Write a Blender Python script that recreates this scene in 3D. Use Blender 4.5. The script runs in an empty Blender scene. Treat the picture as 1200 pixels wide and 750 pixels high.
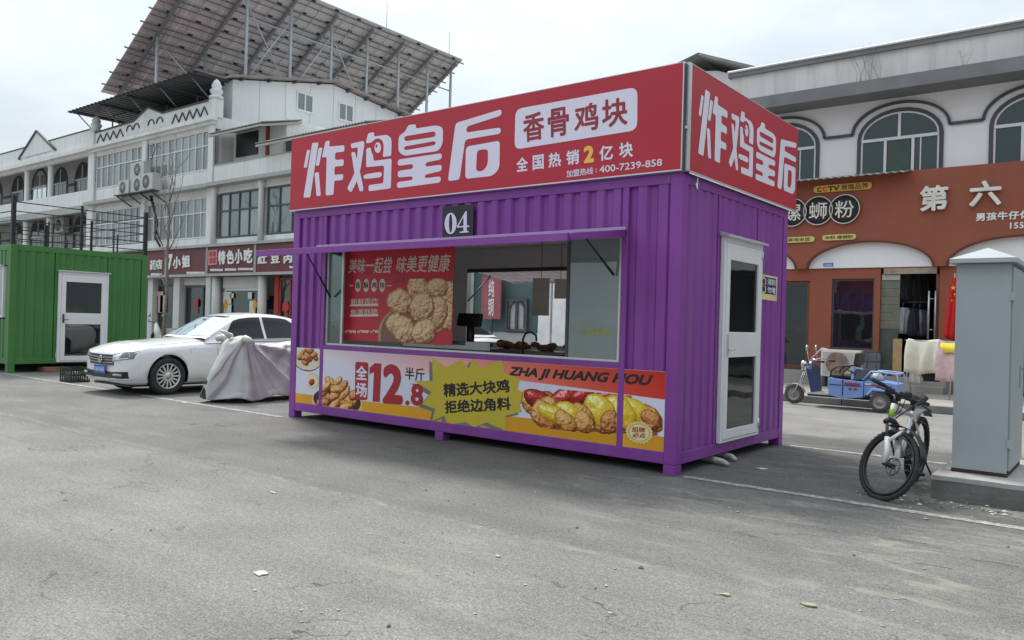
import bpy, bmesh, math, random
import numpy as np
from mathutils import Vector, Matrix, Euler, noise as mnoise

SC = bpy.context.scene
COL = SC.collection
R_ = math.radians
random.seed(7)

# ------------------------------------------------------------------ camera
CAM_F, CAM_PITCH, CAM_ROLL, CAM_YAW = 932.31, 0.0031, 0.0277, 0.6657   # focal length in photo pixels (1200 wide)
CAM_P = Vector((3.4238, -6.9353, 1.4213))
_fw = Vector((-math.sin(CAM_YAW) * math.cos(CAM_PITCH), math.cos(CAM_YAW) * math.cos(CAM_PITCH), math.sin(CAM_PITCH)))
_r0 = Vector((math.cos(CAM_YAW), math.sin(CAM_YAW), 0))
_u0 = _r0.cross(_fw)
_r = _r0 * math.cos(CAM_ROLL) + _u0 * math.sin(CAM_ROLL)
_u = -_r0 * math.sin(CAM_ROLL) + _u0 * math.cos(CAM_ROLL)
cam_data = bpy.data.cameras.new('camera')
cam = bpy.data.objects.new('camera', cam_data)
COL.objects.link(cam)
cam.matrix_world = Matrix(((_r.x, _u.x, -_fw.x, CAM_P.x), (_r.y, _u.y, -_fw.y, CAM_P.y), (_r.z, _u.z, -_fw.z, CAM_P.z), (0, 0, 0, 1)))
cam_data.sensor_width = 36.0
cam_data.lens = CAM_F / 1200 * 36
cam_data.clip_start = 0.05
cam_data.clip_end = 4000
SC.camera = cam

# ------------------------------------------------------------------ sky, sun, exposure
SUN_TO = Vector((-2.1, 0.95, 3.93)).normalized()
SUN_EL = math.asin(SUN_TO.z)
SUN_ROT = math.atan2(SUN_TO.x, SUN_TO.y)
world = bpy.data.worlds.new('World')
SC.world = world
world.use_nodes = True
wn, wl = world.node_tree.nodes, world.node_tree.links
wn.clear()
w_out = wn.new('ShaderNodeOutputWorld')
w_bg = wn.new('ShaderNodeBackground')
w_bg.inputs['Strength'].default_value = 0.1
w_sky = wn.new('ShaderNodeTexSky')
w_sky.sky_type = 'NISHITA'
w_sky.sun_disc = False
w_sky.sun_elevation = SUN_EL
w_sky.sun_rotation = SUN_ROT
w_sky.air_density = 1.0
w_sky.dust_density = 3.0
w_tc = wn.new('ShaderNodeTexCoord')
w_map = wn.new('ShaderNodeMapping')
w_map.inputs['Scale'].default_value = (1.0, 1.0, 2.6)
w_noise = wn.new('ShaderNodeTexNoise')
w_noise.inputs['Scale'].default_value = 3.4
w_noise.inputs['Detail'].default_value = 7
w_noise.inputs['Roughness'].default_value = 0.55
w_noise.inputs['Distortion'].default_value = 0.25
w_ramp = wn.new('ShaderNodeValToRGB')
w_ramp.color_ramp.elements[0].position = 0.36
w_ramp.color_ramp.elements[0].color = (0.80, 0.80, 0.80, 1)
w_ramp.color_ramp.elements[1].position = 0.66
w_ramp.color_ramp.elements[1].color = (0.99, 0.99, 0.99, 1)
w_cl = wn.new('ShaderNodeTexNoise')
w_cl.inputs['Scale'].default_value = 2.6
w_cl.inputs['Detail'].default_value = 9
w_cl.inputs['Roughness'].default_value = 0.6
w_clr = wn.new('ShaderNodeValToRGB')
w_clr.color_ramp.elements[0].position = 0.34
w_clr.color_ramp.elements[0].color = (3.75, 4.4, 4.85, 1)
w_clr.color_ramp.elements[1].position = 0.64
w_clr.color_ramp.elements[1].color = (5.0, 5.4, 5.65, 1)
w_mix = wn.new('ShaderNodeMix')
w_mix.data_type = 'RGBA'
wl.new(w_tc.outputs['Generated'], w_map.inputs['Vector'])
wl.new(w_map.outputs['Vector'], w_noise.inputs['Vector'])
wl.new(w_map.outputs['Vector'], w_cl.inputs['Vector'])
wl.new(w_noise.outputs['Fac'], w_ramp.inputs['Fac'])
wl.new(w_cl.outputs['Fac'], w_clr.inputs['Fac'])
wl.new(w_ramp.outputs['Color'], w_mix.inputs['Factor'])
wl.new(w_sky.outputs['Color'], w_mix.inputs['A'])
wl.new(w_clr.outputs['Color'], w_mix.inputs['B'])
# an overcast sky is brighter overhead than at the horizon
w_sep = wn.new('ShaderNodeSeparateXYZ')
wl.new(w_tc.outputs['Generated'], w_sep.inputs[0])
w_gr = wn.new('ShaderNodeMapRange')
w_gr.inputs['From Min'].default_value = 0.10
w_gr.inputs['From Max'].default_value = 0.85
w_gr.inputs['To Min'].default_value = 1.0
w_gr.inputs['To Max'].default_value = 2.75
wl.new(w_sep.outputs['Z'], w_gr.inputs['Value'])
w_sc = wn.new('ShaderNodeVectorMath')
w_sc.operation = 'SCALE'
wl.new(w_mix.outputs['Result'], w_sc.inputs[0])
w_dot = wn.new('ShaderNodeVectorMath')          # and brighter on the side where the veiled sun stands
w_dot.operation = 'DOT_PRODUCT'
w_dot.inputs[1].default_value = (-0.95, 0.05, 0.0)
wl.new(w_tc.outputs['Generated'], w_dot.inputs[0])
w_ma = wn.new('ShaderNodeMath')
w_ma.operation = 'MULTIPLY_ADD'
w_ma.inputs[1].default_value = 0.20
w_ma.inputs[2].default_value = 0.95
wl.new(w_dot.outputs['Value'], w_ma.inputs[0])
w_mu = wn.new('ShaderNodeMath')
w_mu.operation = 'MULTIPLY'
wl.new(w_gr.outputs['Result'], w_mu.inputs[0])
wl.new(w_ma.outputs[0], w_mu.inputs[1])
wl.new(w_mu.outputs[0], w_sc.inputs['Scale'])
wl.new(w_sc.outputs['Vector'], w_bg.inputs['Color'])
wl.new(w_bg.outputs['Background'], w_out.inputs['Surface'])

sun_data = bpy.data.lights.new('sun', 'SUN')
sun_data.energy = 2.7
sun_data.angle = R_(12)
sun_data.color = (1.0, 0.96, 0.90)
sun = bpy.data.objects.new('sun', sun_data)
COL.objects.link(sun)
sun.rotation_euler = SUN_TO.to_track_quat('Z', 'Y').to_euler()

SC.view_settings.view_transform = 'Standard'
SC.view_settings.look = 'None'
SC.view_settings.exposure = 0.30
SC.view_settings.gamma = 1.0
SC.view_settings.use_curve_mapping = False
SC.cycles.use_denoising = True
SC.cycles.max_bounces = 9
SC.cycles.diffuse_bounces = 6
SC.cycles.glossy_bounces = 4
SC.cycles.transparent_max_bounces = 12

# ------------------------------------------------------------------ measuring: a photo pixel's ray meets a real surface of the place
def on(px, py, axis, c):
    d = _fw + _r * ((px - 600) / CAM_F) + _u * ((375 - py) / CAM_F)
    i = 'xyz'.index(axis)
    return CAM_P + d * ((c - CAM_P[i]) / d[i])

# ------------------------------------------------------------------ materials
MATS = {}
def nodes_of(m):
    return m.node_tree.nodes, m.node_tree.links

def M(name, col, rough=0.6, metal=0.0, var=0.12, scale=4.0, bump=0.0, bscale=60.0, streak=0.0, dirt=None, spec=0.5, coat=0.0, stretch=(1, 1, 1)):
    """Principled surface whose base colour wanders a little; streak = vertical weathering, dirt = (colour, amount)."""
    if name in MATS:
        return MATS[name]
    m = bpy.data.materials.new(name)
    m.use_nodes = True
    n, l = nodes_of(m)
    p = n['Principled BSDF']
    p.inputs['Roughness'].default_value = rough
    p.inputs['Metallic'].default_value = metal
    p.inputs['Specular IOR Level'].default_value = spec
    if coat:
        p.inputs['Coat Weight'].default_value = coat
        p.inputs['Coat Roughness'].default_value = 0.05
    tc = n.new('ShaderNodeTexCoord')
    geo = n.new('ShaderNodeNewGeometry')
    mp = n.new('ShaderNodeMapping')
    mp.inputs['Scale'].default_value = stretch
    l.new(geo.outputs['Position'] if streak or dirt else tc.outputs['Object'], mp.inputs['Vector'])
    no = n.new('ShaderNodeTexNoise')
    no.inputs['Scale'].default_value = scale
    no.inputs['Detail'].default_value = 6
    l.new(mp.outputs['Vector'], no.inputs['Vector'])
    ra = n.new('ShaderNodeMapRange')
    ra.inputs['From Min'].default_value = 0.3
    ra.inputs['From Max'].default_value = 0.7
    ra.inputs['To Min'].default_value = 1 - var
    ra.inputs['To Max'].default_value = 1 + var
    l.new(no.outputs['Fac'], ra.inputs['Value'])
    mul = n.new('ShaderNodeVectorMath')
    mul.operation = 'SCALE'
    mul.inputs[0].default_value = col[:3]
    l.new(ra.outputs['Result'], mul.inputs['Scale'])
    out = mul.outputs['Vector']
    if streak:
        ms = n.new('ShaderNodeMapping')
        ms.inputs['Scale'].default_value = (1.0, 1.0, 0.09)
        l.new(geo.outputs['Position'], ms.inputs['Vector'])
        ns = n.new('ShaderNodeTexNoise')
        ns.inputs['Scale'].default_value = 3.0
        ns.inputs['Detail'].default_value = 8
        ns.inputs['Roughness'].default_value = 0.7
        l.new(ms.outputs['Vector'], ns.inputs['Vector'])
        rs = n.new('ShaderNodeMapRange')
        rs.inputs['From Min'].default_value = 0.45
        rs.inputs['From Max'].default_value = 0.8
        rs.inputs['To Min'].default_value = 0.0
        rs.inputs['To Max'].default_value = streak
        l.new(ns.outputs['Fac'], rs.inputs['Value'])
        mx = n.new('ShaderNodeMix')
        mx.data_type = 'RGBA'
        mx.inputs['B'].default_value = (*(dirt[0] if dirt else [c * 0.4 for c in col[:3]]), 1)
        l.new(rs.outputs['Result'], mx.inputs['Factor'])
        l.new(out, mx.inputs['A'])
        out = mx.outputs['Result']
    elif dirt:
        nd = n.new('ShaderNodeTexNoise')
        nd.inputs['Scale'].default_value = scale * 2.3
        nd.inputs['Detail'].default_value = 9
        nd.inputs['Roughness'].default_value = 0.7
        l.new(mp.outputs['Vector'], nd.inputs['Vector'])
        rd = n.new('ShaderNodeMapRange')
        rd.inputs['From Min'].default_value = 0.5
        rd.inputs['From Max'].default_value = 0.72
        rd.inputs['To Max'].default_value = dirt[1]
        l.new(nd.outputs['Fac'], rd.inputs['Value'])
        mx = n.new('ShaderNodeMix')
        mx.data_type = 'RGBA'
        mx.inputs['B'].default_value = (*dirt[0], 1)
        l.new(rd.outputs['Result'], mx.inputs['Factor'])
        l.new(out, mx.inputs['A'])
        out = mx.outputs['Result']
    l.new(out, p.inputs['Base Color'])
    if bump:
        nb = n.new('ShaderNodeTexNoise')
        nb.inputs['Scale'].default_value = bscale
        nb.inputs['Detail'].default_value = 5
        l.new(tc.outputs['Object'], nb.inputs['Vector'])
        b = n.new('ShaderNodeBump')
        b.inputs['Strength'].default_value = bump
        b.inputs['Distance'].default_value = 0.02
        l.new(nb.outputs['Fac'], b.inputs['Height'])
        l.new(b.outputs['Normal'], p.inputs['Normal'])
    MATS[name] = m
    return m

def glass(name, tint=(0.75, 0.82, 0.80), see=0.6, refl=0.12, rough=0.02, body=(0.02, 0.025, 0.025)):
    """Window pane: partly see-through, mirror-like with a Fresnel edge, the rest a dark body."""
    if name in MATS:
        return MATS[name]
    m = bpy.data.materials.new(name)
    m.use_nodes = True
    n, l = nodes_of(m)
    n.remove(n['Principled BSDF'])
    out = n['Material Output']
    tr = n.new('ShaderNodeBsdfTransparent')
    tr.inputs['Color'].default_value = (*tint, 1)
    df = n.new('ShaderNodeBsdfDiffuse')
    df.inputs['Color'].default_value = (*body, 1)
    gl = n.new('ShaderNodeBsdfGlossy')
    gl.inputs['Roughness'].default_value = rough
    gl.inputs['Color'].default_value = (0.9, 0.95, 0.95, 1)
    tc = n.new('ShaderNodeTexCoord')
    no = n.new('ShaderNodeTexNoise')
    no.inputs['Scale'].default_value = 0.9
    l.new(tc.outputs['Object'], no.inputs['Vector'])
    bp = n.new('ShaderNodeBump')
    bp.inputs['Strength'].default_value = 0.04
    bp.inputs['Distance'].default_value = 0.2
    l.new(no.outputs['Fac'], bp.inputs['Height'])
    l.new(bp.outputs['Normal'], gl.inputs['Normal'])
    m1 = n.new('ShaderNodeMixShader')
    m1.inputs['Fac'].default_value = see
    l.new(df.outputs[0], m1.inputs[1])
    l.new(tr.outputs[0], m1.inputs[2])
    fr = n.new('ShaderNodeLayerWeight')
    fr.inputs['Blend'].default_value = 0.25
    ad = n.new('ShaderNodeMath')
    ad.operation = 'MULTIPLY_ADD'
    ad.inputs[1].default_value = 0.75
    ad.inputs[2].default_value = refl
    ad.use_clamp = True
    l.new(fr.outputs['Fresnel'], ad.inputs[0])
    m2 = n.new('ShaderNodeMixShader')
    l.new(ad.outputs[0], m2.inputs['Fac'])
    l.new(m1.outputs[0], m2.inputs[1])
    l.new(gl.outputs[0], m2.inputs[2])
    l.new(m2.outputs[0], out.inputs['Surface'])
    MATS[name] = m
    return m

def print_mat():
    """Printed vinyl: the ink colours are stored per corner in the attribute 'print'."""
    if 'printed_vinyl' in MATS:
        return MATS['printed_vinyl']
    m = bpy.data.materials.new('printed_vinyl')
    m.use_nodes = True
    n, l = nodes_of(m)
    p = n['Principled BSDF']
    p.inputs['Roughness'].default_value = 0.55
    p.inputs['Specular IOR Level'].default_value = 0.35
    a = n.new('ShaderNodeVertexColor')
    a.layer_name = 'print'
    l.new(a.outputs['Color'], p.inputs['Base Color'])
    MATS['printed_vinyl'] = m
    return m

# ------------------------------------------------------------------ objects, parts, labels
ORG = {}
def thing(name, label, cat, loc=(0, 0, 0), rot=(0, 0, 0), group=None, local=False):
    o = bpy.data.objects.new(name, None)
    COL.objects.link(o)
    o.location = loc
    o.rotation_euler = rot
    o.empty_display_size = 0.2
    o['label'] = label
    o['category'] = cat
    if group:
        o['group'] = group
    ORG[o] = Vector((0, 0, 0)) if local else Vector(loc)
    return o

def tag(o, label=None, cat=None, group=None, kind=None):
    if label: o['label'] = label
    if cat: o['category'] = cat
    if group: o['group'] = group
    if kind: o['kind'] = kind
    return o

def kids(o):
    return [c for c in list(o.children)]

def dup(root, loc=None, rot=None, label=None, group=None, parent=None):
    c = root.copy()
    COL.objects.link(c)
    if parent is not None:
        c.parent = parent
    if loc is not None: c.location = loc
    if rot is not None: c.rotation_euler = rot
    if label: c['label'] = label
    if group: c['group'] = group
    for ch in kids(root):
        dup(ch, parent=c)
    return c

class MB:
    """Collects shapes in world (or thing-local) metres and links them as ONE mesh object."""
    def __init__(s):
        s.v, s.f, s.mi, s.sm = [], [], [], []
        s.cols = None
    def add(s, verts, faces, mi=0, smooth=False):
        b = len(s.v)
        s.v += [tuple(v) for v in verts]
        s.f += [tuple(b + i for i in f) for f in faces]
        s.mi += [mi] * len(faces)
        s.sm += [smooth] * len(faces)
        return s
    def box(s, x0, y0, z0, x1, y1, z1, mi=0):
        v = [(x0, y0, z0), (x1, y0, z0), (x1, y1, z0), (x0, y1, z0), (x0, y0, z1), (x1, y0, z1), (x1, y1, z1), (x0, y1, z1)]
        if (x1 - x0) * (y1 - y0) * (z1 - z0) < 0:
            v = v[4:] + v[:4]
        return s.add(v, [(0, 3, 2, 1), (4, 5, 6, 7), (0, 1, 5, 4), (1, 2, 6, 5), (2, 3, 7, 6), (3, 0, 4, 7)], mi)
    def obox(s, c, size, rot, mi=0):
        hx, hy, hz = size[0] / 2, size[1] / 2, size[2] / 2
        m = rot if isinstance(rot, Matrix) else Euler(rot).to_matrix()
        v = [Vector(c) + m @ Vector(p) for p in [(-hx, -hy, -hz), (hx, -hy, -hz), (hx, hy, -hz), (-hx, hy, -hz), (-hx, -hy, hz), (hx, -hy, hz), (hx, hy, hz), (-hx, hy, hz)]]
        return s.add(v, [(0, 3, 2, 1), (4, 5, 6, 7), (0, 1, 5, 4), (1, 2, 6, 5), (2, 3, 7, 6), (3, 0, 4, 7)], mi)
    def bar(s, p0, p1, w, h, mi=0, up=(0, 0, 1)):
        p0, p1 = Vector(p0), Vector(p1)
        d = (p1 - p0).normalized()
        a = Vector(up).cross(d)
        if a.length < 1e-4: a = Vector((1, 0, 0)).cross(d)
        a.normalize()
        b = d.cross(a)
        a, b = a * w / 2, b * h / 2
        v = [p0 - a - b, p0 + a - b, p0 + a + b, p0 - a + b, p1 - a - b, p1 + a - b, p1 + a + b, p1 - a + b]
        return s.add(v, [(0, 3, 2, 1), (4, 5, 6, 7), (0, 1, 5, 4), (1, 2, 6, 5), (2, 3, 7, 6), (3, 0, 4, 7)], mi)
    def tube(s, pts, r, n=8, mi=0, cap=True, closed=False):
        pts = [Vector(p) for p in pts]
        rs = r if isinstance(r, (list, tuple)) else [r] * len(pts)
        k = len(pts)
        rings, prev = [], None
        for i, p in enumerate(pts):
            if closed: d = pts[(i + 1) % k] - pts[i - 1]
            else: d = pts[min(i + 1, k - 1)] - pts[max(i - 1, 0)]
            d.normalize()
            if prev is None:
                a = d.orthogonal().normalized()
            else:
                a = prev - d * prev.dot(d)
                if a.length < 1e-5: a = d.orthogonal()
                a.normalize()
            prev = a
            b = d.cross(a)
            rings.append([p + (a * math.cos(t) + b * math.sin(t)) * rs[i] for t in [2 * math.pi * j / n for j in range(n)]])
        v = [q for ring in rings for q in ring]
        f = []
        for i in range(k if closed else k - 1):
            i2 = (i + 1) % k
            for j in range(n):
                j2 = (j + 1) % n
                f.append((i * n + j, i * n + j2, i2 * n + j2, i2 * n + j))
        if cap and not closed:
            f.append(tuple(reversed(range(n))))
            f.append(tuple((k - 1) * n + j for j in range(n)))
        return s.add(v, f, mi, True)
    def lathe(s, prof, c=(0, 0, 0), axis='z', n=20, mi=0, smooth=True, loop=False):
        v, f = [], []
        if loop: prof = list(prof) + [prof[0]]
        for (r, h) in prof:
            for j in range(n):
                t = 2 * math.pi * j / n
                a, b = r * math.cos(t), r * math.sin(t)
                q = {'z': (a, b, h), 'x': (h, a, b), 'y': (b, h, a)}[axis]
                v.append(Vector(c) + Vector(q))
        for i in range(len(prof) - 1):
            for j in range(n):
                j2 = (j + 1) % n
                f.append((i * n + j, i * n + j2, (i + 1) * n + j2, (i + 1) * n + j))
        if not loop and prof[0][0] > 1e-6: f.append(tuple(reversed(range(n))))
        if not loop and prof[-1][0] > 1e-6: f.append(tuple((len(prof) - 1) * n + j for j in range(n)))
        return s.add(v, f, mi, smooth)
    def prism(s, poly, fn, d0, d1, mi=0):
        """poly in (u,v); fn(u,v,d) -> point; a slab between depth d0 and d1."""
        k = len(poly)
        v = [fn(a, b, d0) for a, b in poly] + [fn(a, b, d1) for a, b in poly]
        f = [tuple(range(k)), tuple(reversed(range(k, 2 * k)))] + [(i, k + i, k + (i + 1) % k, (i + 1) % k) for i in range(k)]
        return s.add(v, f, mi)
    def quad(s, a, b, c, d, mi=0):
        return s.add([a, b, c, d], [(0, 1, 2, 3)], mi)
    def grid(s, rows, mi=0, smooth=True):
        w = len(rows[0])
        v = [p for r in rows for p in r]
        f = [(i * w + j, i * w + j + 1, (i + 1) * w + j + 1, (i + 1) * w + j) for i in range(len(rows) - 1) for j in range(w - 1)]
        return s.add(v, f, mi, smooth)
    def build(s, name, mat, parent=None, bevel=0.0, solid=0.0, fix=True, colors=None):
        org = Vector((0, 0, 0))
        q = parent
        while q is not None:
            if q in ORG:
                org = ORG[q]
                break
            q = q.parent
        me = bpy.data.meshes.new(name)
        me.from_pydata([(v[0] - org.x, v[1] - org.y, v[2] - org.z) for v in s.v], [], s.f)
        for m in (mat if isinstance(mat, (list, tuple)) else [mat]):
            me.materials.append(m)
        me.polygons.foreach_set('material_index', s.mi)
        me.polygons.foreach_set('use_smooth', s.sm)
        if colors is not None:
            at = me.color_attributes.new('print', 'FLOAT_COLOR', 'CORNER')
            flat = []
            for fi, f in enumerate(s.f):
                for vi in f:
                    flat += [*colors[vi][:3], 1.0]
            at.data.foreach_set('color', flat)
        if fix:
            bm = bmesh.new()
            bm.from_mesh(me)
            bmesh.ops.recalc_face_normals(bm, faces=bm.faces)
            bm.to_mesh(me)
            bm.free()
        me.update()
        o = bpy.data.objects.new(name, me)
        COL.objects.link(o)
        if parent is not None: o.parent = parent
        if bevel:
            b = o.modifiers.new('bevel', 'BEVEL')
            b.width = bevel
            b.segments = 2
            b.limit_method = 'ANGLE'
        if solid:
            b = o.modifiers.new('solid', 'SOLIDIFY')
            b.thickness = solid
            b.offset = 0
        return o

# ---- flat lettering: filled outlines and fonts laid on a real plane
def fill2d(polys, res=1):
    """Triangulate outlines (holes allowed) -> verts2d, faces."""
    cu = bpy.data.curves.new('tmp', 'CURVE')
    cu.dimensions = '2D'
    cu.fill_mode = 'BOTH'
    for poly in polys:
        sp = cu.splines.new('POLY')
        sp.points.add(len(poly) - 1)
        for i, (a, b) in enumerate(poly):
            sp.points[i].co = (a, b, 0, 1)
        sp.use_cyclic_u = True
    o = bpy.data.objects.new('tmp', cu)
    COL.objects.link(o)
    bpy.context.view_layer.update()
    me = o.to_mesh()
    v = [(p.co.x, p.co.y) for p in me.vertices]
    f = [tuple(p.vertices) for p in me.polygons]
    o.to_mesh_clear()
    bpy.data.objects.remove(o)
    bpy.data.curves.remove(cu)
    return v, f

def font2d(body, bold=0.0, shear=0.0, spacing=1.0, line=1.0, align='LEFT'):
    cu = bpy.data.curves.new('tmp', 'FONT')
    cu.body = body
    cu.shear = shear
    cu.space_character = spacing
    cu.space_line = line
    cu.align_x = align
    cu.resolution_u = 3
    o = bpy.data.objects.new('tmp', cu)
    COL.objects.link(o)
    bpy.context.view_layer.update()
    me = o.to_mesh()
    v = [(p.co.x, p.co.y) for p in me.vertices]
    f = [tuple(p.vertices) for p in me.polygons]
    o.to_mesh_clear()
    bpy.data.objects.remove(o)
    bpy.data.curves.remove(cu)
    if bold <= 0:
        return v, f
    # heavier weight: the same strokes laid several times round a small circle
    V, F = [], []
    for k in range(9):
        dx, dy = (0, 0) if k == 8 else (bold * math.cos(k * math.pi / 4), bold * math.sin(k * math.pi / 4))
        b = len(V)
        V += [(x + dx, y + dy, k) for x, y in v]
        F += [tuple(b + i for i in q) for q in f]
    return V, F

def plane_fn(axis, c):
    """(u, v, d) -> world, d metres towards the viewer's side of the surface."""
    if axis == 'y': return lambda u, v, d=0: (u, c - d, v)
    if axis == 'x': return lambda u, v, d=0: (c + d, u, v)
    raise ValueError(axis)

def uv_of(axis, c, p):
    q = on(p[0], p[1], axis, c)
    return (q.x, q.z) if axis == 'y' else (q.y, q.z)

def put2d(mb, v, f, fn, box=None, d=0.0, thick=0.0, mi=0, quadmap=None):
    """Place flat triangles; box=(u0,u1,v0,v1) stretches to fit; quadmap = 4 corners TL,TR,BR,BL."""
    us = [p[0] for p in v]; vs = [p[1] for p in v]
    a0, a1, b0, b1 = min(us), max(us), min(vs), max(vs)
    out = []
    for p in v:
        s, t = (p[0] - a0) / max(a1 - a0, 1e-6), (p[1] - b0) / max(b1 - b0, 1e-6)
        if quadmap:
            TL, TR, BR, BL = quadmap
            u_ = (BL[0] * (1 - s) + BR[0] * s) * (1 - t) + (TL[0] * (1 - s) + TR[0] * s) * t
            v_ = (BL[1] * (1 - s) + BR[1] * s) * (1 - t) + (TL[1] * (1 - s) + TR[1] * s) * t
            out.append((u_, v_))
        elif box:
            out.append((box[0] + s * (box[1] - box[0]), box[2] + t * (box[3] - box[2])))
        else:
            out.append(p)
    if thick <= 0:
        mb.add([fn(a, b, d + 0.00012 * (p[2] if len(p) > 2 else 0)) for (a, b), p in zip(out, v)], f, mi)
        return
    n = len(out)
    vv = [fn(a, b, d + thick + 0.0003 * (p[2] if len(p) > 2 else 0)) for (a, b), p in zip(out, v)] + [fn(a, b, d) for a, b in out]
    ff = list(f) + [tuple(n + i for i in reversed(q)) for q in f]
    edges = {}
    for q in f:
        for i in range(len(q)):
            e = (q[i], q[(i + 1) % len(q)])
            edges[e] = True
    for (i, j) in list(edges):
        if (j, i) not in edges:
            ff.append((j, i, n + i, n + j))
    mb.add(vv, ff, mi)

def text_mb(body, axis, c, tl, br, d=0.002, bold=0.02, shear=0.0, thick=0.0, spacing=1.0, quad=None):
    """Text stretched to the rectangle seen between two photo pixels on the plane axis=c (quad: four pixels)."""
    fn = plane_fn(axis, c)
    v, f = font2d(body, bold, shear, spacing)
    mb = MB()
    if quad:
        put2d(mb, v, f, fn, d=d, thick=thick, quadmap=[uv_of(axis, c, p) for p in quad])
    else:
        a, b = uv_of(axis, c, tl), uv_of(axis, c, br)
        put2d(mb, v, f, fn, box=(a[0], b[0], b[1], a[1]), d=d, thick=thick)
    return mb

def round_poly(poly, r, k=4):
    out, n = [], len(poly)
    for i in range(n):
        p, a, b = Vector(poly[i]), Vector(poly[i - 1]), Vector(poly[(i + 1) % n])
        da, db = a - p, b - p
        ra, rb = min(r, da.length * 0.48), min(r, db.length * 0.48)
        s, e = p + da.normalized() * ra, p + db.normalized() * rb
        for j in range(k + 1):
            t = j / k
            q = s * (1 - t) ** 2 + p * 2 * t * (1 - t) + e * t * t
            out.append((q.x, q.y))
    return out

def corrugated(mb, fn, u0, u1, v0, v1, period=0.2, depth=0.035, base=0.0, mi=0):
    """Trapezoid-profile steel sheet: ribs run along v; base is the depth of the crest below the frame face."""
    n = max(1, round((u1 - u0) / period))
    P = (u1 - u0) / n
    prof = []
    for i in range(n):
        a = u0 + i * P
        prof += [(a, -base - depth), (a + P * 0.30, -base - depth), (a + P * 0.44, -base), (a + P * 0.86, -base)]
    prof.append((u1, -base - depth))
    lo = [fn(u, v0, d) for u, d in prof]
    hi = [fn(u, v1, d) for u, d in prof]
    mb.grid([lo, hi], mi, smooth=False)
    return mb

def lin(r, g, b):
    f = lambda c: (c / 255 / 12.92) if c <= 10 else ((c / 255 + 0.055) / 1.055) ** 2.4
    return (f(r), f(g), f(b))

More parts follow.
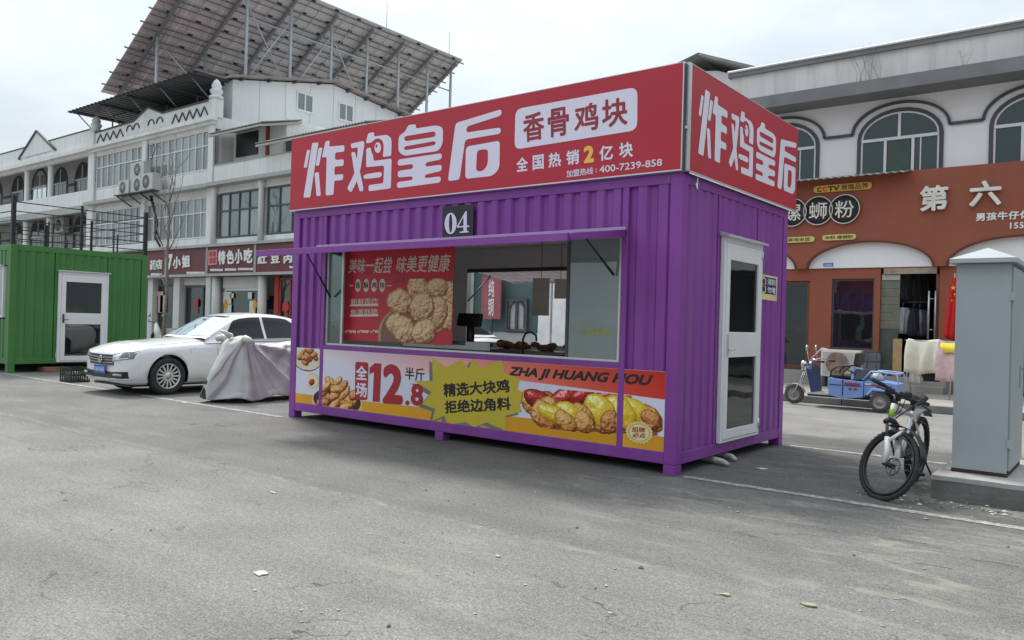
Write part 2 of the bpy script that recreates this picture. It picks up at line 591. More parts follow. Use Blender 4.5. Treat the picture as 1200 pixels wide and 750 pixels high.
# ------------------------------------------------------------------ ground, roads, lines
def asphalt():
    m = bpy.data.materials.new('asphalt')
    m.use_nodes = True
    n, l = nodes_of(m)
    p = n['Principled BSDF']
    p.inputs['Roughness'].default_value = 0.88
    p.inputs['Specular IOR Level'].default_value = 0.3
    geo = n.new('ShaderNodeNewGeometry')
    def noise(scale, detail=5, rough=0.6, vec=None, dist=0.0):
        t = n.new('ShaderNodeTexNoise')
        t.inputs['Scale'].default_value = scale
        t.inputs['Detail'].default_value = detail
        t.inputs['Roughness'].default_value = rough
        t.inputs['Distortion'].default_value = dist
        l.new(vec or geo.outputs['Position'], t.inputs['Vector'])
        return t.outputs['Fac']
    def rng(src, a, b, c, d):
        t = n.new('ShaderNodeMapRange')
        for k, v in zip(('From Min', 'From Max', 'To Min', 'To Max'), (a, b, c, d)):
            t.inputs[k].default_value = v
        l.new(src, t.inputs['Value'])
        return t.outputs['Result']
    def math_(op, a, b):
        t = n.new('ShaderNodeMath')
        t.operation = op
        for i, q in enumerate((a, b)):
            if isinstance(q, (int, float)): t.inputs[i].default_value = q
            else: l.new(q, t.inputs[i])
        return t.outputs[0]
    def mix(f, a, b):
        t = n.new('ShaderNodeMix')
        t.data_type = 'RGBA'
        for k, q in (('Factor', f), ('A', a), ('B', b)):
            if isinstance(q, tuple): t.inputs[k].default_value = (*q, 1)
            elif isinstance(q, (int, float)): t.inputs[k].default_value = q
            else: l.new(q, t.inputs[k])
        return t.outputs['Result']
    # aggregate: fine grain near, larger mottling far, a few long tyre streaks along the lane
    grain = rng(noise(85, 3, 0.8), 0.34, 0.66, 0.48, 1.55)
    grain2 = rng(noise(30, 6, 0.85), 0.34, 0.66, 0.66, 1.36)
    mott = rng(noise(1.1, 8, 0.62, dist=0.4), 0.3, 0.7, 0.86, 1.13)
    mp = n.new('ShaderNodeMapping')
    mp.inputs['Scale'].default_value = (0.16, 1.5, 1)
    l.new(geo.outputs['Position'], mp.inputs['Vector'])
    strk = rng(noise(1.0, 7, 0.6, mp.outputs['Vector']), 0.32, 0.7, 0.86, 1.12)
    k = math_('MULTIPLY', math_('MULTIPLY', grain, grain2), math_('MULTIPLY', mott, strk))
    # the parking bay strip right of the kiosk is mixed to a darker tone with a wobbling edge
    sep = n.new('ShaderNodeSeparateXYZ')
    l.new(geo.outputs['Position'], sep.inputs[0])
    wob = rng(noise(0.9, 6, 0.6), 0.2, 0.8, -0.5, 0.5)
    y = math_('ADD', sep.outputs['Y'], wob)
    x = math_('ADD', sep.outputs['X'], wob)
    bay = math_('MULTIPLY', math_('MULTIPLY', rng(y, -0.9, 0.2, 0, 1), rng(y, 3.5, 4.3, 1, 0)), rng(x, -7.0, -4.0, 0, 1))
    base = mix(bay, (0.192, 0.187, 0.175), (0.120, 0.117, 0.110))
    # a long paving joint runs along the lane: the strip on the kiosk side is older and darker
    wob2 = rng(noise(1.3, 5, 0.6), 0.2, 0.8, -0.12, 0.12)
    yj = math_('ADD', math_('ADD', sep.outputs['Y'], wob2), 2.71)
    older = math_('MULTIPLY', rng(yj, -0.10, 0.10, 0, 1), rng(sep.outputs['Y'], 3.0, 4.2, 1, 0))
    base = mix(math_('MULTIPLY', older, 0.75), base, (0.143, 0.139, 0.129))
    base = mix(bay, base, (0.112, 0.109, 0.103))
    road = math_('MULTIPLY', rng(y, 4.0, 4.6, 0, 1), 1.0)
    base = mix(road, base, (0.225, 0.217, 0.203))
    sc = n.new('ShaderNodeVectorMath')
    sc.operation = 'SCALE'
    l.new(base, sc.inputs[0])
    l.new(k, sc.inputs['Scale'])
    # pale dust drifts and dried splashes, dark oil spots
    mp2 = n.new('ShaderNodeMapping')
    mp2.inputs['Scale'].default_value = (0.55, 1.6, 1)
    mp2.inputs['Rotation'].default_value = (0, 0, 0.35)
    l.new(geo.outputs['Position'], mp2.inputs['Vector'])
    dust_zone = rng(noise(0.55, 3, 0.5), 0.42, 0.62, 0.15, 1.0)
    dust = math_('MULTIPLY', rng(noise(3.2, 10, 0.72, mp2.outputs['Vector'], 0.6), 0.50, 0.68, 0, 0.85), dust_zone)
    dust = math_('MULTIPLY', dust, rng(sep.outputs['X'], -3.0, 2.0, 0.35, 1.0))
    c1 = mix(dust, sc.outputs['Vector'], (0.33, 0.31, 0.255))
    joint = math_('MULTIPLY', rng(math_('ABSOLUTE', yj, 0), 0.0, 0.055, 1, 0), rng(noise(4.0, 6, 0.7), 0.46, 0.62, 0, 0.8))
    c1 = mix(joint, c1, (0.30, 0.285, 0.24))
    mp3 = n.new('ShaderNodeMapping')
    mp3.inputs['Scale'].default_value = (0.5, 1.0, 1)
    l.new(geo.outputs['Position'], mp3.inputs['Vector'])
    wv = n.new('ShaderNodeTexNoise')
    wv.inputs['Scale'].default_value = 1.4
    wv.inputs['Detail'].default_value = 6
    l.new(mp3.outputs['Vector'], wv.inputs['Vector'])
    crk = rng(math_('ABSOLUTE', math_('SUBTRACT', wv.outputs['Fac'], 0.5), 0), 0.0, 0.005, 0.85, 0)
    crk = math_('MULTIPLY', crk, rng(noise(0.8, 3), 0.50, 0.60, 0, 1))
    c1 = mix(crk, c1, (0.045, 0.043, 0.04))
    tyre = n.new('ShaderNodeMapping')
    tyre.inputs['Scale'].default_value = (0.05, 2.4, 1)
    l.new(geo.outputs['Position'], tyre.inputs['Vector'])
    tyr = rng(noise(1.0, 3, 0.5, tyre.outputs['Vector']), 0.60, 0.72, 0, 0.30)
    c1 = mix(tyr, c1, (0.085, 0.083, 0.08))
    oil = rng(noise(2.3, 6, 0.65), 0.30, 0.22, 0, 0.5)
    c2 = mix(oil, c1, (0.06, 0.058, 0.055))
    vo = n.new('ShaderNodeTexVoronoi')
    vo.inputs['Scale'].default_value = 5.5
    l.new(geo.outputs['Position'], vo.inputs['Vector'])
    spk = rng(vo.outputs['Distance'], 0.035, 0.06, 1, 0)
    spk = math_('MULTIPLY', spk, rng(noise(1.7, 2), 0.5, 0.6, 0, 0.35))
    c3 = mix(spk, c2, (0.55, 0.53, 0.48))
    l.new(c3, p.inputs['Base Color'])
    b = n.new('ShaderNodeBump')
    b.inputs['Strength'].default_value = 0.55
    b.inputs['Distance'].default_value = 0.006
    l.new(noise(120, 4, 0.7), b.inputs['Height'])
    l.new(b.outputs['Normal'], p.inputs['Normal'])
    return m

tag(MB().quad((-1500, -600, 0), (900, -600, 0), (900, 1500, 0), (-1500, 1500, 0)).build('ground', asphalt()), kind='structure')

def worn_paint():
    m = bpy.data.materials.new('worn_line_paint')
    m.use_nodes = True
    n, l = nodes_of(m)
    p = n['Principled BSDF']
    p.inputs['Roughness'].default_value = 0.8
    geo = n.new('ShaderNodeNewGeometry')
    no = n.new('ShaderNodeTexNoise')
    no.inputs['Scale'].default_value = 14
    no.inputs['Detail'].default_value = 9
    no.inputs['Roughness'].default_value = 0.75
    l.new(geo.outputs['Position'], no.inputs['Vector'])
    ra = n.new('ShaderNodeValToRGB')
    ra.color_ramp.elements[0].position = 0.42
    ra.color_ramp.elements[0].color = (0.17, 0.165, 0.155, 1)
    ra.color_ramp.elements[1].position = 0.66
    ra.color_ramp.elements[1].color = (0.50, 0.48, 0.41, 1)
    l.new(no.outputs['Fac'], ra.inputs['Fac'])
    l.new(ra.outputs['Color'], p.inputs['Base Color'])
    return m
PAINT = worn_paint()
lm = MB()
for (x0, y0, x1, y1) in ((-16.0, -0.16, -6.02, -0.06), (0.06, 0.0, 40, 0.10), (0.1, 2.86, 40, 2.96), (-15.9, 0.0, -15.8, 3.0), (-12.9, -0.0, -12.8, 4.6)):
    # wobbling hand-sprayed edges
    if (x1 - x0) > (y1 - y0):
        k = int((x1 - x0) / 0.22)
        a = [(x0 + (x1 - x0) * i / k, y0 + random.uniform(-.008, .008), 0.004) for i in range(k + 1)]
        b = [(x0 + (x1 - x0) * i / k, y1 + random.uniform(-.008, .008), 0.004) for i in range(k + 1)]
    else:
        k = int((y1 - y0) / 0.22)
        a = [(x1 + random.uniform(-.006, .006), y0 + (y1 - y0) * i / k, 0.004) for i in range(k + 1)]
        b = [(x0 + random.uniform(-.006, .006), y0 + (y1 - y0) * i / k, 0.004) for i in range(k + 1)]
    lm.grid([a, b], smooth=False)
tag(lm.build('painted_line', PAINT), kind='structure')

# ------------------------------------------------------------------ printed food pictures (ink only: a print on vinyl)
def _vn(x, y, seed):
    rs = np.random.RandomState(seed)
    lat = rs.rand(64, 64)
    xi, yi = np.floor(x).astype(int), np.floor(y).astype(int)
    fx, fy = x - xi, y - yi
    fx, fy = fx * fx * (3 - 2 * fx), fy * fy * (3 - 2 * fy)
    g = lambda a, b: lat[a % 64, b % 64]
    return (g(xi, yi) * (1 - fx) + g(xi + 1, yi) * fx) * (1 - fy) + (g(xi, yi + 1) * (1 - fx) + g(xi + 1, yi + 1) * fx) * fy

def fbm(x, y, seed, o=5):
    s, a, t = 0, 0.5, 0
    for i in range(o):
        s = s + a * _vn(x * 2 ** i, y * 2 ** i, seed + i * 17)
        t += a
        a *= 0.58
    return s / t

class Picture:
    """A small painted raster in metres on a board: rgb (display values 0..1) + coverage."""
    def __init__(s, u0, v0, u1, v1, cell):
        s.nu, s.nv = max(2, int((u1 - u0) / cell)), max(2, int((v1 - v0) / cell))
        s.u0, s.v0, s.cu, s.cv = u0, v0, (u1 - u0) / s.nu, (v1 - v0) / s.nv
        s.U, s.V = np.meshgrid(u0 + (np.arange(s.nu) + 0.5) * s.cu, v0 + (np.arange(s.nv) + 0.5) * s.cv)
        s.rgb = np.zeros((s.nv, s.nu, 3))
        s.a = np.zeros((s.nv, s.nu), bool)
    def paint(s, mask, col):
        col = np.asarray(col, float)
        s.rgb[mask] = col if col.ndim == 1 else col[mask]
        s.a |= mask
    def ellipse(s, cu, cv, ru, rv, col, rot=0.0):
        c, n = math.cos(rot), math.sin(rot)
        x, y = s.U - cu, s.V - cv
        s.paint(((x * c + y * n) / ru) ** 2 + ((-x * n + y * c) / rv) ** 2 < 1, col)
    def lump(s, cu, cv, ru, rv, rot, seed, tone, rough=0.55, freq=1.0, gloss=0.0, drip=0.0):
        """One photographed piece of fried chicken: craggy crust, warm brown crevices."""
        c, n = math.cos(rot), math.sin(rot)
        x, y = s.U - cu, s.V - cv
        a, b = (x * c + y * n) / ru, (-x * n + y * c) / rv
        f = freq / max(ru, rv)
        w = fbm(s.U * f * 1.6 + 9, s.V * f * 1.6 + 4, seed, 4) - 0.5
        r2 = a * a + b * b + w * rough * 1.3
        if drip:
            r2 = r2 + drip * (fbm(s.U * f * 3.0, s.V * 0 + seed, seed + 5, 2) - 0.5) * (b < 0)
        mask = r2 < 1
        h = np.sqrt(np.clip(1 - r2, 0, 1)) * 0.9 + (fbm(s.U * f * 3.2, s.V * f * 3.2, seed + 3, 5) - 0.5) * (0.50 if not gloss else 0.22)
        gy, gx = np.gradient(h)
        k = max(ru, rv) / s.cu
        nx, ny = -gx * k * 0.75, -gy * k * 0.75
        nz = 1 / np.sqrt(nx * nx + ny * ny + 1)
        nx, ny = nx * nz, ny * nz
        lit = np.clip(nx * -0.30 + ny * 0.50 + nz * 0.80, 0, 1.2)
        t = np.clip(0.14 + lit * 0.84 + (fbm(s.U * f * 11, s.V * f * 11, seed + 8, 3) - 0.5) * (0.42 if not gloss else 0.1), 0, 1)
        edge = np.clip((1 - r2) * 4.5, 0.62, 1)
        stops = np.array(tone, float)
        pos = np.linspace(0, 1, len(stops))
        col = np.stack([np.interp(t * edge, pos, stops[:, i]) for i in range(3)], -1)
        if gloss:
            sp = np.clip((nx * -0.3 + ny * 0.55 + nz * 0.78), 0, 1) ** 38 * gloss
            col = np.clip(col + sp[..., None], 0, 1)
        s.paint(mask, col)
    def mesh(s, fn, d):
        """Quads for every covered cell, one ink colour per cell."""
        mb, cols = MB(), []
        L = np.where(s.rgb <= 0.04045, s.rgb / 12.92, ((s.rgb + 0.055) / 1.055) ** 2.4)
        for j in range(s.nv):
            for i in range(s.nu):
                if s.a[j, i]:
                    u, v = s.u0 + i * s.cu, s.v0 + j * s.cv
                    b = len(mb.v)
                    mb.v += [fn(u, v, d), fn(u + s.cu, v, d), fn(u + s.cu, v + s.cv, d), fn(u, v + s.cv, d)]
                    mb.f.append((b, b + 1, b + 2, b + 3))
                    mb.mi.append(0); mb.sm.append(False)
                    cols += [tuple(L[j, i])] * 4
        return mb, cols

CRUST = [(0.32, 0.14, 0.05), (0.60, 0.33, 0.13), (0.78, 0.50, 0.22), (0.88, 0.66, 0.36), (0.95, 0.80, 0.54)]
PALE = [(0.42, 0.25, 0.16), (0.66, 0.46, 0.31), (0.80, 0.62, 0.45), (0.88, 0.74, 0.57), (0.95, 0.85, 0.70)]
DARKC = [(0.26, 0.09, 0.04), (0.48, 0.21, 0.09), (0.68, 0.37, 0.17), (0.80, 0.52, 0.28), (0.90, 0.70, 0.46)]
CHEESE = [(0.60, 0.40, 0.05), (0.80, 0.60, 0.08), (0.87, 0.71, 0.13), (0.91, 0.79, 0.24), (0.96, 0.90, 0.55)]
KETCH = [(0.18, 0.01, 0.02), (0.36, 0.03, 0.04), (0.55, 0.06, 0.07), (0.68, 0.12, 0.12), (0.80, 0.30, 0.28)]

# ------------------------------------------------------------------ the purple kiosk
PURPLE = M('purple_paint', (0.218, 0.042, 0.285), 0.42, var=0.10, scale=1.6, dirt=((0.32, 0.20, 0.38), 0.28), streak=0.22, bump=0.05, bscale=3)
ALU = M('brushed_aluminium', (0.62, 0.63, 0.63), 0.38, metal=0.55, var=0.06, scale=3)
WHITEFRAME = M('white_door_frame', (0.72, 0.72, 0.73), 0.4, var=0.04, scale=3)
SIGNRED = M('red_sign_vinyl', (0.45, 0.015, 0.034), 0.5, var=0.05, scale=0.7)
SIGNWHITE = M('lilac_white_vinyl', (0.74, 0.71, 0.80), 0.5, var=0.02, scale=2)
YELLOWINK = M('yellow_vinyl', (0.85, 0.52, 0.07), 0.5, var=0.02)
BLACK = M('black_plastic', (0.015, 0.015, 0.016), 0.45, var=0.1)
INNER = M('inner_wall_panel', (0.82, 0.83, 0.82), 0.6, var=0.05, scale=2)
DARKIN = M('dark_steel', (0.06, 0.06, 0.065), 0.5, var=0.1)
PANE = glass('kiosk_pane', see=0.90, refl=0.05)
FROST = glass('filmed_pane', tint=(0.5, 0.6, 0.58), see=0.22, refl=0.10, body=(0.25, 0.29, 0.28))
DOORPANE = glass('door_pane', see=0.30, refl=0.06, body=(0.012, 0.013, 0.014))

L_, W_, H_ = 6.0, 2.91, 2.9
FY = plane_fn('y', 0.0)
FX = plane_fn('x', 0.0)
kiosk = thing('food_kiosk', 'purple corrugated container kiosk with red roof signs selling fried chicken', 'kiosk', (-3, 1.45, 0))
PW = 0.13
for (cx, cy) in ((-PW, 0), (-L_, 0), (-PW, W_ - PW), (-L_, W_ - PW)):
    MB().box(cx, cy, 0.1, cx + PW, cy + PW, H_).build('corner_post', PURPLE, kiosk, bevel=0.008)
    MB().box(cx, cy, 0.0, cx + PW, cy + PW, 0.098).build('foot', PURPLE, kiosk, bevel=0.004)
MB().box(-3.15, 0.003, 0.0, -3.02, 0.13, 0.098).build('foot', PURPLE, kiosk, bevel=0.004)
def rail(name, z0, z1):
    for (x0, y0, x1, y1) in ((-L_ + PW, 0.002, -PW, 0.10), (-L_ + PW, W_ - 0.10, -PW, W_ - 0.002), (-0.10, PW, -0.002, W_ - PW), (-L_ + 0.002, PW, -L_ + 0.10, W_ - PW)):
        MB().box(x0, y0, z0, x1, y1, z1).build(name, PURPLE, kiosk, bevel=0.006)
rail('base_rail', 0.1, 0.215)
rail('roof_rail', 2.80, H_ - 0.002)
XL, XR = -5.315, -0.62            # window side beams
for x in (XL, XR):
    MB().box(x - 0.035, 0.003, 0.2155, x + 0.035, 0.08, 2.7995).build('window_beam', PURPLE, kiosk, bevel=0.005)
MB().box(XL + 0.0355, 0.005, 0.988, XR - 0.0355, 0.085, 1.05).build('window_sill', PURPLE, kiosk, bevel=0.005)
MB().box(XL + 0.0355, 0.005, 2.345, XR - 0.0355, 0.085, 2.40).build('window_header', PURPLE, kiosk, bevel=0.005)
def panel(fn, *a, **k):
    corrugated(MB(), fn, *a, **k).build('wall_panel', PURPLE, kiosk, fix=False, solid=0.004)
panel(FY, -L_ + PW, XL - 0.0355, 0.216, 2.799, base=0.012)
panel(FY, XL + 0.0355, XR - 0.0355, 2.401, 2.799, base=0.012)
panel(FY, XR + 0.0355, -PW, 0.216, 2.799, base=0.012)
SY = (0.885, 1.975)
for y in SY:
    MB().box(-0.085, y - 0.028, 0.2155, -0.004, y + 0.028, 2.7995).build('door_beam', PURPLE, kiosk, bevel=0.005)
panel(FX, PW, SY[0] - 0.029, 0.216, 2.799, base=0.012, depth=0.018)
panel(FX, SY[0] + 0.029, SY[1] - 0.029, 2.40, 2.799, base=0.012, depth=0.018)
panel(FX, SY[1] + 0.029, W_ - PW, 0.216, 2.799, base=0.012, depth=0.018)
BKF = lambda u, v, d=0: (u, W_ + d, v)
LFF = lambda u, v, d=0: (-L_ - d, u, v)
RX0, RX1, RZ0, RZ1 = -5.17, -1.9, 1.09, 2.26     # serving hatch in the back wall
panel(BKF, -L_ + PW, RX0, 0.216, 2.799, base=0.012)
panel(BKF, RX1, -PW, 0.216, 2.799, base=0.012)
panel(BKF, RX0, RX1, 0.216, RZ0, base=0.012)
panel(BKF, RX0, RX1, RZ1, 2.799, base=0.012)
panel(LFF, PW, W_ - PW, 0.216, 2.799, base=0.012)
MB().box(-L_ + 0.01, 0.01, H_ - 0.0015, -0.01, W_ - 0.01, H_ + 0.03).build('roof', PURPLE, kiosk)
# lining: floor, ceiling and inner faces of the walls
MB().box(-5.86, 0.11, 0.17, -0.12, 2.79, 0.2155).build('bounce_shield_plate', M('black_bounce_shield', (0.02, 0.018, 0.022), 0.8), kiosk)  # unseen black plate added below the floor to cut bounced light under the kiosk
li = MB()
li.box(-5.86, 0.11, 0.2165, -0.12, 2.79, 0.235)
MB().box(-5.86, 0.11, 2.60, -0.12, 2.79, 2.62).build('ceiling_panel', M('ceiling_panel', (0.80, 0.80, 0.80), 0.6), kiosk)
li.box(-5.87, 0.105, 0.236, -5.86, 2.80, 2.6)
li.box(-0.12, 0.105, 0.236, -0.11, 0.9, 2.6)
li.box(-0.12, 1.97, 0.236, -0.11, 2.80, 2.6)
li.box(-0.12, 0.9, 2.38, -0.11, 1.97, 2.6)
li.box(-5.86, 2.80, 0.236, RX0, 2.81, 2.6)
li.box(RX1, 2.80, 0.236, -0.12, 2.81, 2.6)
li.box(RX0, 2.80, 0.236, RX1, 2.81, RZ0)
li.box(RX0, 2.80, RZ1, RX1, 2.81, 2.6)
li.box(-5.27, 0.10, 0.236, -0.66, 0.11, 0.985)
li.box(RX0 - 0.02, 2.811, RZ0, RX0, 2.90, RZ1)
li.box(RX1, 2.811, RZ0, RX1 + 0.02, 2.90, RZ1)
li.build('inner_lining', INNER, kiosk)
MB().box(RX0, 2.79, RZ1 - 0.05, RX1, 2.80, RZ1 + 0.01).build('hatch_header', DARKIN, kiosk)
# rear flap, propped open: pale ribbed underside
fl = MB()
for k in range(16):
    t0 = RX0 + (RX1 - RX0) * k / 16
    t1 = RX0 + (RX1 - RX0) * (k + 0.62) / 16
    fl.add([(t0, 2.92, 2.245), (t1, 2.92, 2.245), (t1, 4.0, 2.115), (t0, 4.0, 2.115)], [(0, 1, 2, 3)])
    fl.add([(t1, 2.92, 2.275), (RX0 + (RX1 - RX0) * (k + 1) / 16, 2.92, 2.275), (RX0 + (RX1 - RX0) * (k + 1) / 16, 4.0, 2.145), (t1, 4.0, 2.145)], [(0, 1, 2, 3)])
    fl.add([(t1, 2.92, 2.245), (t1, 2.92, 2.275), (t1, 4.0, 2.145), (t1, 4.0, 2.115)], [(0, 1, 2, 3)])
fl.bar((RX0, 4.0, 2.13), (RX1, 4.0, 2.13), 0.05, 0.06)
fl.build('rear_flap', M('flap_underside', (0.62, 0.58, 0.62), 0.5), kiosk)
MB().tube([(RX0 + 0.03, 2.80, 1.75), (RX0 + 0.03, 3.35, 2.19)], 0.012).build('rear_flap_strut', BLACK, kiosk)
# front flap: hinged under the header, propped out, its lower edge beaded
fp = MB()
fp.add([(XL - 0.06, -0.012, 2.352), (XR + 0.02, -0.012, 2.352), (XR + 0.0, -1.00, 2.222), (XL - 0.06, -1.00, 2.222)], [(0, 1, 2, 3)])
fp.add([(XL - 0.06, -0.012, 2.334), (XR + 0.02, -0.012, 2.334), (XR + 0.0, -1.00, 2.204), (XL - 0.06, -1.00, 2.204)], [(3, 2, 1, 0)])
flap = fp.build('window_flap', PURPLE, kiosk, fix=False)
MB().bar((XL - 0.06, -1.00, 2.208), (XR, -1.00, 2.208), 0.035, 0.075).build('flap_edge', PURPLE, flap, bevel=0.004)
for x in (XL - 0.06, XR + 0.01):
    MB().bar((x, -0.02, 2.338), (x, -0.985, 2.211), 0.03, 0.06).build('flap_edge', PURPLE, flap, bevel=0.004)
hl = MB()
hl.box(XL - 0.11, -0.045, 2.372, XR + 0.03, -0.001, 2.405)
hl.build('flap_hinge_strip', M('pale_purple_strip', (0.40, 0.30, 0.46), 0.4, var=0.06), kiosk, bevel=0.004)
for (a, b, c, d_) in (((-5.03, -0.52, 2.262), (-5.18, 0.02, 1.70), 0.014, 0.009), ((-0.90, -0.30, 2.29), (-0.745, 0.02, 1.93), 0.014, 0.009)):
    mid = tuple(a[i] * 0.45 + b[i] * 0.55 for i in range(3))
    st = MB().tube([a, mid], d_).tube([mid, b], c)
    st.build('gas_strut', BLACK, kiosk)
# aluminium window frame + filmed sliding pane + narrow left pane
wf = MB()
wx0, wx1, wz0, wz1 = XL + 0.036, XR - 0.036, 1.051, 2.344
for bx in ((wx0, 0.03, wz0, wx0 + 0.035, 0.075, wz1), (wx1 - 0.035, 0.03, wz0, wx1, 0.075, wz1), (wx0 + 0.036, 0.03, wz0, wx1 - 0.036, 0.075, wz0 + 0.022), (wx0 + 0.036, 0.03, wz1 - 0.03, wx1 - 0.036, 0.075, wz1)):
    wf.box(*bx)
wf.build('window_frame', ALU, kiosk)
gp = MB().box(-1.30, 0.05, wz0 + 0.023, wx1 - 0.036, 0.056, wz1 - 0.031).build('sliding_pane', FROST, kiosk)
MB().box(-1.335, 0.04, wz0 + 0.023, -1.30, 0.065, wz1 - 0.031).build('pane_stile', DARKIN, gp)
mbs = MB()
for k, (u, v) in enumerate([(0.0, 0.0), (0.085, 0.0), (0.17, 0.0), (0.255, 0.0)]):
    v_, f_ = font2d('炸鸡皇后'[k], 0.03)
    put2d(mbs, v_, f_, plane_fn('y', 0.049), box=(-1.12 + u, -1.05 + u, 1.32, 1.385), d=0.001)
mbs.build('pane_lettering', M('faded_yellow_film', (0.36, 0.38, 0.05), 0.6), gp)
gl = MB().box(wx0 + 0.036, 0.05, wz0 + 0.023, wx0 + 0.30, 0.056, wz1 - 0.031).build('sliding_pane', PANE, kiosk)
MB().box(wx0 + 0.30, 0.04, wz0 + 0.023, wx0 + 0.335, 0.065, wz1 - 0.031).build('pane_stile', ALU, gl)

# the number board
nb = MB().prism([uv_of('y', 0, p) for p in ((519.5, 242), (556, 240), (555, 277.5), (519, 280.5))], FY, 0.001, 0.012).build('number_board', BLACK, kiosk)
def bpx(x, y): return uv_of('y', 0, (510 + x / 12.5, 230 + y / 12.5))
cx, cz = bpx(238, 398)
zero_o = [bpx(238 + 88 * math.cos(t), 400 + 156 * math.sin(t) - 0.05 * 88 * math.cos(t)) for t in [2 * math.pi * k / 28 for k in range(28)]]
zero_i = [bpx(238 + 25 * math.cos(t), 400 + 136 * math.sin(t)) for t in [2 * math.pi * k / 24 for k in range(24)]]
four = [bpx(*p) for p in ((455, 222), (475, 218), (475, 432), (510, 428), (510, 448), (475, 452), (475, 510), (500, 512), (500, 530), (372, 540), (372, 522), (425, 512), (425, 455), (328, 462), (330, 440))]
four_h = [bpx(*p) for p in ((425, 300), (425, 436), (352, 442))]
num = MB()
put2d(num, *fill2d([zero_o, zero_i]), FY, d=0.014)
put2d(num, *fill2d([four, four_h]), FY, d=0.014)
num.build('number_lettering', SIGNWHITE, nb)

# ---------------------------------------------------------------- roof signs
SZ0, SZ1 = 2.918, 3.927
SGY = -0.062
FS = plane_fn('y', SGY)
def z1c(p): return uv_of('y', SGY, (350 + p[0] / 7.5, 140 + p[1] / 7.5))
def z2c(p): return uv_of('y', SGY, (460 + p[0] / 6.8214, 120 + p[1] / 6.8214))
GLYPHS = []   # each: list of outlines (first outer, rest holes) in sign metres
def G1(*pts, r=0.02): GLYPHS.append([round_poly([z1c(p) for p in pts], r)])
G1((75, 268), (102, 268), (72, 425), (45, 422))
G1((120, 207), (176, 203), (103, 685), (43, 687))
G1((178, 250), (212, 248), (180, 408), (150, 405))
G1((140, 468), (178, 465), (196, 670), (158, 674))
G1((238, 190), (277, 187), (268, 240), (404, 226), (404, 282), (322, 292), (322, 356), (398, 350), (396, 408), (318, 415), (315, 487), (394, 480), (390, 532), (314, 540), (308, 662), (238, 668), (248, 330), (205, 335), r=0.03)
G1((460, 212), (578, 188), (578, 230), (548, 420), (525, 520), (462, 645), (426, 608), (488, 480), (508, 390), (524, 244), (462, 256), r=0.035)
G1((463, 290), (495, 285), (518, 370), (545, 480), (570, 605), (567, 630), (538, 632), (510, 540), (488, 450), r=0.02)
G1((612, 120), (668, 112), (662, 150), (775, 135), (812, 160), (818, 200), (815, 320), (738, 330), (748, 270), (748, 220), (735, 180), (700, 165), (670, 175), (640, 205), (590, 210), r=0.03)
GLYPHS.append([[z1c((697 + 29 * math.cos(t), 248 + 47 * math.sin(t))) for t in [2 * math.pi * k / 20 for k in range(20)]], [z1c((685 + 9 * math.cos(t), 234 + 15 * math.sin(t))) for t in [2 * math.pi * k / 12 for k in range(12)]]])
G1((595, 255), (635, 245), (640, 290), (655, 310), (660, 365), (818, 343), (812, 605), (615, 632), (615, 578), (745, 560), (752, 405), (594, 420), r=0.03)
G1((572, 485), (735, 458), (732, 508), (570, 525), r=0.08)
def G2(*loops, r=0.04): GLYPHS.append([round_poly([z2c(p) for p in lp], r) for lp in loops])
G2([(125, 180), (192, 175), (185, 210), (350, 183), (405, 200), (403, 330), (370, 388), (95, 428), (48, 395), (50, 270), (105, 232)],
   [(95, 272), (345, 230), (345, 275), (98, 312)], [(92, 354), (347, 308), (343, 342), (97, 384)], r=0.05)
G2([(42, 458), (396, 406), (394, 455), (265, 482), (265, 515), (396, 497), (394, 548), (260, 578), (260, 607), (388, 590), (386, 640), (36, 686), (36, 638), (162, 620), (162, 590), (42, 602), (42, 549), (165, 530), (165, 492), (42, 508)], r=0.05)
G2([(505, 166), (873, 54), (872, 104), (595, 193), (590, 242), (866, 200), (866, 250), (582, 298), (537, 618), (443, 630)], r=0.045)
G2([(588, 355), (860, 305), (855, 530), (800, 588), (582, 612)], [(677, 383), (765, 372), (763, 500), (725, 550), (668, 553)], r=0.05)

def letters_to(mb, fn, d, tr):
    for k, g in enumerate(GLYPHS):
        v, f = fill2d([[tr(p) for p in lp] for lp in g])
        put2d(mb, v, f, fn, d=d + (k % 3) * 0.0004)

frontsign = MB().box(-6.02, SGY, SZ0, 0.003, SGY + 0.09, SZ1).build('front_sign', SIGNRED, kiosk)
tr = MB()
tr.box(-6.03, SGY - 0.001, SZ0 - 0.014, 0.013, SGY + 0.088, SZ0 - 0.001)
tr.box(0.0035, SGY - 0.003, SZ0, 0.013, SGY + 0.088, SZ1)
tr.box(-6.03, SGY + 0.002, SZ1 + 0.001, 0.013, SGY + 0.088, SZ1 + 0.008)
tr.build('sign_trim', ALU, frontsign)
lt = MB()
letters_to(lt, FS, 0.002, lambda p: p)
lt.build('title_lettering', SIGNWHITE, frontsign)
wb = MB()
v, f = fill2d([round_poly([uv_of('y', SGY, p) for p in ((604.2, 128.0), (747.2, 101.8), (746.8, 152.5), (603.0, 175.4))], 0.09, 5)])
put2d(wb, v, f, FS, d=0.002)
wb.build('white_patch', SIGNWHITE, frontsign)
INKRED = M('dark_red_ink', (0.30, 0.022, 0.035), 0.5, var=0.03)
def z3c(x, y): return (595 + x / 7.5, 90 + y / 7.5)
for ch, q in (('香', ((135, 330), (318, 300), (325, 545), (140, 580))), ('骨', ((352, 290), (538, 255), (540, 510), (355, 540))), ('鸡', ((590, 255), (795, 215), (800, 460), (585, 498))), ('块', ((828, 205), (1055, 175), (1055, 420), (830, 455)))):
    text_mb(ch, 'y', SGY, None, None, d=0.004, bold=0.022, quad=[z3c(*p) for p in q]).build('patch_lettering', INKRED, frontsign)
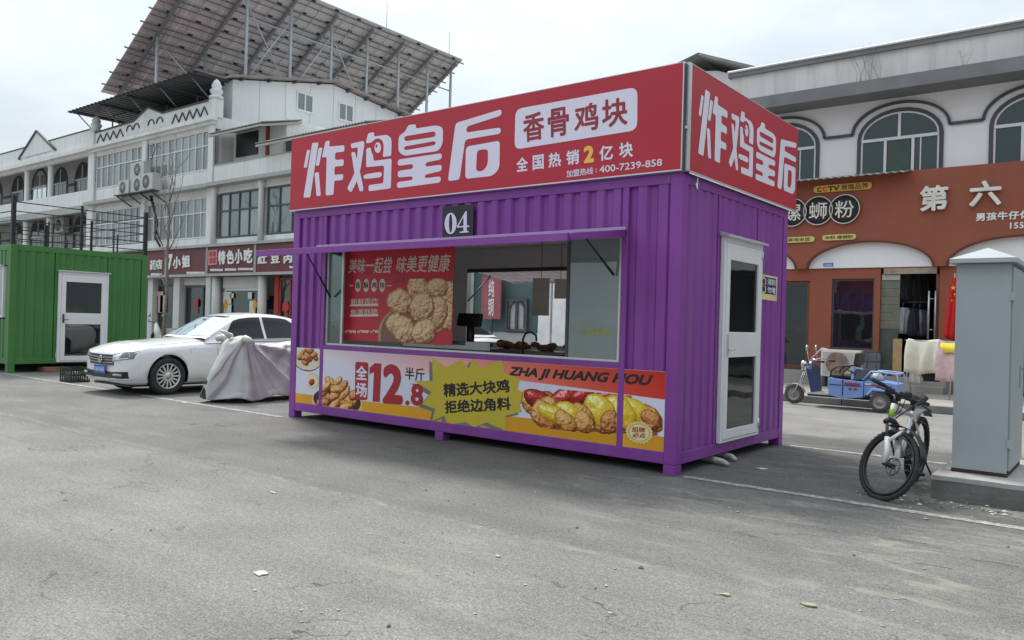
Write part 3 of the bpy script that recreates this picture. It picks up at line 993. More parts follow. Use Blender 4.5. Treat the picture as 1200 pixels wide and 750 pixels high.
def z4c(x, y): return (600 + x / 6.486, 155 + y / 6.486)
sm = MB()
for ch, q in (('全', ((35, 195), (122, 185), (122, 292), (35, 303))), ('国', ((158, 178), (243, 166), (243, 278), (158, 290))), ('热', ((278, 160), (375, 148), (375, 258), (278, 272))), ('销', ((413, 142), (512, 128), (512, 240), (413, 254))),
              ('亿', ((665, 105), (768, 92), (768, 208), (665, 222))), ('块', ((815, 84), (920, 68), (920, 186), (815, 200)))):
    t = text_mb(ch, 'y', SGY, None, None, d=0.002, bold=0.030, quad=[z4c(*p) for p in q])
    t.build('slogan_lettering', SIGNWHITE, frontsign)
t = text_mb('加盟热线', 'y', SGY, None, None, d=0.002, bold=0.018, quad=[z4c(*p) for p in ((415, 290), (618, 264), (618, 318), (415, 346))]); t.build('hotline_lettering', SIGNWHITE, frontsign)
t = text_mb(':', 'y', SGY, None, None, d=0.002, bold=0.02, quad=[z4c(*p) for p in ((636, 278), (646, 276), (646, 304), (636, 306))]); t.build('hotline_lettering', SIGNWHITE, frontsign)
t = text_mb('400-7239-858', 'y', SGY, None, None, d=0.002, bold=0.012, quad=[z4c(*p) for p in ((666, 256), (1142, 200), (1142, 254), (666, 310))]); t.build('phone_lettering', SIGNWHITE, frontsign)
text_mb('2', 'y', SGY, None, None, d=0.002, bold=0.05, quad=[z4c(*p) for p in ((545, 108), (625, 95), (625, 228), (545, 238))]).build('yellow_numeral', YELLOWINK, frontsign)

SGX = 0.048
RS = plane_fn('x', SGX)
sidesign = MB().box(SGX - 0.09, 0.03, SZ0, SGX, 3.05, SZ1).build('side_sign', SIGNRED, kiosk)
tr = MB()
tr.box(SGX - 0.032, -0.018, SZ0, SGX + 0.004, 0.0295, SZ1)
tr.box(SGX - 0.032, -0.018, SZ0 - 0.012, SGX + 0.001, 3.06, SZ0 - 0.001)
tr.box(SGX - 0.032, -0.018, SZ1 + 0.001, SGX + 0.002, 3.06, SZ1 + 0.008)
tr.build('sign_trim', ALU, sidesign)
MB().box(0.0, -0.045, 3.30, 0.045, -0.02, 3.325).build('sign_bracket', ALU, sidesign)
MB().tube([(0.03, 0.25, 2.90), (0.05, 0.20, 2.76), (0.08, 0.12, 2.80), (0.10, 0.11, 2.74)], 0.008).build('wire_hook', ALU, sidesign)
MB().box(SGX - 0.010, 0.05, SZ0 - 0.030, SGX - 0.001, 2.90, SZ0 - 0.016).build('light_tube', M('tube_white', (0.9, 0.9, 0.88), 0.3), sidesign)
def uvx(p): return uv_of('x', SGX, p)
allp = [p for g in GLYPHS for lp in g for p in lp]
a0, a1 = min(p[0] for p in allp), max(p[0] for p in allp)
b0, b1 = min(p[1] for p in allp), max(p[1] for p in allp)
q0, q1 = uvx((817.5, 176.8)), uvx((933.0, 172.0))
zt = uvx((827.7, 105.3))[1]
zb = uvx((925.0, 227.0))[1]
lt = MB()
letters_to(lt, RS, 0.002, lambda p: (q0[0] + (p[0] - a0) / (a1 - a0) * (q1[0] - q0[0]), zb + (p[1] - b0) / (b1 - b0) * (zt - zb)))
lt.build('title_lettering', SIGNWHITE, sidesign)
# steel posts and struts that carry the signs above the roof
for (x, y) in ((-0.07, 0.075), (-0.07, 1.5), (-0.07, 2.85), (-2.0, 0.075), (-4.0, 0.075), (-5.9, 0.075)):
    MB().box(x - 0.02, y - 0.01, H_ + 0.031, x + 0.02, y + 0.03, SZ1 - 0.02).build('sign_post', DARKIN, kiosk)
for x in (-2.0, -4.0, -5.9):
    MB().bar((x, 0.11, 3.75), (x, 1.3, H_ + 0.04), 0.03, 0.03).build('sign_strut', DARKIN, kiosk)
MB().bar((-0.09, 1.5, 3.75), (-1.3, 1.5, H_ + 0.04), 0.03, 0.03).build('sign_strut', DARKIN, kiosk)
MB().box(0.0135, -0.05, SZ0 - .01, 0.028, -0.025, SZ1 - 0.01).build('sign_post', DARKIN, kiosk)

# ---------------------------------------------------------------- printed banner under the window
BY = 0.009
FB = plane_fn('y', BY)
def ub(x, y): return uv_of('y', BY, (x, y))
bz0, bz1 = 0.2165, 0.9875
banner = MB()
for (a, b) in ((-5.865, XL - 0.0355), (XL + 0.0355, XR - 0.0355), (XR + 0.0355, -0.1305)):
    banner.box(a, BY, bz0, b, BY + 0.008, bz1)
banner = banner.build('printed_banner', M('banner_vinyl', (0.70, 0.68, 0.80), 0.5, var=0.03, scale=1), kiosk)
def strip(poly_top, poly_bot, c0, c1, name, d, split=True):
    """A printed band; its ink runs from colour c0 (left) to c1 (right)."""
    mb, cols = MB(), []
    n = len(poly_top)
    for i, (a, b) in enumerate(zip(poly_top, poly_bot)):
        t = i / (n - 1)
        c = lin(*[c0[k] * (1 - t) + c1[k] * t for k in range(3)])
        mb.v += [FB(a[0], a[1], d), FB(b[0], b[1], d)]
        cols += [c, c]
    for i in range(n - 1):
        mb.f.append((2 * i, 2 * i + 1, 2 * i + 3, 2 * i + 2)); mb.mi.append(0); mb.sm.append(False)
    return mb.build(name, print_mat(), banner, colors=cols, fix=False)
def wave(x):   # lower edge of the coloured top band
    pts = [(-5.24, .86), (-4.6, .80), (-4.1, .78), (-3.6, .76), (-3.2, .78), (-2.7, .86), (-2.3, .83), (-2.0, .79), (-1.4, .77), (-.9, .75), (-.13, .72)]
    return float(np.interp(x, [p[0] for p in pts], [p[1] for p in pts]))
for (a, b) in ((-5.275, XR - 0.037), (XR + 0.037, -0.132)):
    xs = np.linspace(a, b, 40)
    ct = lambda x: tuple(np.interp(x, [-5.3, -4, -2.8, -1.8, -0.6, -0.13], ch) for ch in zip((214, 206, 214), (222, 190, 200), (232, 165, 160), (226, 110, 90), (200, 60, 42), (196, 40, 28)))
    mb, cols = MB(), []
    for i, x in enumerate(xs):
        mb.v += [FB(x, bz1 - 0.002, 0.0012), FB(x, wave(x), 0.0012)]
        c = lin(*ct(x)); c2 = lin(*[min(255, q * 1.0 + 14) for q in ct(x)])
        cols += [c, c2]
    for i in range(len(xs) - 1):
        mb.f.append((2 * i, 2 * i + 1, 2 * i + 3, 2 * i + 2)); mb.mi.append(0); mb.sm.append(False)
    mb.build('printed_band', print_mat(), banner, colors=cols, fix=False)
for (a, b, za, zb_) in ((-5.863, XL - 0.037, .345, .345), (-4.6, XR - 0.037, .345, .40), (XR + 0.037, -0.132, .40, .36)):
    xs = np.linspace(a, b, 12)
    strip([(x, za + (zb_ - za) * i / 11) for i, x in enumerate(xs)], [(x, bz0 + 0.002) for x in xs], (228, 165, 40), (212, 150, 30), 'printed_band', 0.0014)
# starburst with its printed offset shadow
def zb6(x, y): return ub(500 + x / 4.138, 410 + y / 4.138)
star = [(28, 38), (95, 85), (165, 48), (205, 88), (225, 42), (262, 88), (365, 50), (378, 110), (452, 142), (440, 190), (505, 228), (450, 262), (462, 300), (385, 318), (382, 390), (290, 352), (232, 375), (190, 350), (105, 362), (85, 320), (28, 345), (42, 285), (-22, 262), (25, 205), (-60, 150), (30, 150)]
mbx, mby = np.mean([p[0] for p in star]), np.mean([p[1] for p in star])
sh = MB()
put2d(sh, *fill2d([[zb6(p[0] - 16, p[1] + 14) for p in star]]), FB, d=0.0020)
sh.build('starburst_backing', M('grey_ink', (0.20, 0.18, 0.16), 0.5), banner)
sb = MB()
put2d(sb, *fill2d([[zb6(*p) for p in star]]), FB, d=0.0028)
sb.build('starburst', M('olive_yellow_ink', (0.58, 0.45, 0.03), 0.5, var=0.03), banner)
BLKINK = M('black_ink', (0.012, 0.011, 0.011), 0.5)
def btxt(body, quad, mat, name, bold=0.03, d=0.0036, shear=0.0):
    return text_mb(body, 'y', BY, None, None, d=d, bold=bold, shear=shear, quad=[(500 + x / 4.138, 410 + y / 4.138) for x, y in quad]).build(name, mat, banner)
btxt('精选大块鸡', ((80, 163), (402, 140), (404, 207), (84, 230)), BLKINK, 'burst_lettering', 0.036)
btxt('拒绝边角料', ((86, 246), (408, 226), (410, 292), (90, 310)), BLKINK, 'burst_lettering', 0.036)
btxt('ZHA JI HUANG HOU', ((398, 80), (1100, 122), (1092, 190), (396, 136)), BLKINK, "pinyin_lettering", 0.048, d=0.0018, shear=0.28)
def zb5(x, y): return (340 + x / 6.667, 400 + y / 6.667)
INK12 = M('price_red_ink', (0.40, 0.012, 0.022), 0.5, var=0.03)
pill = MB()
put2d(pill, *fill2d([round_poly([uv_of('y', BY, zb5(*p)) for p in ((510, 158), (614, 165), (604, 462), (508, 452))], 0.05)]), FB, d=0.0036)
pill.build('price_tag', INK12, banner)
def ptxt(body, quad, mat, name, bold=0.03, d=0.0046):
    return text_mb(body, 'y', BY, None, None, d=d, bold=bold, quad=[zb5(*p) for p in quad]).build(name, mat, banner)
ptxt('全', ((518, 188), (606, 195), (604, 305), (516, 298)), SIGNWHITE, 'price_lettering')
ptxt('场', ((516, 320), (604, 327), (602, 440), (514, 432)), SIGNWHITE, 'price_lettering')
one = MB()
put2d(one, *fill2d([[uv_of('y', BY, zb5(*p)) for p in ((622, 205), (664, 170), (714, 173), (700, 474), (646, 470), (656, 238), (622, 258))]]), FB, d=0.0046)
one.build('price_numeral', INK12, banner)
ptxt('2', ((728, 176), (886, 180), (880, 496), (720, 484)), INK12, 'price_numeral', 0.045)
ptxt('.', ((902, 460), (934, 462), (932, 500), (900, 498)), INK12, 'price_numeral', 0.03)
ptxt('8', ((946, 328), (1042, 334), (1040, 508), (942, 500)), INK12, 'price_numeral', 0.042)
ptxt('半斤', ((900, 200), (1052, 212), (1050, 310), (898, 298)), BLKINK, 'price_lettering', 0.012)
# food pictures
def food(name, px0, px1, cell, painter, d):
    a, b = ub(*px0), ub(*px1)
    pc = Picture(min(a[0], b[0]), min(a[1], b[1]), max(a[0], b[0]), max(a[1], b[1]), cell)
    painter(pc)
    mb, cols = pc.mesh(FB, d)
    return mb.build(name, print_mat(), banner, colors=cols, fix=False)
rnd = random.Random(3)
def bowl_a(p):
    w, h = p.cu * p.nu, p.cv * p.nv
    cu, cv = p.u0 + w * 0.52, p.v0 + h * 0.52
    p.ellipse(cu, cv - h * 0.06, w * 0.55, h * 0.44, (0.25, 0.20, 0.18))
    p.ellipse(cu, cv - h * 0.02, w * 0.55, h * 0.44, (0.86, 0.80, 0.72))
    for k in range(15):
        t, r = rnd.uniform(0, 6.28), rnd.uniform(0, 0.36)
        p.lump(cu + math.cos(t) * r * w, cv + h * 0.10 + math.sin(t) * r * h * 0.75, w * 0.17, h * 0.13, rnd.uniform(-1, 1), 20 + k, DARKC, freq=1.2)
    p.a &= (p.V < 0.985) & (p.U > -5.862) & (p.U < XL - 0.037)
food('food_picture', (346, 406), (373.5, 437), 0.008, bowl_a, 0.0022)
def bowl_b(p):
    w, h = p.cu * p.nu, p.cv * p.nv
    p.ellipse(p.u0 + w * 0.56, p.v0 + h * 0.20, w * 0.47, h * 0.40, (0.82, 0.76, 0.62))
    p.ellipse(p.u0 + w * 0.55, p.v0 + h * 0.26, w * 0.43, h * 0.36, (0.30, 0.14, 0.07))
    p.ellipse(p.u0 + w * 0.09, p.v0 + h * 0.74, w * 0.13, h * 0.22, (0.84, 0.78, 0.62))
    p.ellipse(p.u0 + w * 0.09, p.v0 + h * 0.74, w * 0.10, h * 0.17, (0.90, 0.84, 0.70))
    p.lump(p.u0 + w * 0.08, p.v0 + h * 0.70, w * 0.055, h * 0.09, 0.4, 77, KETCH, gloss=0.3)
    spots = [(.38, .32, .13, .15), (.62, .25, .15, .14), (.80, .32, .12, .16), (.30, .16, .12, .13), (.50, .12, .14, .12), (.72, .12, .13, .12), (.33, .50, .11, .13), (.52, .42, .12, .14), (.70, .50, .12, .13), (.85, .47, .09, .14), (.44, .72, .13, .15), (.57, .80, .08, .10), (.68, .70, .08, .12), (.36, .62, .10, .10), (.55, .58, .12, .12)]
    for k, (a, b, c, d) in enumerate(spots):
        p.lump(p.u0 + a * w, p.v0 + b * h, c * w, d * h, rnd.uniform(-.8, .8), 50 + k, CRUST if k % 3 else DARKC, freq=1.2, gloss=0.12 if k % 2 else 0)
    p.a &= (p.V > bz0 + 0.002) & ((p.U < XL - 0.037) | (p.U > XL + 0.037))
food('food_picture', (361, 435), (424, 485), 0.008, bowl_b, 0.0024)
def tray(p):
    w, h = p.cu * p.nu, p.cv * p.nv
    U, V = (p.U - p.u0) / w, (p.V - p.v0) / h
    # wooden tray: long board and its dark left end
    lo = 0.02 + (U - 0.1) * 0.03
    p.paint((U > 0.02) & (U < 0.25) & (V > 0.50 - U * 2.2) & (V < 0.62 - (U - 0.02) * 0.9), (0.30, 0.15, 0.09))
    p.paint((U > 0.20) & (U < 0.97) & (V > -0.06 + U * 0.22) & (V < 0.04 + U * 0.40), (0.52, 0.32, 0.19))
    p.paint((U > 0.22) & (U < 0.97) & (V > 0.00 + U * 0.40) & (V < 0.035 + U * 0.42), (0.74, 0.56, 0.38))
    L = lambda a, b, c, d, r, s, t, **k: p.lump(p.u0 + a * w, p.v0 + b * h, c * w * 1.05, d * h * 1.6, r, s, t, **k)
    L(.60, .86, .075, .13, 0.3, 101, CRUST); L(.40, .80, .10, .16, .5, 102, DARKC)
    L(.52, .84, .10, .15, .4, 103, CRUST); L(.70, .88, .09, .12, .2, 104, DARKC)
    L(.10, .62, .09, .20, -.5, 105, CRUST); L(.20, .56, .09, .22, -.6, 106, DARKC)
    L(.33, .76, .12, .17, .5, 107, KETCH, gloss=.55, rough=.35); L(.46, .86, .09, .13, .4, 108, KETCH, gloss=.55, rough=.35)
    L(.14, .70, .11, .15, -.2, 109, KETCH, gloss=.55, rough=.35); L(.64, .92, .09, .10, .2, 110, KETCH, gloss=.5, rough=.35)
    L(.25, .48, .10, .16, -.5, 111, CRUST); L(.18, .34, .09, .20, -.6, 112, CRUST); L(.22, .22, .07, .18, .5, 113, DARKC)
    L(.91, .52, .10, .17, -.5, 114, CRUST); L(.80, .46, .09, .20, -.4, 115, CRUST); L(.62, .42, .09, .22, -.5, 116, CRUST)
    L(.84, .64, .13, .15, -.45, 117, CHEESE, gloss=.5, rough=.4, drip=.5); L(.72, .58, .12, .22, -.55, 118, CHEESE, gloss=.5, rough=.4, drip=.5)
    L(.59, .58, .11, .22, -.5, 119, CHEESE, gloss=.5, rough=.4, drip=.5); L(.46, .34, .10, .20, -.6, 120, CRUST)
    L(.38, .40, .11, .18, -.5, 121, CHEESE, gloss=.5, rough=.4, drip=.5); L(.26, .36, .12, .14, -.3, 122, CHEESE, gloss=.5, rough=.4, drip=.5)
    L(.35, .22, .09, .15, -.5, 123, CRUST); L(.49, .25, .07, .16, -.6, 124, CRUST); L(.66, .34, .06, .18, -.3, 125, DARKC); L(.93, .50, .07, .13, -.5, 126, DARKC)
    p.a &= (p.V > bz0 + 0.003) & (p.U < -0.133) & ((p.U < XR - 0.037) | (p.U > XR + 0.037))
food('food_picture', (610, 452), (776, 519), 0.0075, tray, 0.0042)
def badge(p):
    w, h = p.cu * p.nu, p.cv * p.nv
    x, y = (p.U - p.u0 - w / 2) / (w / 2), (p.V - p.v0 - h / 2) / (h / 2)
    t = np.arctan2(y, x); r = np.sqrt(x * x + y * y)
    p.paint(r < 0.92 + 0.05 * np.cos(t * 22), (0.88, 0.79, 0.55))
    p.paint(r < 0.74, (0.72, 0.60, 0.34)); p.paint(r < 0.68, (0.90, 0.84, 0.62))
food('food_badge', (733, 491), (766, 523), 0.006, badge, 0.0062)
btxt('招牌', ((998, 372), (1062, 376), (1060, 402), (996, 398)), INK12, 'badge_lettering', 0.02, d=0.0076)
btxt('必点', ((1002, 400), (1064, 404), (1062, 428), (1000, 424)), INK12, 'badge_lettering', 0.02, d=0.0076)

# ---------------------------------------------------------------- door on the right end
DX = 0.0
door = MB().box(0.006, 1.0, 0.235, 0.030, 1.93, 2.33)
dy0, dy1, dz0, dz1 = 0.915, 1.985, 0.222, 2.385
df = MB()
for bx in ((0.001, dy0, dz0, 0.045, dy0 + 0.055, dz1), (0.001, dy1 - 0.055, dz0, 0.045, dy1, dz1), (0.001, dy0 + 0.0555, dz1 - 0.06, 0.045, dy1 - 0.0555, dz1), (0.001, dy0 + 0.0555, dz0, 0.045, dy1 - 0.0555, dz0 + 0.03)):
    df.box(*bx)
dfr = df.build('door_frame', WHITEFRAME, kiosk, bevel=0.004)
MB().prism([(0.0, 2.388), (0.10, 2.372), (0.10, 2.395), (0.0, 2.43)], lambda u, v, d: (u + 0.001, d, v), dy0 - 0.03, dy1 + 0.03).build('door_canopy', ALU, kiosk)
ly0, ly1, lz0, lz1 = dy0 + 0.058, dy1 - 0.058, dz0 + 0.034, dz1 - 0.064
leaf = MB()
st_ = 0.085
leaf.box(0.008, ly0, lz0, 0.055, ly0 + st_, lz1)
leaf.box(0.008, ly1 - st_, lz0, 0.055, ly1, lz1)
for (a, b) in ((lz0, 0.355), (1.115, 1.385), (2.145, lz1)):
    leaf.box(0.008, ly0 + st_ + 0.0005, a, 0.054, ly1 - st_ - 0.0005, b)
dleaf = leaf.build('door', WHITEFRAME, kiosk, bevel=0.005)
for (a, b) in ((0.3555, 1.1145), (1.3855, 2.1445)):
    MB().box(0.028, ly0 + st_ + 0.001, a, 0.034, ly1 - st_ - 0.001, b).build('door_pane', DOORPANE, dleaf)
MB().box(0.056, ly0 + 0.025, 1.14, 0.066, ly0 + 0.06, 1.36).tube([(0.066, ly0 + 0.042, 1.20), (0.10, ly0 + 0.042, 1.20), (0.105, ly0 + 0.05, 1.20), (0.105, ly0 + 0.13, 1.20)], 0.009).build('door_handle', ALU, dleaf)
for z in (0.30, 2.2):
    MB().tube([(0.055, ly1 + 0.01, z), (0.055, ly1 + 0.01, z + 0.11)], 0.014).build('hinge', ALU, dleaf)
# notice stuck beside the door
ST = plane_fn('x', 0.0)
nt = MB().prism([uv_of('x', 0, p) for p in ((891, 320.5), (912, 325), (911, 353), (891, 350.5))], ST, -0.012, -0.009).build('door_notice', M('notice_cream', (0.66, 0.58, 0.28), 0.5), kiosk)
MB().prism([uv_of('x', 0, p) for p in ((892, 323.2), (910.3, 326.8), (909.8, 345.6), (891.6, 343.6))], ST, -0.0085, -0.007).build('notice_panel', M('navy_ink', (0.02, 0.015, 0.10), 0.5), nt)
rg = MB()
for (cu, cv) in (uv_of('x', 0, (895.8, 330.0)), uv_of('x', 0, (895.6, 338.5))):
    o_ = [(cu + 0.075 * math.cos(t), cv + 0.055 * math.sin(t)) for t in [2 * math.pi * k / 18 for k in range(18)]]
    i_ = [(cu + 0.05 * math.cos(t), cv + 0.035 * math.sin(t)) for t in [2 * math.pi * k / 18 for k in range(18)]]
    put2d(rg, *fill2d([o_, i_]), ST, d=-0.0065)
rg.build('notice_symbol', M('notice_yellow', (0.62, 0.54, 0.16), 0.5), nt)
ntx = MB()
for body, q in (('消防', ((900, 326), (909.6, 328), (909.4, 335), (900, 333.6))), ('勿堵', ((900, 335.6), (909.4, 337), (909.2, 344.4), (900, 343)))):
    t = text_mb(body, 'x', 0.0, None, None, d=-0.0065, bold=0.02, quad=q); ntx.add(t.v, t.f)
ntx.build('notice_lettering', SIGNWHITE, nt)

# ---------------------------------------------------------------- things inside and around the kiosk
PY = 0.14
pTL, pBR = on(404.3, 294.7, 'y', PY), on(529.2, 403.9, 'y', PY)
px0, px1 = on(401.4, 398, 'y', PY).x, on(530.5, 380, 'y', PY).x
pz0, pz1 = on(401.4, 398, 'y', PY).z, 2.33
poster = thing('menu_poster', 'red hanging menu poster of fried chicken pieces inside the kiosk window', 'poster', ((px0 + px1) / 2, PY, pz0))
PF = plane_fn('y', PY)
MB().box(px0, PY, pz0, px1, PY + 0.004, pz1).build('poster_sheet', M('poster_red', (0.55, 0.018, 0.035), 0.45, var=0.08, scale=1.3), poster)
def pq(x, y): return (400 + x / 5.77, 280 + y / 5.77)
def ptx(body, quad, name, mat, bold=0.01, shear=0.15, d=0.002):
    text_mb(body, 'y', PY, None, None, d=d, bold=bold, shear=shear, quad=[pq(*p) for p in quad]).build(name, mat, poster)
CREAM = M('cream_ink', (0.72, 0.62, 0.55), 0.5)
ptx('美味一起尝', ((48, 135), (345, 118), (345, 235), (48, 232)), 'poster_title', CREAM, 0.012, 0.25)
ptx('味美更健康', ((372, 118), (742, 98), (742, 222), (372, 228)), 'poster_title', CREAM, 0.012, 0.25)
dots = MB()
for cx_ in (113, 168, 222, 277):
    q = uv_of('y', PY, pq(cx_, 314))
    put2d(dots, *fill2d([[(q[0] + 0.058 * math.cos(t), q[1] + 0.088 * math.sin(t)) for t in [2 * math.pi * k / 20 for k in range(20)]]]), PF, d=0.0015)
for (a, b) in ((55, 82), (308, 340)):
    q, r = uv_of('y', PY, pq(a, 316)), uv_of('y', PY, pq(b, 313))
    dots.add([PF(q[0], q[1] - .006, .0015), PF(r[0], q[1] - .006, .0015), PF(r[0], q[1] + .006, .0015), PF(q[0], q[1] + .006, .0015)], [(0, 1, 2, 3)])
dots.build('poster_dots', CREAM, poster)
for ch, cx_ in zip('香酥鸡块', (113, 168, 222, 277)):
    ptx(ch, ((cx_ - 17, 293), (cx_ + 17, 292), (cx_ + 17, 334), (cx_ - 17, 335)), 'dot_lettering', BLKINK, 0.015, 0, d=0.003)
ptx('ZHA JI HUANG HOU', ((352, 262), (750, 256), (750, 306), (352, 312)), 'poster_pinyin', M('dull_red_ink', (0.30, 0.05, 0.055), 0.5), 0.0, 0)
ptx('新鲜现炸', ((66, 405), (250, 398), (250, 440), (66, 446)), 'poster_lettering', CREAM, 0.01, 0, d=0.003)
ptx('焦香酥脆', ((62, 476), (248, 470), (248, 510), (62, 516)), 'poster_lettering', CREAM, 0.01, 0, d=0.003)
br_ = MB()
for (y0, y1) in ((440, 456), (510, 526)):
    q = [uv_of('y', PY, pq(*p)) for p in ((60, y0 + 2), (250, y0 - 3), (250, y1 - 3), (58, y1))]
    br_.add([PF(a, b, .0015) for a, b in q], [(0, 1, 2, 3)])
for x in (24, 110, 198):
    for (p0, p1) in (((x, 622), (x + 8, 634)), ((x + 8, 634), (x + 22, 614))):
        a, b = uv_of('y', PY, pq(*p0)), uv_of('y', PY, pq(*p1))
        br_.bar(PF(a[0], a[1], .002), PF(b[0], b[1], .002), 0.016, 0.001, up=(0, 1, 0))
    a, b = uv_of('y', PY, pq(x + 26, 634)), uv_of('y', PY, pq(x + 76, 634))
    for k in range(4):
        u = a[0] + (b[0] - a[0]) * (k + 0.1) / 4
        br_.add([PF(u, a[1] - .0, .0015), PF(u + 0.028, a[1] - .0, .0015), PF(u + 0.028, a[1] + .035, .0015), PF(u, a[1] + .035, .0015)], [(0, 1, 2, 3)])
br_.build('poster_marks', CREAM, poster)
a, b = uv_of('y', PY, pq(250, 700)), uv_of('y', PY, pq(748, 265))
pc = Picture(a[0], max(a[1], pz0 + 0.004), px1 - 0.01, b[1], 0.0085)
w, h = pc.cu * pc.nu, pc.cv * pc.nv
Ux, Vx = (pc.U - pc.u0) / w, (pc.V - pc.v0) / h
rr_ = lambda x, y: np.abs(x) ** 3 + np.abs(y) ** 3
ang = 0.35
xx, yy = (Ux - 0.60), (Vx - 0.42)
pc.paint(rr_(xx / 0.60, (yy - xx * 0.55) / 0.36) < 1, (0.72, 0.60, 0.52))
pc.paint(rr_(xx / 0.565, (yy - xx * 0.55) / 0.33) < 1, (0.52, 0.40, 0.33))
for k, (a_, b_, c_, d_) in enumerate([(.92, .70, .17, .26), (.55, .84, .16, .20), (.95, .42, .13, .24), (.80, .86, .14, .16), (.30, .62, .19, .22), (.80, .50, .15, .25), (.60, .55, .17, .24), (.22, .30, .13, .16), (.36, .20, .17, .22), (.64, .18, .17, .19)]):
    pc.lump(pc.u0 + a_ * w, pc.v0 + b_ * h, c_ * w, d_ * h, rnd.uniform(-.5, .5), 300 + k, PALE, rough=0.5, freq=1.4)
pc.a &= (pc.U < px1 - 0.004) & (pc.V > pz0 + 0.004)
mb, cols = pc.mesh(PF, 0.004)
mb.build('poster_picture', print_mat(), poster, colors=cols, fix=False)

# counter along the front, glass display, till, tray, hanging cards, tap, rear sign
STEEL = M('stainless_steel', (0.42, 0.43, 0.43), 0.3, metal=0.7, var=0.08)
ct = thing('serving_counter', 'steel serving counter inside the kiosk behind the window sill', 'counter', (-3, 0.5, 0.236))
MB().box(-5.2, 0.25, 1.00, -0.75, 0.80, 1.04).build('counter_top', STEEL, ct)
MB().box(-5.15, 0.28, 0.236, -0.8, 0.78, 0.998).build('counter_body', M('counter_body', (0.35, 0.36, 0.36), 0.5), ct)
till = thing('till_monitor', 'black till screen on the counter seen through the kiosk window', 'till', (-3.45, 0.55, 1.04))
q0, q1 = on(537.5, 367, 'y', 0.55), on(564, 383, 'y', 0.55)
MB().obox(((q0.x + q1.x) / 2, 0.55, (q0.z + q1.z) / 2), (abs(q1.x - q0.x), 0.05, abs(q0.z - q1.z)), (R_(-12), 0, 0)).build('screen', BLACK, till, bevel=0.01)
MB().tube([((q0.x + q1.x) / 2, 0.57, 1.04), ((q0.x + q1.x) / 2, 0.57, q1.z + 0.06)], 0.05, n=12).build('stand', BLACK, till)
MB().lathe([(0.0, 0), (0.13, 0), (0.13, 0.015), (0.03, 0.03), (0.0, 0.03)], ((q0.x + q1.x) / 2, 0.57, 1.041)).build('base', BLACK, till)
dc = thing('display_case', 'low glass display case on the kiosk counter beside the till', 'display case', (-3.3, 0.35, 1.04))
MB().box(-4.0, 0.26, 1.041, -2.55, 0.52, 1.05).build('case_floor', STEEL, dc)
MB().box(-4.0, 0.262, 1.051, -2.55, 0.268, 1.17).box(-4.0, 0.269, 1.17, -2.55, 0.52, 1.176).build('case_glass', glass('case_glass', see=0.5, refl=0.2, body=(0.2, 0.24, 0.24)), dc)
ft = thing('fried_chicken_tray', 'tray of fried chicken behind the kiosk window at the rear hatch', 'food tray', (-3.1, 2.2, 1.05))
MB().box(-4.3, 1.95, 0.236, -1.6, 2.75, 1.00).build('stand', M('counter_body', (0, 0, 0)), ft)
MB().box(-4.2, 2.0, 1.001, -1.7, 2.5, 1.03).build('pan', STEEL, ft)
lump = MB()
for k in range(46):
    x, y = random.uniform(-4.1, -1.8), random.uniform(2.05, 2.45)
    r = random.uniform(0.05, 0.09)
    ph = random.uniform(0, 6)
    lump.lathe([(0, -r * .6), (r * .8, -r * .4), (r, 0), (r * .7, r * .5), (0, r * .7)], (x, y, 1.06 + random.uniform(0, .06)), n=7)
lump.build('chicken_heap', M('fried_crust', (0.30, 0.13, 0.045), 0.7, var=0.4, scale=30, bump=0.5, bscale=50), ft)
for k, (pa, pb, lab) in enumerate((((624.5, 326), (643, 370), 'long brown paper menu card hanging from the kiosk ceiling'), ((650, 327), (663.5, 350), 'short brown paper menu card hanging beside the long one'))):
    a, b = on(*pa, 'y', 1.6), on(*pb, 'y', 1.6)
    cd = thing('menu_card', lab, 'menu card', ((a.x + b.x) / 2, 1.6, b.z), group='paper cards hanging in the kiosk')
    MB().box(a.x, 1.6, b.z, b.x, 1.605, a.z).build('card', M('kraft_card', (0.60, 0.55, 0.46), 0.7), cd)
    MB().tube([((a.x + b.x) / 2, 1.603, a.z), ((a.x + b.x) / 2, 1.603, 2.60)], 0.004, n=5).build('cord', BLACK, cd)
a = on(622, 393, 'y', 1.0)
tp = tag(MB().tube([(a.x - .12, 1.0, 1.04), (a.x - .12, 1.0, 1.22), (a.x - .08, 1.0, 1.29), (a.x, 1.0, 1.31), (a.x + .08, 1.0, 1.27), (a.x + .09, 1.0, 1.2)], 0.014).box(a.x - .18, .95, 1.005, a.x + .4, 1.4, 1.04).build('kitchen_tap', DARKIN), 'dark curved kitchen tap inside the kiosk', 'tap')

# hoses poking out under the right end
hs = MB()
hs.tube([(-0.7, 1.0, 0.06), (-0.3, 0.96, 0.055), (-0.05, 0.94, 0.05), (0.09, 0.91, 0.04), (0.16, 0.88, 0.028)], [0.034, 0.036, 0.034, 0.031, 0.018], n=10)
hs.tube([(-0.7, 1.28, 0.06), (-0.3, 1.28, 0.06), (-0.08, 1.29, 0.055), (0.03, 1.27, 0.045), (0.10, 1.23, 0.025)], [0.032, 0.034, 0.033, 0.03, 0.018], n=10)
tag(hs.build('drain_hose', M('grey_wrapped_hose', (0.45, 0.44, 0.41), 0.7, var=0.25, scale=18, bump=0.3, bscale=40)), 'pale wrapped drain hoses poking out beneath the purple kiosk', 'hose')

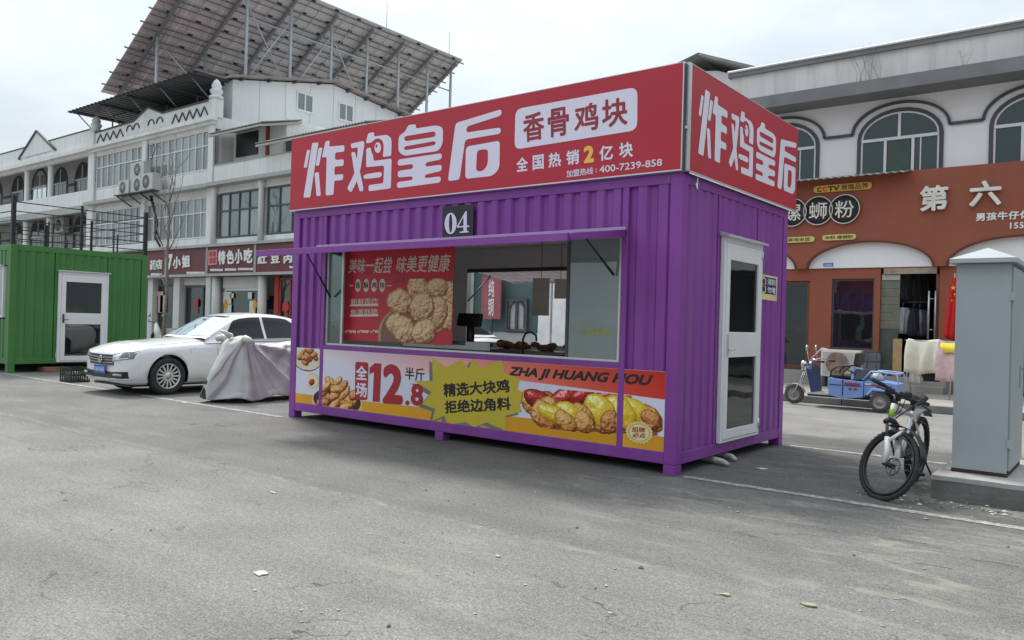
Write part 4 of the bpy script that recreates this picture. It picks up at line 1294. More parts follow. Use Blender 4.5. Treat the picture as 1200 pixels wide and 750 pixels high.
# ================================================================== the left-hand row of buildings (facade on y = 12)
WALL = M('weathered_white_render', (0.77, 0.77, 0.75), 0.8, var=0.06, scale=0.5, streak=0.45, dirt=((0.30, 0.29, 0.27), 0.4))
WALLG = M('grey_render', (0.42, 0.42, 0.41), 0.8, var=0.08, scale=0.5, streak=0.4, dirt=((0.22, 0.21, 0.20), 0.4))
TRIMW = M('white_window_frame', (0.70, 0.70, 0.69), 0.5, var=0.05)
TRIMD = M('dark_moulding', (0.075, 0.075, 0.082), 0.7, var=0.12)
FRAMED = M('dark_window_frame', (0.06, 0.075, 0.075), 0.5)
PANE_L = glass('curtained_pane', see=0.0, refl=0.16, body=(0.26, 0.275, 0.275))
PANE_M = glass('half_curtained_pane', see=0.0, refl=0.16, body=(0.15, 0.165, 0.165))
PANE_D = glass('dim_pane', see=0.0, refl=0.15, body=(0.05, 0.055, 0.055))
SHOPGLASS = glass('shop_glass', tint=(0.7, 0.75, 0.74), see=0.55, refl=0.08, body=(0.03, 0.035, 0.035))
GALVD = M('dull_galvanised_steel', (0.24, 0.245, 0.25), 0.6, var=0.1)
SHEDROOF = M('dark_sheet_roof', (0.10, 0.105, 0.11), 0.6, var=0.15, scale=0.8)
TILE = M('grey_tin_roof', (0.26, 0.255, 0.235), 0.65, var=0.2, scale=2)
PANELW = M('white_sandwich_panel', (0.66, 0.67, 0.68), 0.55, var=0.04, scale=0.4, streak=0.15)
F12 = plane_fn('y', 12.0)

def window_grid(parent, x0, x1, z0, z1, y, cols, split, fmat, panes, t=0.06, seed=0):
    """A window unit: one frame mesh, one pane child whose lights differ a little."""
    rg = random.Random(seed)
    fr = MB()
    zs = z0 + (z1 - z0) * split
    fr.box(x0, y - 0.05, z0, x1, y + 0.03, z0 + t)
    fr.box(x0, y - 0.05, z1 - t, x1, y + 0.03, z1)
    for i in range(cols + 1):
        x = x0 + (x1 - x0 - t) * i / cols
        w = t if i in (0, cols) else t * 0.8
        fr.box(x, y - 0.045, z0 + t + .001, x + w, y + 0.025, z1 - t - .001)
    if split:
        fr.box(x0 + .001, y - 0.042, zs - t * 0.45, x1 - .001, y + 0.02, zs + t * 0.45)
    f = fr.build('window', fmat, parent)
    pm = MB()
    for i in range(cols):
        a, b = x0 + (x1 - x0) * i / cols, x0 + (x1 - x0) * (i + 1) / cols
        for (c, d) in (((z0, zs), (zs, z1)) if split else ((z0, z1),)):
            dy = rg.uniform(-0.004, 0.004)
            pm.add([(a, y + dy, c), (b, y - dy, c), (b, y + dy * .5, d), (a, y - dy, d)], [(0, 1, 2, 3)], rg.choice(range(len(panes))))
    pm.build('pane', panes, f, fix=False)
    return f

def arch_poly(x0, x1, z0, zs, k=14, rise=None):
    """Outline with an arched head: springing at zs, semi-ellipse above."""
    r = (x1 - x0) / 2
    h = rise if rise is not None else r
    c = (x0 + x1) / 2
    return [(x0, z0), (x1, z0)] + [(c + r * math.cos(t), zs + h * math.sin(t)) for t in [math.pi * i / k for i in range(k + 1)]]

def ring(mb, poly_o, poly_i, fn, d0, d1):
    n = len(poly_o)
    vo0 = [fn(a, b, d0) for a, b in poly_o]; vi0 = [fn(a, b, d0) for a, b in poly_i]
    vo1 = [fn(a, b, d1) for a, b in poly_o]; vi1 = [fn(a, b, d1) for a, b in poly_i]
    f = []
    for i in range(n - 1):
        j = i + 1
        f += [(2 * n + i, 2 * n + j, 3 * n + j, 3 * n + i), (i, n + i, n + j, j), (i, j, 2 * n + j, 2 * n + i), (n + i, 3 * n + i, 3 * n + j, n + j)]
    mb.add(vo0 + vi0 + vo1 + vi1, f)

def arch_window(parent, x0, x1, z0, zs, y, fmat, pmat, trimmat, rise=None, mull=2, tw=0.16):
    fn = plane_fn('y', y)
    op = arch_poly(x0, x1, z0, zs, rise=rise)
    mb = MB().add([fn(a, b, 0.012) for a, b in op], [tuple(range(len(op)))])
    w = mb.build('window', pmat, parent)
    o = arch_poly(x0 - tw, x1 + tw, z0, zs, rise=(rise or (x1 - x0) / 2) + tw)[1:] + [(x0 - tw, z0)]
    i = arch_poly(x0 + .01, x1 - .01, z0, zs, rise=(rise or (x1 - x0) / 2) - .01)[1:] + [(x0 + .01, z0)]
    t = MB()
    ring(t, o, i, fn, 0.0, 0.035)
    t.build('window_surround', trimmat, w)
    b = MB()
    for k in range(1, mull + 1):
        x = x0 + (x1 - x0) * k / (mull + 1)
        b.box(x - .03, y - .03, z0, x + .03, y - .0125, zs)
    b.box(x0 + .011, y - .052, zs - .04, x1 - .011, y - .0126, zs + .04)
    b.box((x0 + x1) / 2 - .028, y - .05, zs + .041, (x0 + x1) / 2 + .028, y - .0125, zs + (rise or (x1 - x0) / 2) * 0.98)
    b.build('window_bars', fmat, w)
    return w

# ---------------------------------------------------------------- A: the arcaded block at the far left
AX0, AX1 = -72.0, -39.62
blkA = thing('arcaded_building', 'white two-gallery building with round columns and arched windows at the far left', 'building', ((AX0 + AX1) / 2, 16, 0))
MB().box(AX0, 13.6, 0, AX1, 24, 10.3).build('wall', WALLG, blkA)
MB().box(AX0, 12.0, 9.58, AX1, 12.24, 9.95).box(AX0, 12.251, 10.2, AX1, 13.599, 10.3).box(AX0, 11.72, 9.74, AX1, 11.999, 9.95).build('eave', WALL, blkA)
MB().box(AX0, 12.02, 9.951, AX1, 12.25, 10.90).build('roof_parapet', WALL, blkA)
MB().box(AX0, 12.0, 10.901, AX1, 12.27, 10.97).build('parapet_coping', TRIMD, blkA)
pd = MB().prism([(-48.85, 10.33), (-44.04, 10.33), (-46.5, 11.62)], F12, 0.04, 0.0).build('pediment', WALL, blkA)
MB().bar((-48.95, 11.95, 10.30), (-46.5, 11.95, 11.68), 0.12, 0.10).bar((-46.5, 11.95, 11.68), (-43.95, 11.95, 10.30), 0.12, 0.10).build('pediment_edge', TRIMD, pd)
for (z0, z1, zb) in ((6.98, 7.75, 7.0), (4.0, 4.75, 4.0)):
    MB().box(AX0, 12.0, z0, AX1, 12.15, z1).build('balcony_parapet', WALL, blkA)
    MB().box(AX0, 11.95, z0 - 0.35, AX1, 12.2, z0 - 0.001).box(AX0, 12.201, z0 - 0.05, AX1, 13.599, z0 - 0.001).build('gallery_slab', WALLG, blkA)
for x in (-45.15, -48.4, -55.0, -57.5, -60.8, -64.1):
    for (z0, z1) in ((7.751, 9.579), (4.751, 6.629), (0, 3.649)):
        MB().lathe([(0.20, z0), (0.16, z0 + .1), (0.155, z1 - .15), (0.21, z1)], (x, 12.25, 0), n=18).build('column', WALL, blkA)
MB().box(-39.95, 11.98, 0, AX1, 12.2, 9.579).build('end_pier', WALL, blkA)
for k, (a, b) in enumerate(((-45.12, -43.43), (-48.0, -46.35), (-51.2, -49.1), (-54.4, -52.6), (-58.0, -56.2), (-61.4, -59.6))):
    arch_window(blkA, a, b, 7.0, 8.95, 13.6, TRIMW, PANE_D, TRIMD)
    arch_window(blkA, a, b, 4.1, 5.88, 13.6, TRIMW, PANE_D, TRIMD)
for z in (8.75, 5.9):
    for (a, b) in ((-43.25, -40.3), (-46.15, -45.3), (-48.9, -48.2), (-52.4, -51.4), (-56.0, -54.6)):
        MB().box(a, 13.54, z - .07, b, 13.599, z + .07).build('string_moulding', TRIMD, blkA)

# ---------------------------------------------------------------- B: the glazed block
BX0, BX1 = -39.6, -28.03
blkB = thing('glazed_building', 'three-storey white building with white gridded windows and zigzag roof parapet', 'building', ((BX0 + BX1) / 2, 16, 0))
PX = -34.0     # pilaster between the two bays
wl_ = MB()
wl_.box(BX0, 12.02, 9.46, BX1, 24, 10.0)
wl_.box(BX0, 12.06, 6.56, BX1, 12.3, 7.70)
wl_.box(BX0, 12.06, 4.31, BX1, 12.3, 4.74)
wl_.box(BX0, 12.3, 4.2, BX1, 24, 9.459)
wl_.box(BX0, 12.6, 0, BX0 + .3, 24, 4.199).box(BX1 - .3, 12.6, 0, BX1, 24, 4.199).box(BX0 + .3, 14.6, 0, BX1 - .3, 24, 4.199)
wl_.build('wall', WALL, blkB)
MB().box(BX0 - .1, 11.7, 9.76, BX1 + .15, 12.019, 9.93).box(BX0 - .1, 11.85, 9.62, BX1 + .1, 12.019, 9.759).build('cornice', WALL, blkB)
MB().box(BX0, 11.62, 6.86, BX1, 12.059, 7.02).build('floor_band', WALLG, blkB)
MB().box(BX0, 11.8, 4.305, BX1, 12.059, 4.42).build('sign_ledge', WALLG, blkB)
for x in (BX0 + .2, PX, BX1 - .2):
    MB().box(x - .2, 11.93, 4.42, x + .2, 12.059, 6.859).box(x - .2, 11.93, 7.021, x + .2, 12.019, 9.619).build('pilaster', WALL, blkB)
for s, (a, b) in enumerate(((BX0 + .42, PX - .22), (PX + .22, BX1 - .42))):
    window_grid(blkB, a, b, 7.71, 9.46, 12.1, 8 if s == 0 else 9, 0.62, TRIMW, [PANE_L, PANE_M, PANE_M, PANE_L], seed=s)
    window_grid(blkB, a, b, 4.75, 6.55, 12.1, 8 if s == 0 else 9, 0.62, TRIMW, [PANE_L, PANE_M, PANE_M], seed=s + 4)
# ornamental parapet with zigzags, rings and a low central gable
def zpar(x): return float(np.interp(x, [-39.5, -35.25, -33.85, -32.5, -28.0], [10.62, 10.68, 11.15, 10.70, 10.70]))
xs = [-39.3, -37, -35.25, -34.5, -33.85, -33.2, -32.5, -30, -28.35]
par = MB().prism([(x, 9.931) for x in (xs[0], xs[-1])] + [(x, zpar(x)) for x in reversed(xs)], F12, 0.0, -0.22).build('roof_parapet', WALL, blkB)
cp = MB()
for a, b in zip(xs[:-1], xs[1:]):
    cp.bar((a, 12.1, zpar(a) + .035), (b, 12.1, zpar(b) + .035), 0.30, 0.07)
cp.build('parapet_coping', TRIMD, par)
zz = MB()
def zig(x0, x1, n):
    for k in range(n):
        a, b = x0 + (x1 - x0) * k / n, x0 + (x1 - x0) * (k + 1) / n
        m = (a + b) / 2
        zz.bar((a, 11.975, 10.10), (m, 11.975, 10.50), 0.05, 0.045, up=(0, 1, 0))
        zz.bar((m, 11.975, 10.50), (b, 11.975, 10.10), 0.05, 0.045, up=(0, 1, 0))
zig(-39.0, -36.2, 4)
zig(-31.6, -28.6, 5)
for x in (-35.6, -34.9, -33.5, -32.7):
    zz.tube([(x + .28 * math.cos(t), 11.97, 10.30 + .26 * math.sin(t)) for t in [math.pi * i / 10 for i in range(11)]], 0.028, n=6)
zz.box(-36.0, 11.95, 10.0, -32.0, 11.999, 10.05)
zz.build('zigzag_moulding', TRIMD, par)
for x in (-27.95 - .25, -39.45):
    MB().box(x - .22, 11.9, 9.94, x + .22, 12.34, 10.72).lathe([(0.20, 10.72), (0.30, 10.78), (0.30, 10.86), (0.18, 10.92), (0.27, 11.06), (0.27, 11.14), (0.18, 11.2), (0.22, 11.32), (0.13, 11.52), (0.03, 11.62)], (x, 12.12, 0), n=16).build('finial', WALL, blkB)
# dark sheet shed over the roof terrace
sh = MB()
zf, zr = 11.72, 11.70
for k in range(30):
    a, b = -40.6 + 12.4 * k / 30, -40.6 + 12.4 * (k + 1) / 30
    m_ = a + (b - a) * 0.5
    for (p, q, up) in ((a, m_, 0), (m_, b, 0.035)):
        sh.add([(p, 11.1, zf + up), (q, 11.1, zf + up), (q, 16.6, zr + up), (p, 16.6, zr + up)], [(0, 1, 2, 3)])
    sh.add([(m_, 11.1, zf), (m_, 11.1, zf + .035), (m_, 16.6, zr + .035), (m_, 16.6, zr)], [(0, 1, 2, 3)])
shed = sh.build('shed_roof', SHEDROOF, blkB, fix=False)
sp = MB()
for x in (-40.0, -37.2, -34.4, -31.6, -28.8):
    sp.bar((x, 11.2, zf - .06), (x, 16.5, zr - .06), 0.06, 0.10)
for y in (11.25, 12.9, 14.6, 16.3):
    z = zf + (zr - zf) * (y - 11.1) / 5.5 - .015
    sp.bar((-40.5, y, z), (-28.3, y, z), 0.05, 0.06)
sp.build('shed_framing', DARKIN, shed)
for x in (-40.0, -37.2, -34.4, -31.6, -28.9):
    MB().tube([(x, 12.4, 10.75), (x - .1, 11.4, 11.68)], 0.03, n=6).build('shed_strut', GALVD, shed)
    MB().tube([(x, 13.2, 10.0), (x, 13.2, 11.69)], 0.04, n=6).build('shed_post', GALVD, shed)
MB().box(-38.8, 15.0, 10.0, -29.26, 15.2, 11.68).build('terrace_wall', M('dark_terrace_wall', (0.12, 0.125, 0.13), 0.7, var=0.2, scale=1), blkB)
for k in range(4):
    x = -37.6 + k * 2.3
    MB().box(x, 14.93, 10.15, x + 1.3, 14.999, 11.5).build('terrace_window', PANE_D, blkB)
# white panel house behind, its gable end facing the street on the right
GX = -28.1
gb = MB()
prof = [(12.84, 10.0), (24.0, 10.0), (24.0, 12.35), (18.33, 12.95), (12.84, 11.78)]
gb.prism(prof, lambda u, v, d: (GX + d, u, v), 0.0, -1.15)
gb.box(-34.0, 15.3, 10.0, GX - 1.16, 23.9, 12.2)
gable = gb.build('panel_house', PANELW, blkB)
rf = MB()
for (y0, z0, y1, z1) in ((12.6, 11.80, 18.33, 13.02), (18.33, 13.02, 24.6, 12.36)):
    rf.add([(GX + .35, y0, z0), (GX + .35, y1, z1), (GX - 1.3, y1, z1), (GX - 1.3, y0, z0), (GX + .35, y0, z0 + .1), (GX + .35, y1, z1 + .1), (GX - 1.3, y1, z1 + .1), (GX - 1.3, y0, z0 + .1)],
           [(0, 1, 2, 3), (7, 6, 5, 4), (0, 4, 5, 1), (1, 5, 6, 2), (2, 6, 7, 3), (3, 7, 4, 0)])
rf.build('house_roof', M('rust_grey_roof', (0.24, 0.20, 0.19), 0.7, var=0.2, scale=1), gable)
for y in (14.2, 15.6, 17.0, 18.4, 19.8, 21.2, 22.6):
    MB().box(GX + .0005, y - .012, 10.0, GX + .006, y + .012, float(np.interp(y, [12.84, 18.33, 24], [11.78, 12.95, 12.35]))).build('panel_seam', M('seam_grey', (0.36, 0.36, 0.37), 0.6), gable)
for (yc, zc) in ((16.68, 11.66), (19.18, 11.74)):
    w = MB()
    for bx in ((yc - .48, zc - .45, yc - .42, zc + .45), (yc + .42, zc - .45, yc + .48, zc + .45), (yc - .03, zc - .38, yc + .03, zc + .38), (yc - .419, zc - .45, yc + .419, zc - .381), (yc - .419, zc + .381, yc + .419, zc + .45)):
        w.box(GX + .001, bx[0], bx[1], GX + .06, bx[2], bx[3])
    wo = w.build('house_window', TRIMW, gable)
    MB().box(GX + .002, yc - .42, zc - .38, GX + .02, yc + .42, zc + .38).build('pane', PANE_M, wo)
rb = MB()
for y in (19.2, 20.4, 21.6, 22.8):
    z = float(np.interp(y, [18.33, 24.0], [12.9, 12.3]))
    rb.box(GX + .001, y - .06, z - .05, GX + .33, y + .06, z + .06)
for y in (13.2, 14.6, 16.0, 17.4):
    z = float(np.interp(y, [12.84, 18.33], [11.75, 12.9]))
    rb.box(GX + .001, y - .05, z - .02, GX + .30, y + .05, z + .07)
rb.build('purlin_end', DARKIN, gable)

# ---------------------------------------------------------------- C: the shop block behind the kiosk
CX0, CX1 = -28.0, -16.6
blkC = thing('shop_building', 'white building with dark framed windows and a tin-roofed terrace behind the kiosk', 'building', ((CX0 + CX1) / 2, 16, 0))
wc = MB()
wc.box(CX0, 12.06, 6.60, CX1, 12.3, 6.90).box(CX0, 12.06, 4.31, CX1, 12.3, 4.66).box(CX0, 12.3, 4.2, CX1, 22, 6.95)
wc.box(CX0, 12.6, 0, CX0 + .3, 22, 4.199).box(CX1 - .3, 12.6, 0, CX1, 22, 4.199).box(CX0 + .3, 14.6, 0, CX1 - .3, 22, 4.199)
wc.box(CX0, 12.9, 6.951, -24.2, 22, 9.55).box(-24.19, 14.4, 6.951, CX1, 22, 9.0)
wc.build('wall', WALL, blkC)
MB().box(CX0, 11.98, 7.03, CX1, 12.2, 7.80).build('terrace_parapet', WALL, blkC)
MB().box(CX0, 11.6, 6.88, CX1, 12.059, 7.029).build('floor_band', WALLG, blkC)
MB().box(CX0, 11.95, 7.801, CX1, 12.23, 7.84).build('parapet_coping', WALLG, blkC)
MB().box(CX0, 11.8, 4.305, CX1, 12.059, 4.42).build('sign_ledge', WALLG, blkC)
for k, x in enumerate((-27.85, -24.42, -20.6, -16.75)):
    MB().lathe([(0.12, 4.421), (0.11, 6.6), (0.15, 6.7), (0.15, 6.879)], (x, 11.95, 0), n=14).build('column', WALL, blkC)
for k, (a, b) in enumerate(((-27.6, -24.66), (-24.18, -20.84), (-20.36, -17.04))):
    window_grid(blkC, a, b, 4.67, 6.59, 12.1, 4, 0.60, FRAMED, [PANE_M, PANE_L, PANE_L], t=0.07, seed=30 + k)
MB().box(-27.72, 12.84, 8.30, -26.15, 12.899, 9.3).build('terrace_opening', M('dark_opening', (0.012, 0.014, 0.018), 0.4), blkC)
MB().box(-25.5, 12.8, 7.85, -25.35, 12.899, 9.5).build('red_post', M('faded_red_post', (0.30, 0.05, 0.05), 0.6), blkC)
def tin(x0, x1, y0, z0, y1, z1, mat, name):
    t = MB()
    n = int((x1 - x0) / 0.16)
    rows = [[], []]
    for k in range(n * 4 + 1):
        x = x0 + (x1 - x0) * k / (n * 4)
        dz = 0.03 * math.cos(k * math.pi / 2)
        rows[0].append((x, y0, z0 + dz)); rows[1].append((x, y1, z1 + dz))
    t.grid(rows)
    return t.build(name, mat, blkC, fix=False, solid=0.01)
ta = tin(-27.9, -24.1, 11.6, 9.10, 13.6, 9.62, TILE, 'tin_awning')
MB().box(-27.9, 11.62, 8.97, -24.1, 11.70, 9.05).bar((-24.15, 11.66, 9.0), (-24.15, 13.6, 9.52), .06, .09).build('awning_beam', WALLG, ta)
tb = tin(-24.3, -17.8, 11.5, 8.25, 14.6, 9.05, TILE, 'tin_awning')
MB().box(-24.3, 11.52, 8.12, -17.8, 11.60, 8.20).build('awning_beam', WALLG, tb)
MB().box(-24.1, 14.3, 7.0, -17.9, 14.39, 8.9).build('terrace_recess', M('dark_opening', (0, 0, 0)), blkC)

# ---------------------------------------------------------------- ground-floor shops under B and C
PIER = M('pale_stone_pier', (0.58, 0.57, 0.54), 0.7, var=0.06, scale=1.2)
SHOPIN = M('shop_interior', (0.16, 0.165, 0.165), 0.7, var=0.3, scale=0.9)
def bay(parent, x0, x1, ztop, fmat, doorx=None, mull=()):
    """One shop opening: frame, glass, and a shallow room behind."""
    fr = MB()
    fr.box(x0, 12.35, 0.15, x0 + .09, 12.45, ztop).box(x1 - .09, 12.35, 0.15, x1, 12.45, ztop).box(x0 + .091, 12.35, ztop - .1, x1 - .091, 12.45, ztop)
    for m in mull:
        fr.box(m - .05, 12.352, 0.15, m + .05, 12.448, ztop - .101)
    f = fr.build('shopfront', fmat, parent)
    MB().box(x0 + .091, 12.39, 0.15, x1 - .091, 12.40, ztop - .101).build('pane', SHOPGLASS, f)
    rg = random.Random(int(x0 * 10))
    st = MB()
    for k in range(7):
        a = rg.uniform(x0 + .2, x1 - .6)
        st.box(a, 13.4 + k * .1, 0.15, a + rg.uniform(.3, .9), 13.6 + k * .1, rg.uniform(0.9, 2.3), rg.randrange(4))
    st.build('shop_stock', [SHOPIN, M('stock_dark', (0.06, 0.065, 0.07), 0.7), M('stock_pale', (0.42, 0.41, 0.38), 0.7), M('stock_red', (0.28, 0.04, 0.04), 0.7)], f)
    return f
shop1 = bay(blkB, -33.1, -31.2, 2.75, FRAMED)
shop0 = bay(blkB, -36.5, -33.6, 2.75, FRAMED, mull=(-35.2,))
shop2 = bay(blkB, -30.65, -28.45, 2.7, FRAMED, mull=(-29.2,))
shop3 = bay(blkC, -27.5, -24.75, 2.55, TRIMW)
shop4 = bay(blkC, -23.6, -19.6, 2.95, M('red_shop_frame', (0.28, 0.035, 0.03), 0.5), mull=(-22.9,))
MB().box(-30.9, 12.30, 2.701, -28.2, 12.5, 3.03).build('fascia_board', PIER, blkB)
MB().box(-27.55, 12.30, 2.552, -24.7, 12.5, 3.03).build('fascia_board', PIER, blkC)
for x, w in ((-33.35, .22), (-31.0, .26)):
    MB().box(x - w, 12.1, 0, x + w, 12.6, 3.03).build('pier', PIER, blkB)
MB().box(-28.4, 12.0, 0, -28.05, 12.6, 3.03).build('pier', PIER, blkB)
for x in (-27.8, -24.45):
    MB().lathe([(0.19, 0), (0.18, 3.03)], (x, 12.15, 0), n=16).build('round_pier', PIER, blkC)
MB().box(-23.9, 12.32, 0.1, -23.62, 12.5, 3.03).build('red_curtain', M('red_curtain', (0.40, 0.04, 0.03), 0.7, var=0.3, scale=8, stretch=(6, 6, 0.2)), blkC)
# festival ornaments stuck on the shop glass
LANR = M('paper_red', (0.50, 0.03, 0.03), 0.6)
LANO = M('paper_orange', (0.75, 0.30, 0.04), 0.6)
def diamond(px, py, w, h, mat, parent, y=12.34):
    q = on(px, py, 'y', y)
    m = MB().prism([(q.x, q.z - h), (q.x + w, q.z - h * .4), (q.x + w, q.z + h * .4), (q.x, q.z + h), (q.x - w, q.z + h * .4), (q.x - w, q.z - h * .4)], plane_fn('y', y), 0.02, 0.012)
    m.box(q.x - .04, y - .018, q.z - h * 2.0, q.x + .04, y - .012, q.z - h)
    m.build('paper_ornament', mat, parent)
diamond(212, 357, .14, .2, LANR, shop2); diamond(230.5, 355, .14, .24, LANR, shop2)
diamond(265, 357, .15, .22, LANO, shop3); diamond(299, 357, .14, .22, LANO, shop3); diamond(335, 360, .2, .26, LANR, shop4)
q = on(221.5, 357, 'y', 13.2)
mq = MB().lathe([(0.0, q.z - .9), (.05, q.z - .9), (.05, q.z - .5), (.24, q.z - .4), (.20, q.z), (.30, q.z + .35), (.10, q.z + .5), (.07, q.z + .62), (.12, q.z + .75), (0, q.z + .85)], (q.x, 13.2, 0), n=14)
tag(mq.build('mannequin', M('pale_mannequin', (0.5, 0.48, 0.45), 0.6)), 'pale mannequin standing behind the shop glass between red ornaments', 'mannequin')
nt_ = MB()
for (px, py, w, h) in ((266.5, 349, .30, .26), (296, 361, .22, .3), (268, 365, .2, .3), (272, 346.5, .12, .1), (293, 346.5, .14, .14)):
    q = on(px, py, 'y', 12.34)
    nt_.box(q.x - w, 12.33, q.z - h, q.x + w, 12.338, q.z + h)
nt_.build('window_notice', M('paper_white', (0.6, 0.64, 0.55), 0.7), shop3)
nt_ = MB()
for (px, py, w, h) in ((180.5, 358, .35, .45), (186, 354, .4, .5), (191, 356, .25, .4), (181, 368, .3, .3)):
    q = on(px, py, 'y', 12.34)
    nt_.box(q.x - w, 12.33, q.z - h, q.x + w, 12.338, q.z + h)
nt_.build('window_notice', M('paper_pink', (0.55, 0.36, 0.36), 0.7), shop0)

# shop signs: maroon boards in steel frames
MAROON = M('maroon_board', (0.135, 0.030, 0.034), 0.55, var=0.12, scale=0.8, streak=0.2, dirt=((0.22, 0.12, 0.12), 0.3))
LETW = M('white_letter', (0.72, 0.72, 0.70), 0.5)
def zs(x, y): return (160 + x / 6.316, 270 + y / 6.316)
def shop_sign(x0, x1, label, glyphs, dots=None):
    s = thing('shop_sign', label, 'sign', ((x0 + x1) / 2, 11.9, 3.06))
    MB().box(x0 + .05, 11.90, 3.16, x1 - .05, 12.0, 4.28).build('sign_board', MAROON, s)
    MB().box(x0, 11.86, 3.05, x1, 12.02, 3.159).box(x0, 11.86, 3.16, x0 + .049, 12.02, 4.30).box(x1 - .049, 11.86, 3.16, x1, 12.02, 4.30).build('sign_frame', WALLG, s)
    mb = MB()
    for body, quad in glyphs:
        t = text_mb(body, 'y', 11.9, None, None, d=0.01, bold=0.045, thick=0.03, quad=[zs(*p) for p in quad])
        mb.add(t.v, t.f)
    mb.build('sign_lettering', LETW, s)
    if dots:
        mb = MB()
        for (xa, xb, y) in dots:
            n = max(2, int((xb - xa) / 11))
            for k in range(n):
                a = uv_of('y', 11.9, zs(xa + (xb - xa) * (k + .12) / n, y - 8)); b = uv_of('y', 11.9, zs(xa + (xb - xa) * (k + .88) / n, y + 8))
                mb.box(a[0], 11.885, b[1], b[0], 11.8995, a[1])
        mb.build('small_print', LETW, s)
    return s
xa = lambda px: on(px, 310, 'y', 11.9).x
shop_sign(-40.4, xa(194.6), 'maroon pharmacy sign partly hidden by the green kiosk and the bare tree', [('药店', ((104, 222), (195, 212), (195, 286), (104, 296)))], [(108, 190, 325)])
shop_sign(xa(194.8), xa(242.6), 'maroon shop sign with the numeral 7 and two white characters', [('7', ((230, 180), (272, 174), (268, 290), (236, 292))), ('小', ((274, 196), (334, 192), (330, 282), (274, 286))), ('姐', ((342, 186), (402, 180), (400, 272), (344, 280)))], [(372, 506, 314)])
s3 = shop_sign(xa(243.0), xa(299.0), 'maroon snack shop sign with a pink square stamp and four white characters', [('特', ((610, 152), (664, 146), (662, 250), (610, 256))), ('色', ((672, 148), (728, 142), (726, 246), (672, 252))), ('小', ((732, 140), (790, 134), (788, 244), (732, 250))), ('吃', ((800, 136), (864, 130), (862, 240), (800, 248)))], [(546, 640, 293), (655, 740, 290), (752, 864, 286)])
st_m = MB().prism([uv_of('y', 11.9, zs(*p)) for p in ((538, 150), (600, 144), (598, 252), (536, 258))], plane_fn('y', 11.9), 0.035, 0.001)
stamp = st_m.build('sign_stamp', M('stamp_pink', (0.62, 0.30, 0.30), 0.5), s3)
rm = MB()
for (a, b, c, d) in ((546, 158, 565, 195), (571, 156, 592, 193), (546, 205, 565, 244), (571, 203, 592, 242)):
    p, q = uv_of('y', 11.9, zs(a, b)), uv_of('y', 11.9, zs(c, d))
    rm.box(p[0], 11.855, q[1], q[0], 11.864, p[1])
rm.build('stamp_marks', M('stamp_red', (0.42, 0.04, 0.05), 0.5), stamp)
shop_sign(xa(299.4), -19.4, 'maroon clothes shop sign with large white characters running behind the kiosk', [('红', ((900, 190), (972, 182), (970, 244), (900, 250))), ('豆', ((998, 184), (1066, 178), (1064, 240), (998, 246))), ('内', ((1094, 180), (1158, 174), (1156, 240), (1094, 246)))], [(1132, 1180, 272)])

# outdoor air-conditioner units on the facade
ACW = M('ac_casing', (0.50, 0.50, 0.475), 0.5, var=0.08)
def ac_unit(x0, x1, z0, z1, y, label, fans, d=0.34):
    t = thing('air_conditioner', label, 'air conditioner', ((x0 + x1) / 2, y, z0), group='air conditioners on the glazed facade')
    MB().box(x0, y - d, z0, x1, y, z1).build('casing', ACW, t, bevel=0.015)
    h = (z1 - z0) / fans
    for k in range(fans):
        r = min(x1 - x0, h) * 0.40
        cx, cz = x0 + (x1 - x0) * (0.42 if fans == 1 else 0.5), z0 + h * (k + .5)
        g = MB()
        g.lathe([(0, 0), (r, 0)], (cx, y - d - .004, cz), 'y', n=20)
        go = g.build('fan_opening', BLACK, t)
        gr = MB()
        for rr in (1.0, .72, .44, .18):
            gr.tube([(cx + r * rr * math.cos(a), y - d - .012, cz + r * rr * math.sin(a)) for a in [2 * math.pi * i / 18 for i in range(18)]], 0.010, n=5, closed=True)
        for a in range(6):
            c_, s_ = math.cos(a * math.pi / 6), math.sin(a * math.pi / 6)
            gr.tube([(cx - r * c_, y - d - .014, cz - r * s_), (cx + r * c_, y - d - .014, cz + r * s_)], 0.008, n=5)
        gr.build('fan_grille', ACW, go)
    return t
brk = MB()
brk.box(-35.5, 11.25, 6.98, -31.9, 12.05, 7.02)
for x in (-35.3, -34.2, -33.1, -32.1):
    brk.bar((x, 11.3, 6.98), (x, 12.04, 6.55), .05, .05)
brk.build('ac_bracket', DARKIN, blkB)
ac_unit(-34.15, -32.95, 7.03, 8.45, 11.75, 'tall twin-fan air conditioner in the middle of the facade shelf', 2)
ac_unit(-35.35, -34.35, 7.03, 7.72, 11.75, 'small air conditioner left of the twin-fan unit', 1)
ac_unit(-32.85, -31.85, 7.03, 7.80, 11.72, 'boxy air conditioner right of the twin-fan unit', 1, 0.45)
q = on(73, 264, 'y', 13.2)
ac_unit(q.x - .65, q.x + .45, q.z - .42, q.z + .4, 13.4, 'air conditioner on the gallery wall of the arcaded building', 1)
cb = MB()
cb.tube([(-32.9, 11.7, 7.0), (-32.7, 11.8, 6.3), (-32.4, 11.85, 5.6), (-32.3, 11.7, 4.9), (-31.8, 11.7, 4.45)], 0.05, n=6)
cb.tube([(-32.75, 11.7, 7.0), (-32.6, 11.8, 6.2), (-32.5, 11.85, 5.2), (-31.6, 11.7, 4.5)], 0.03, n=6)
cb.tube([(-33.3, 12.0, 9.4), (-32.9, 11.9, 9.1), (-33.0, 11.8, 8.6)], 0.02, n=5)
tag(cb.build('hanging_cable', BLACK), 'dark cables sagging below the air conditioners on the facade', 'cable')

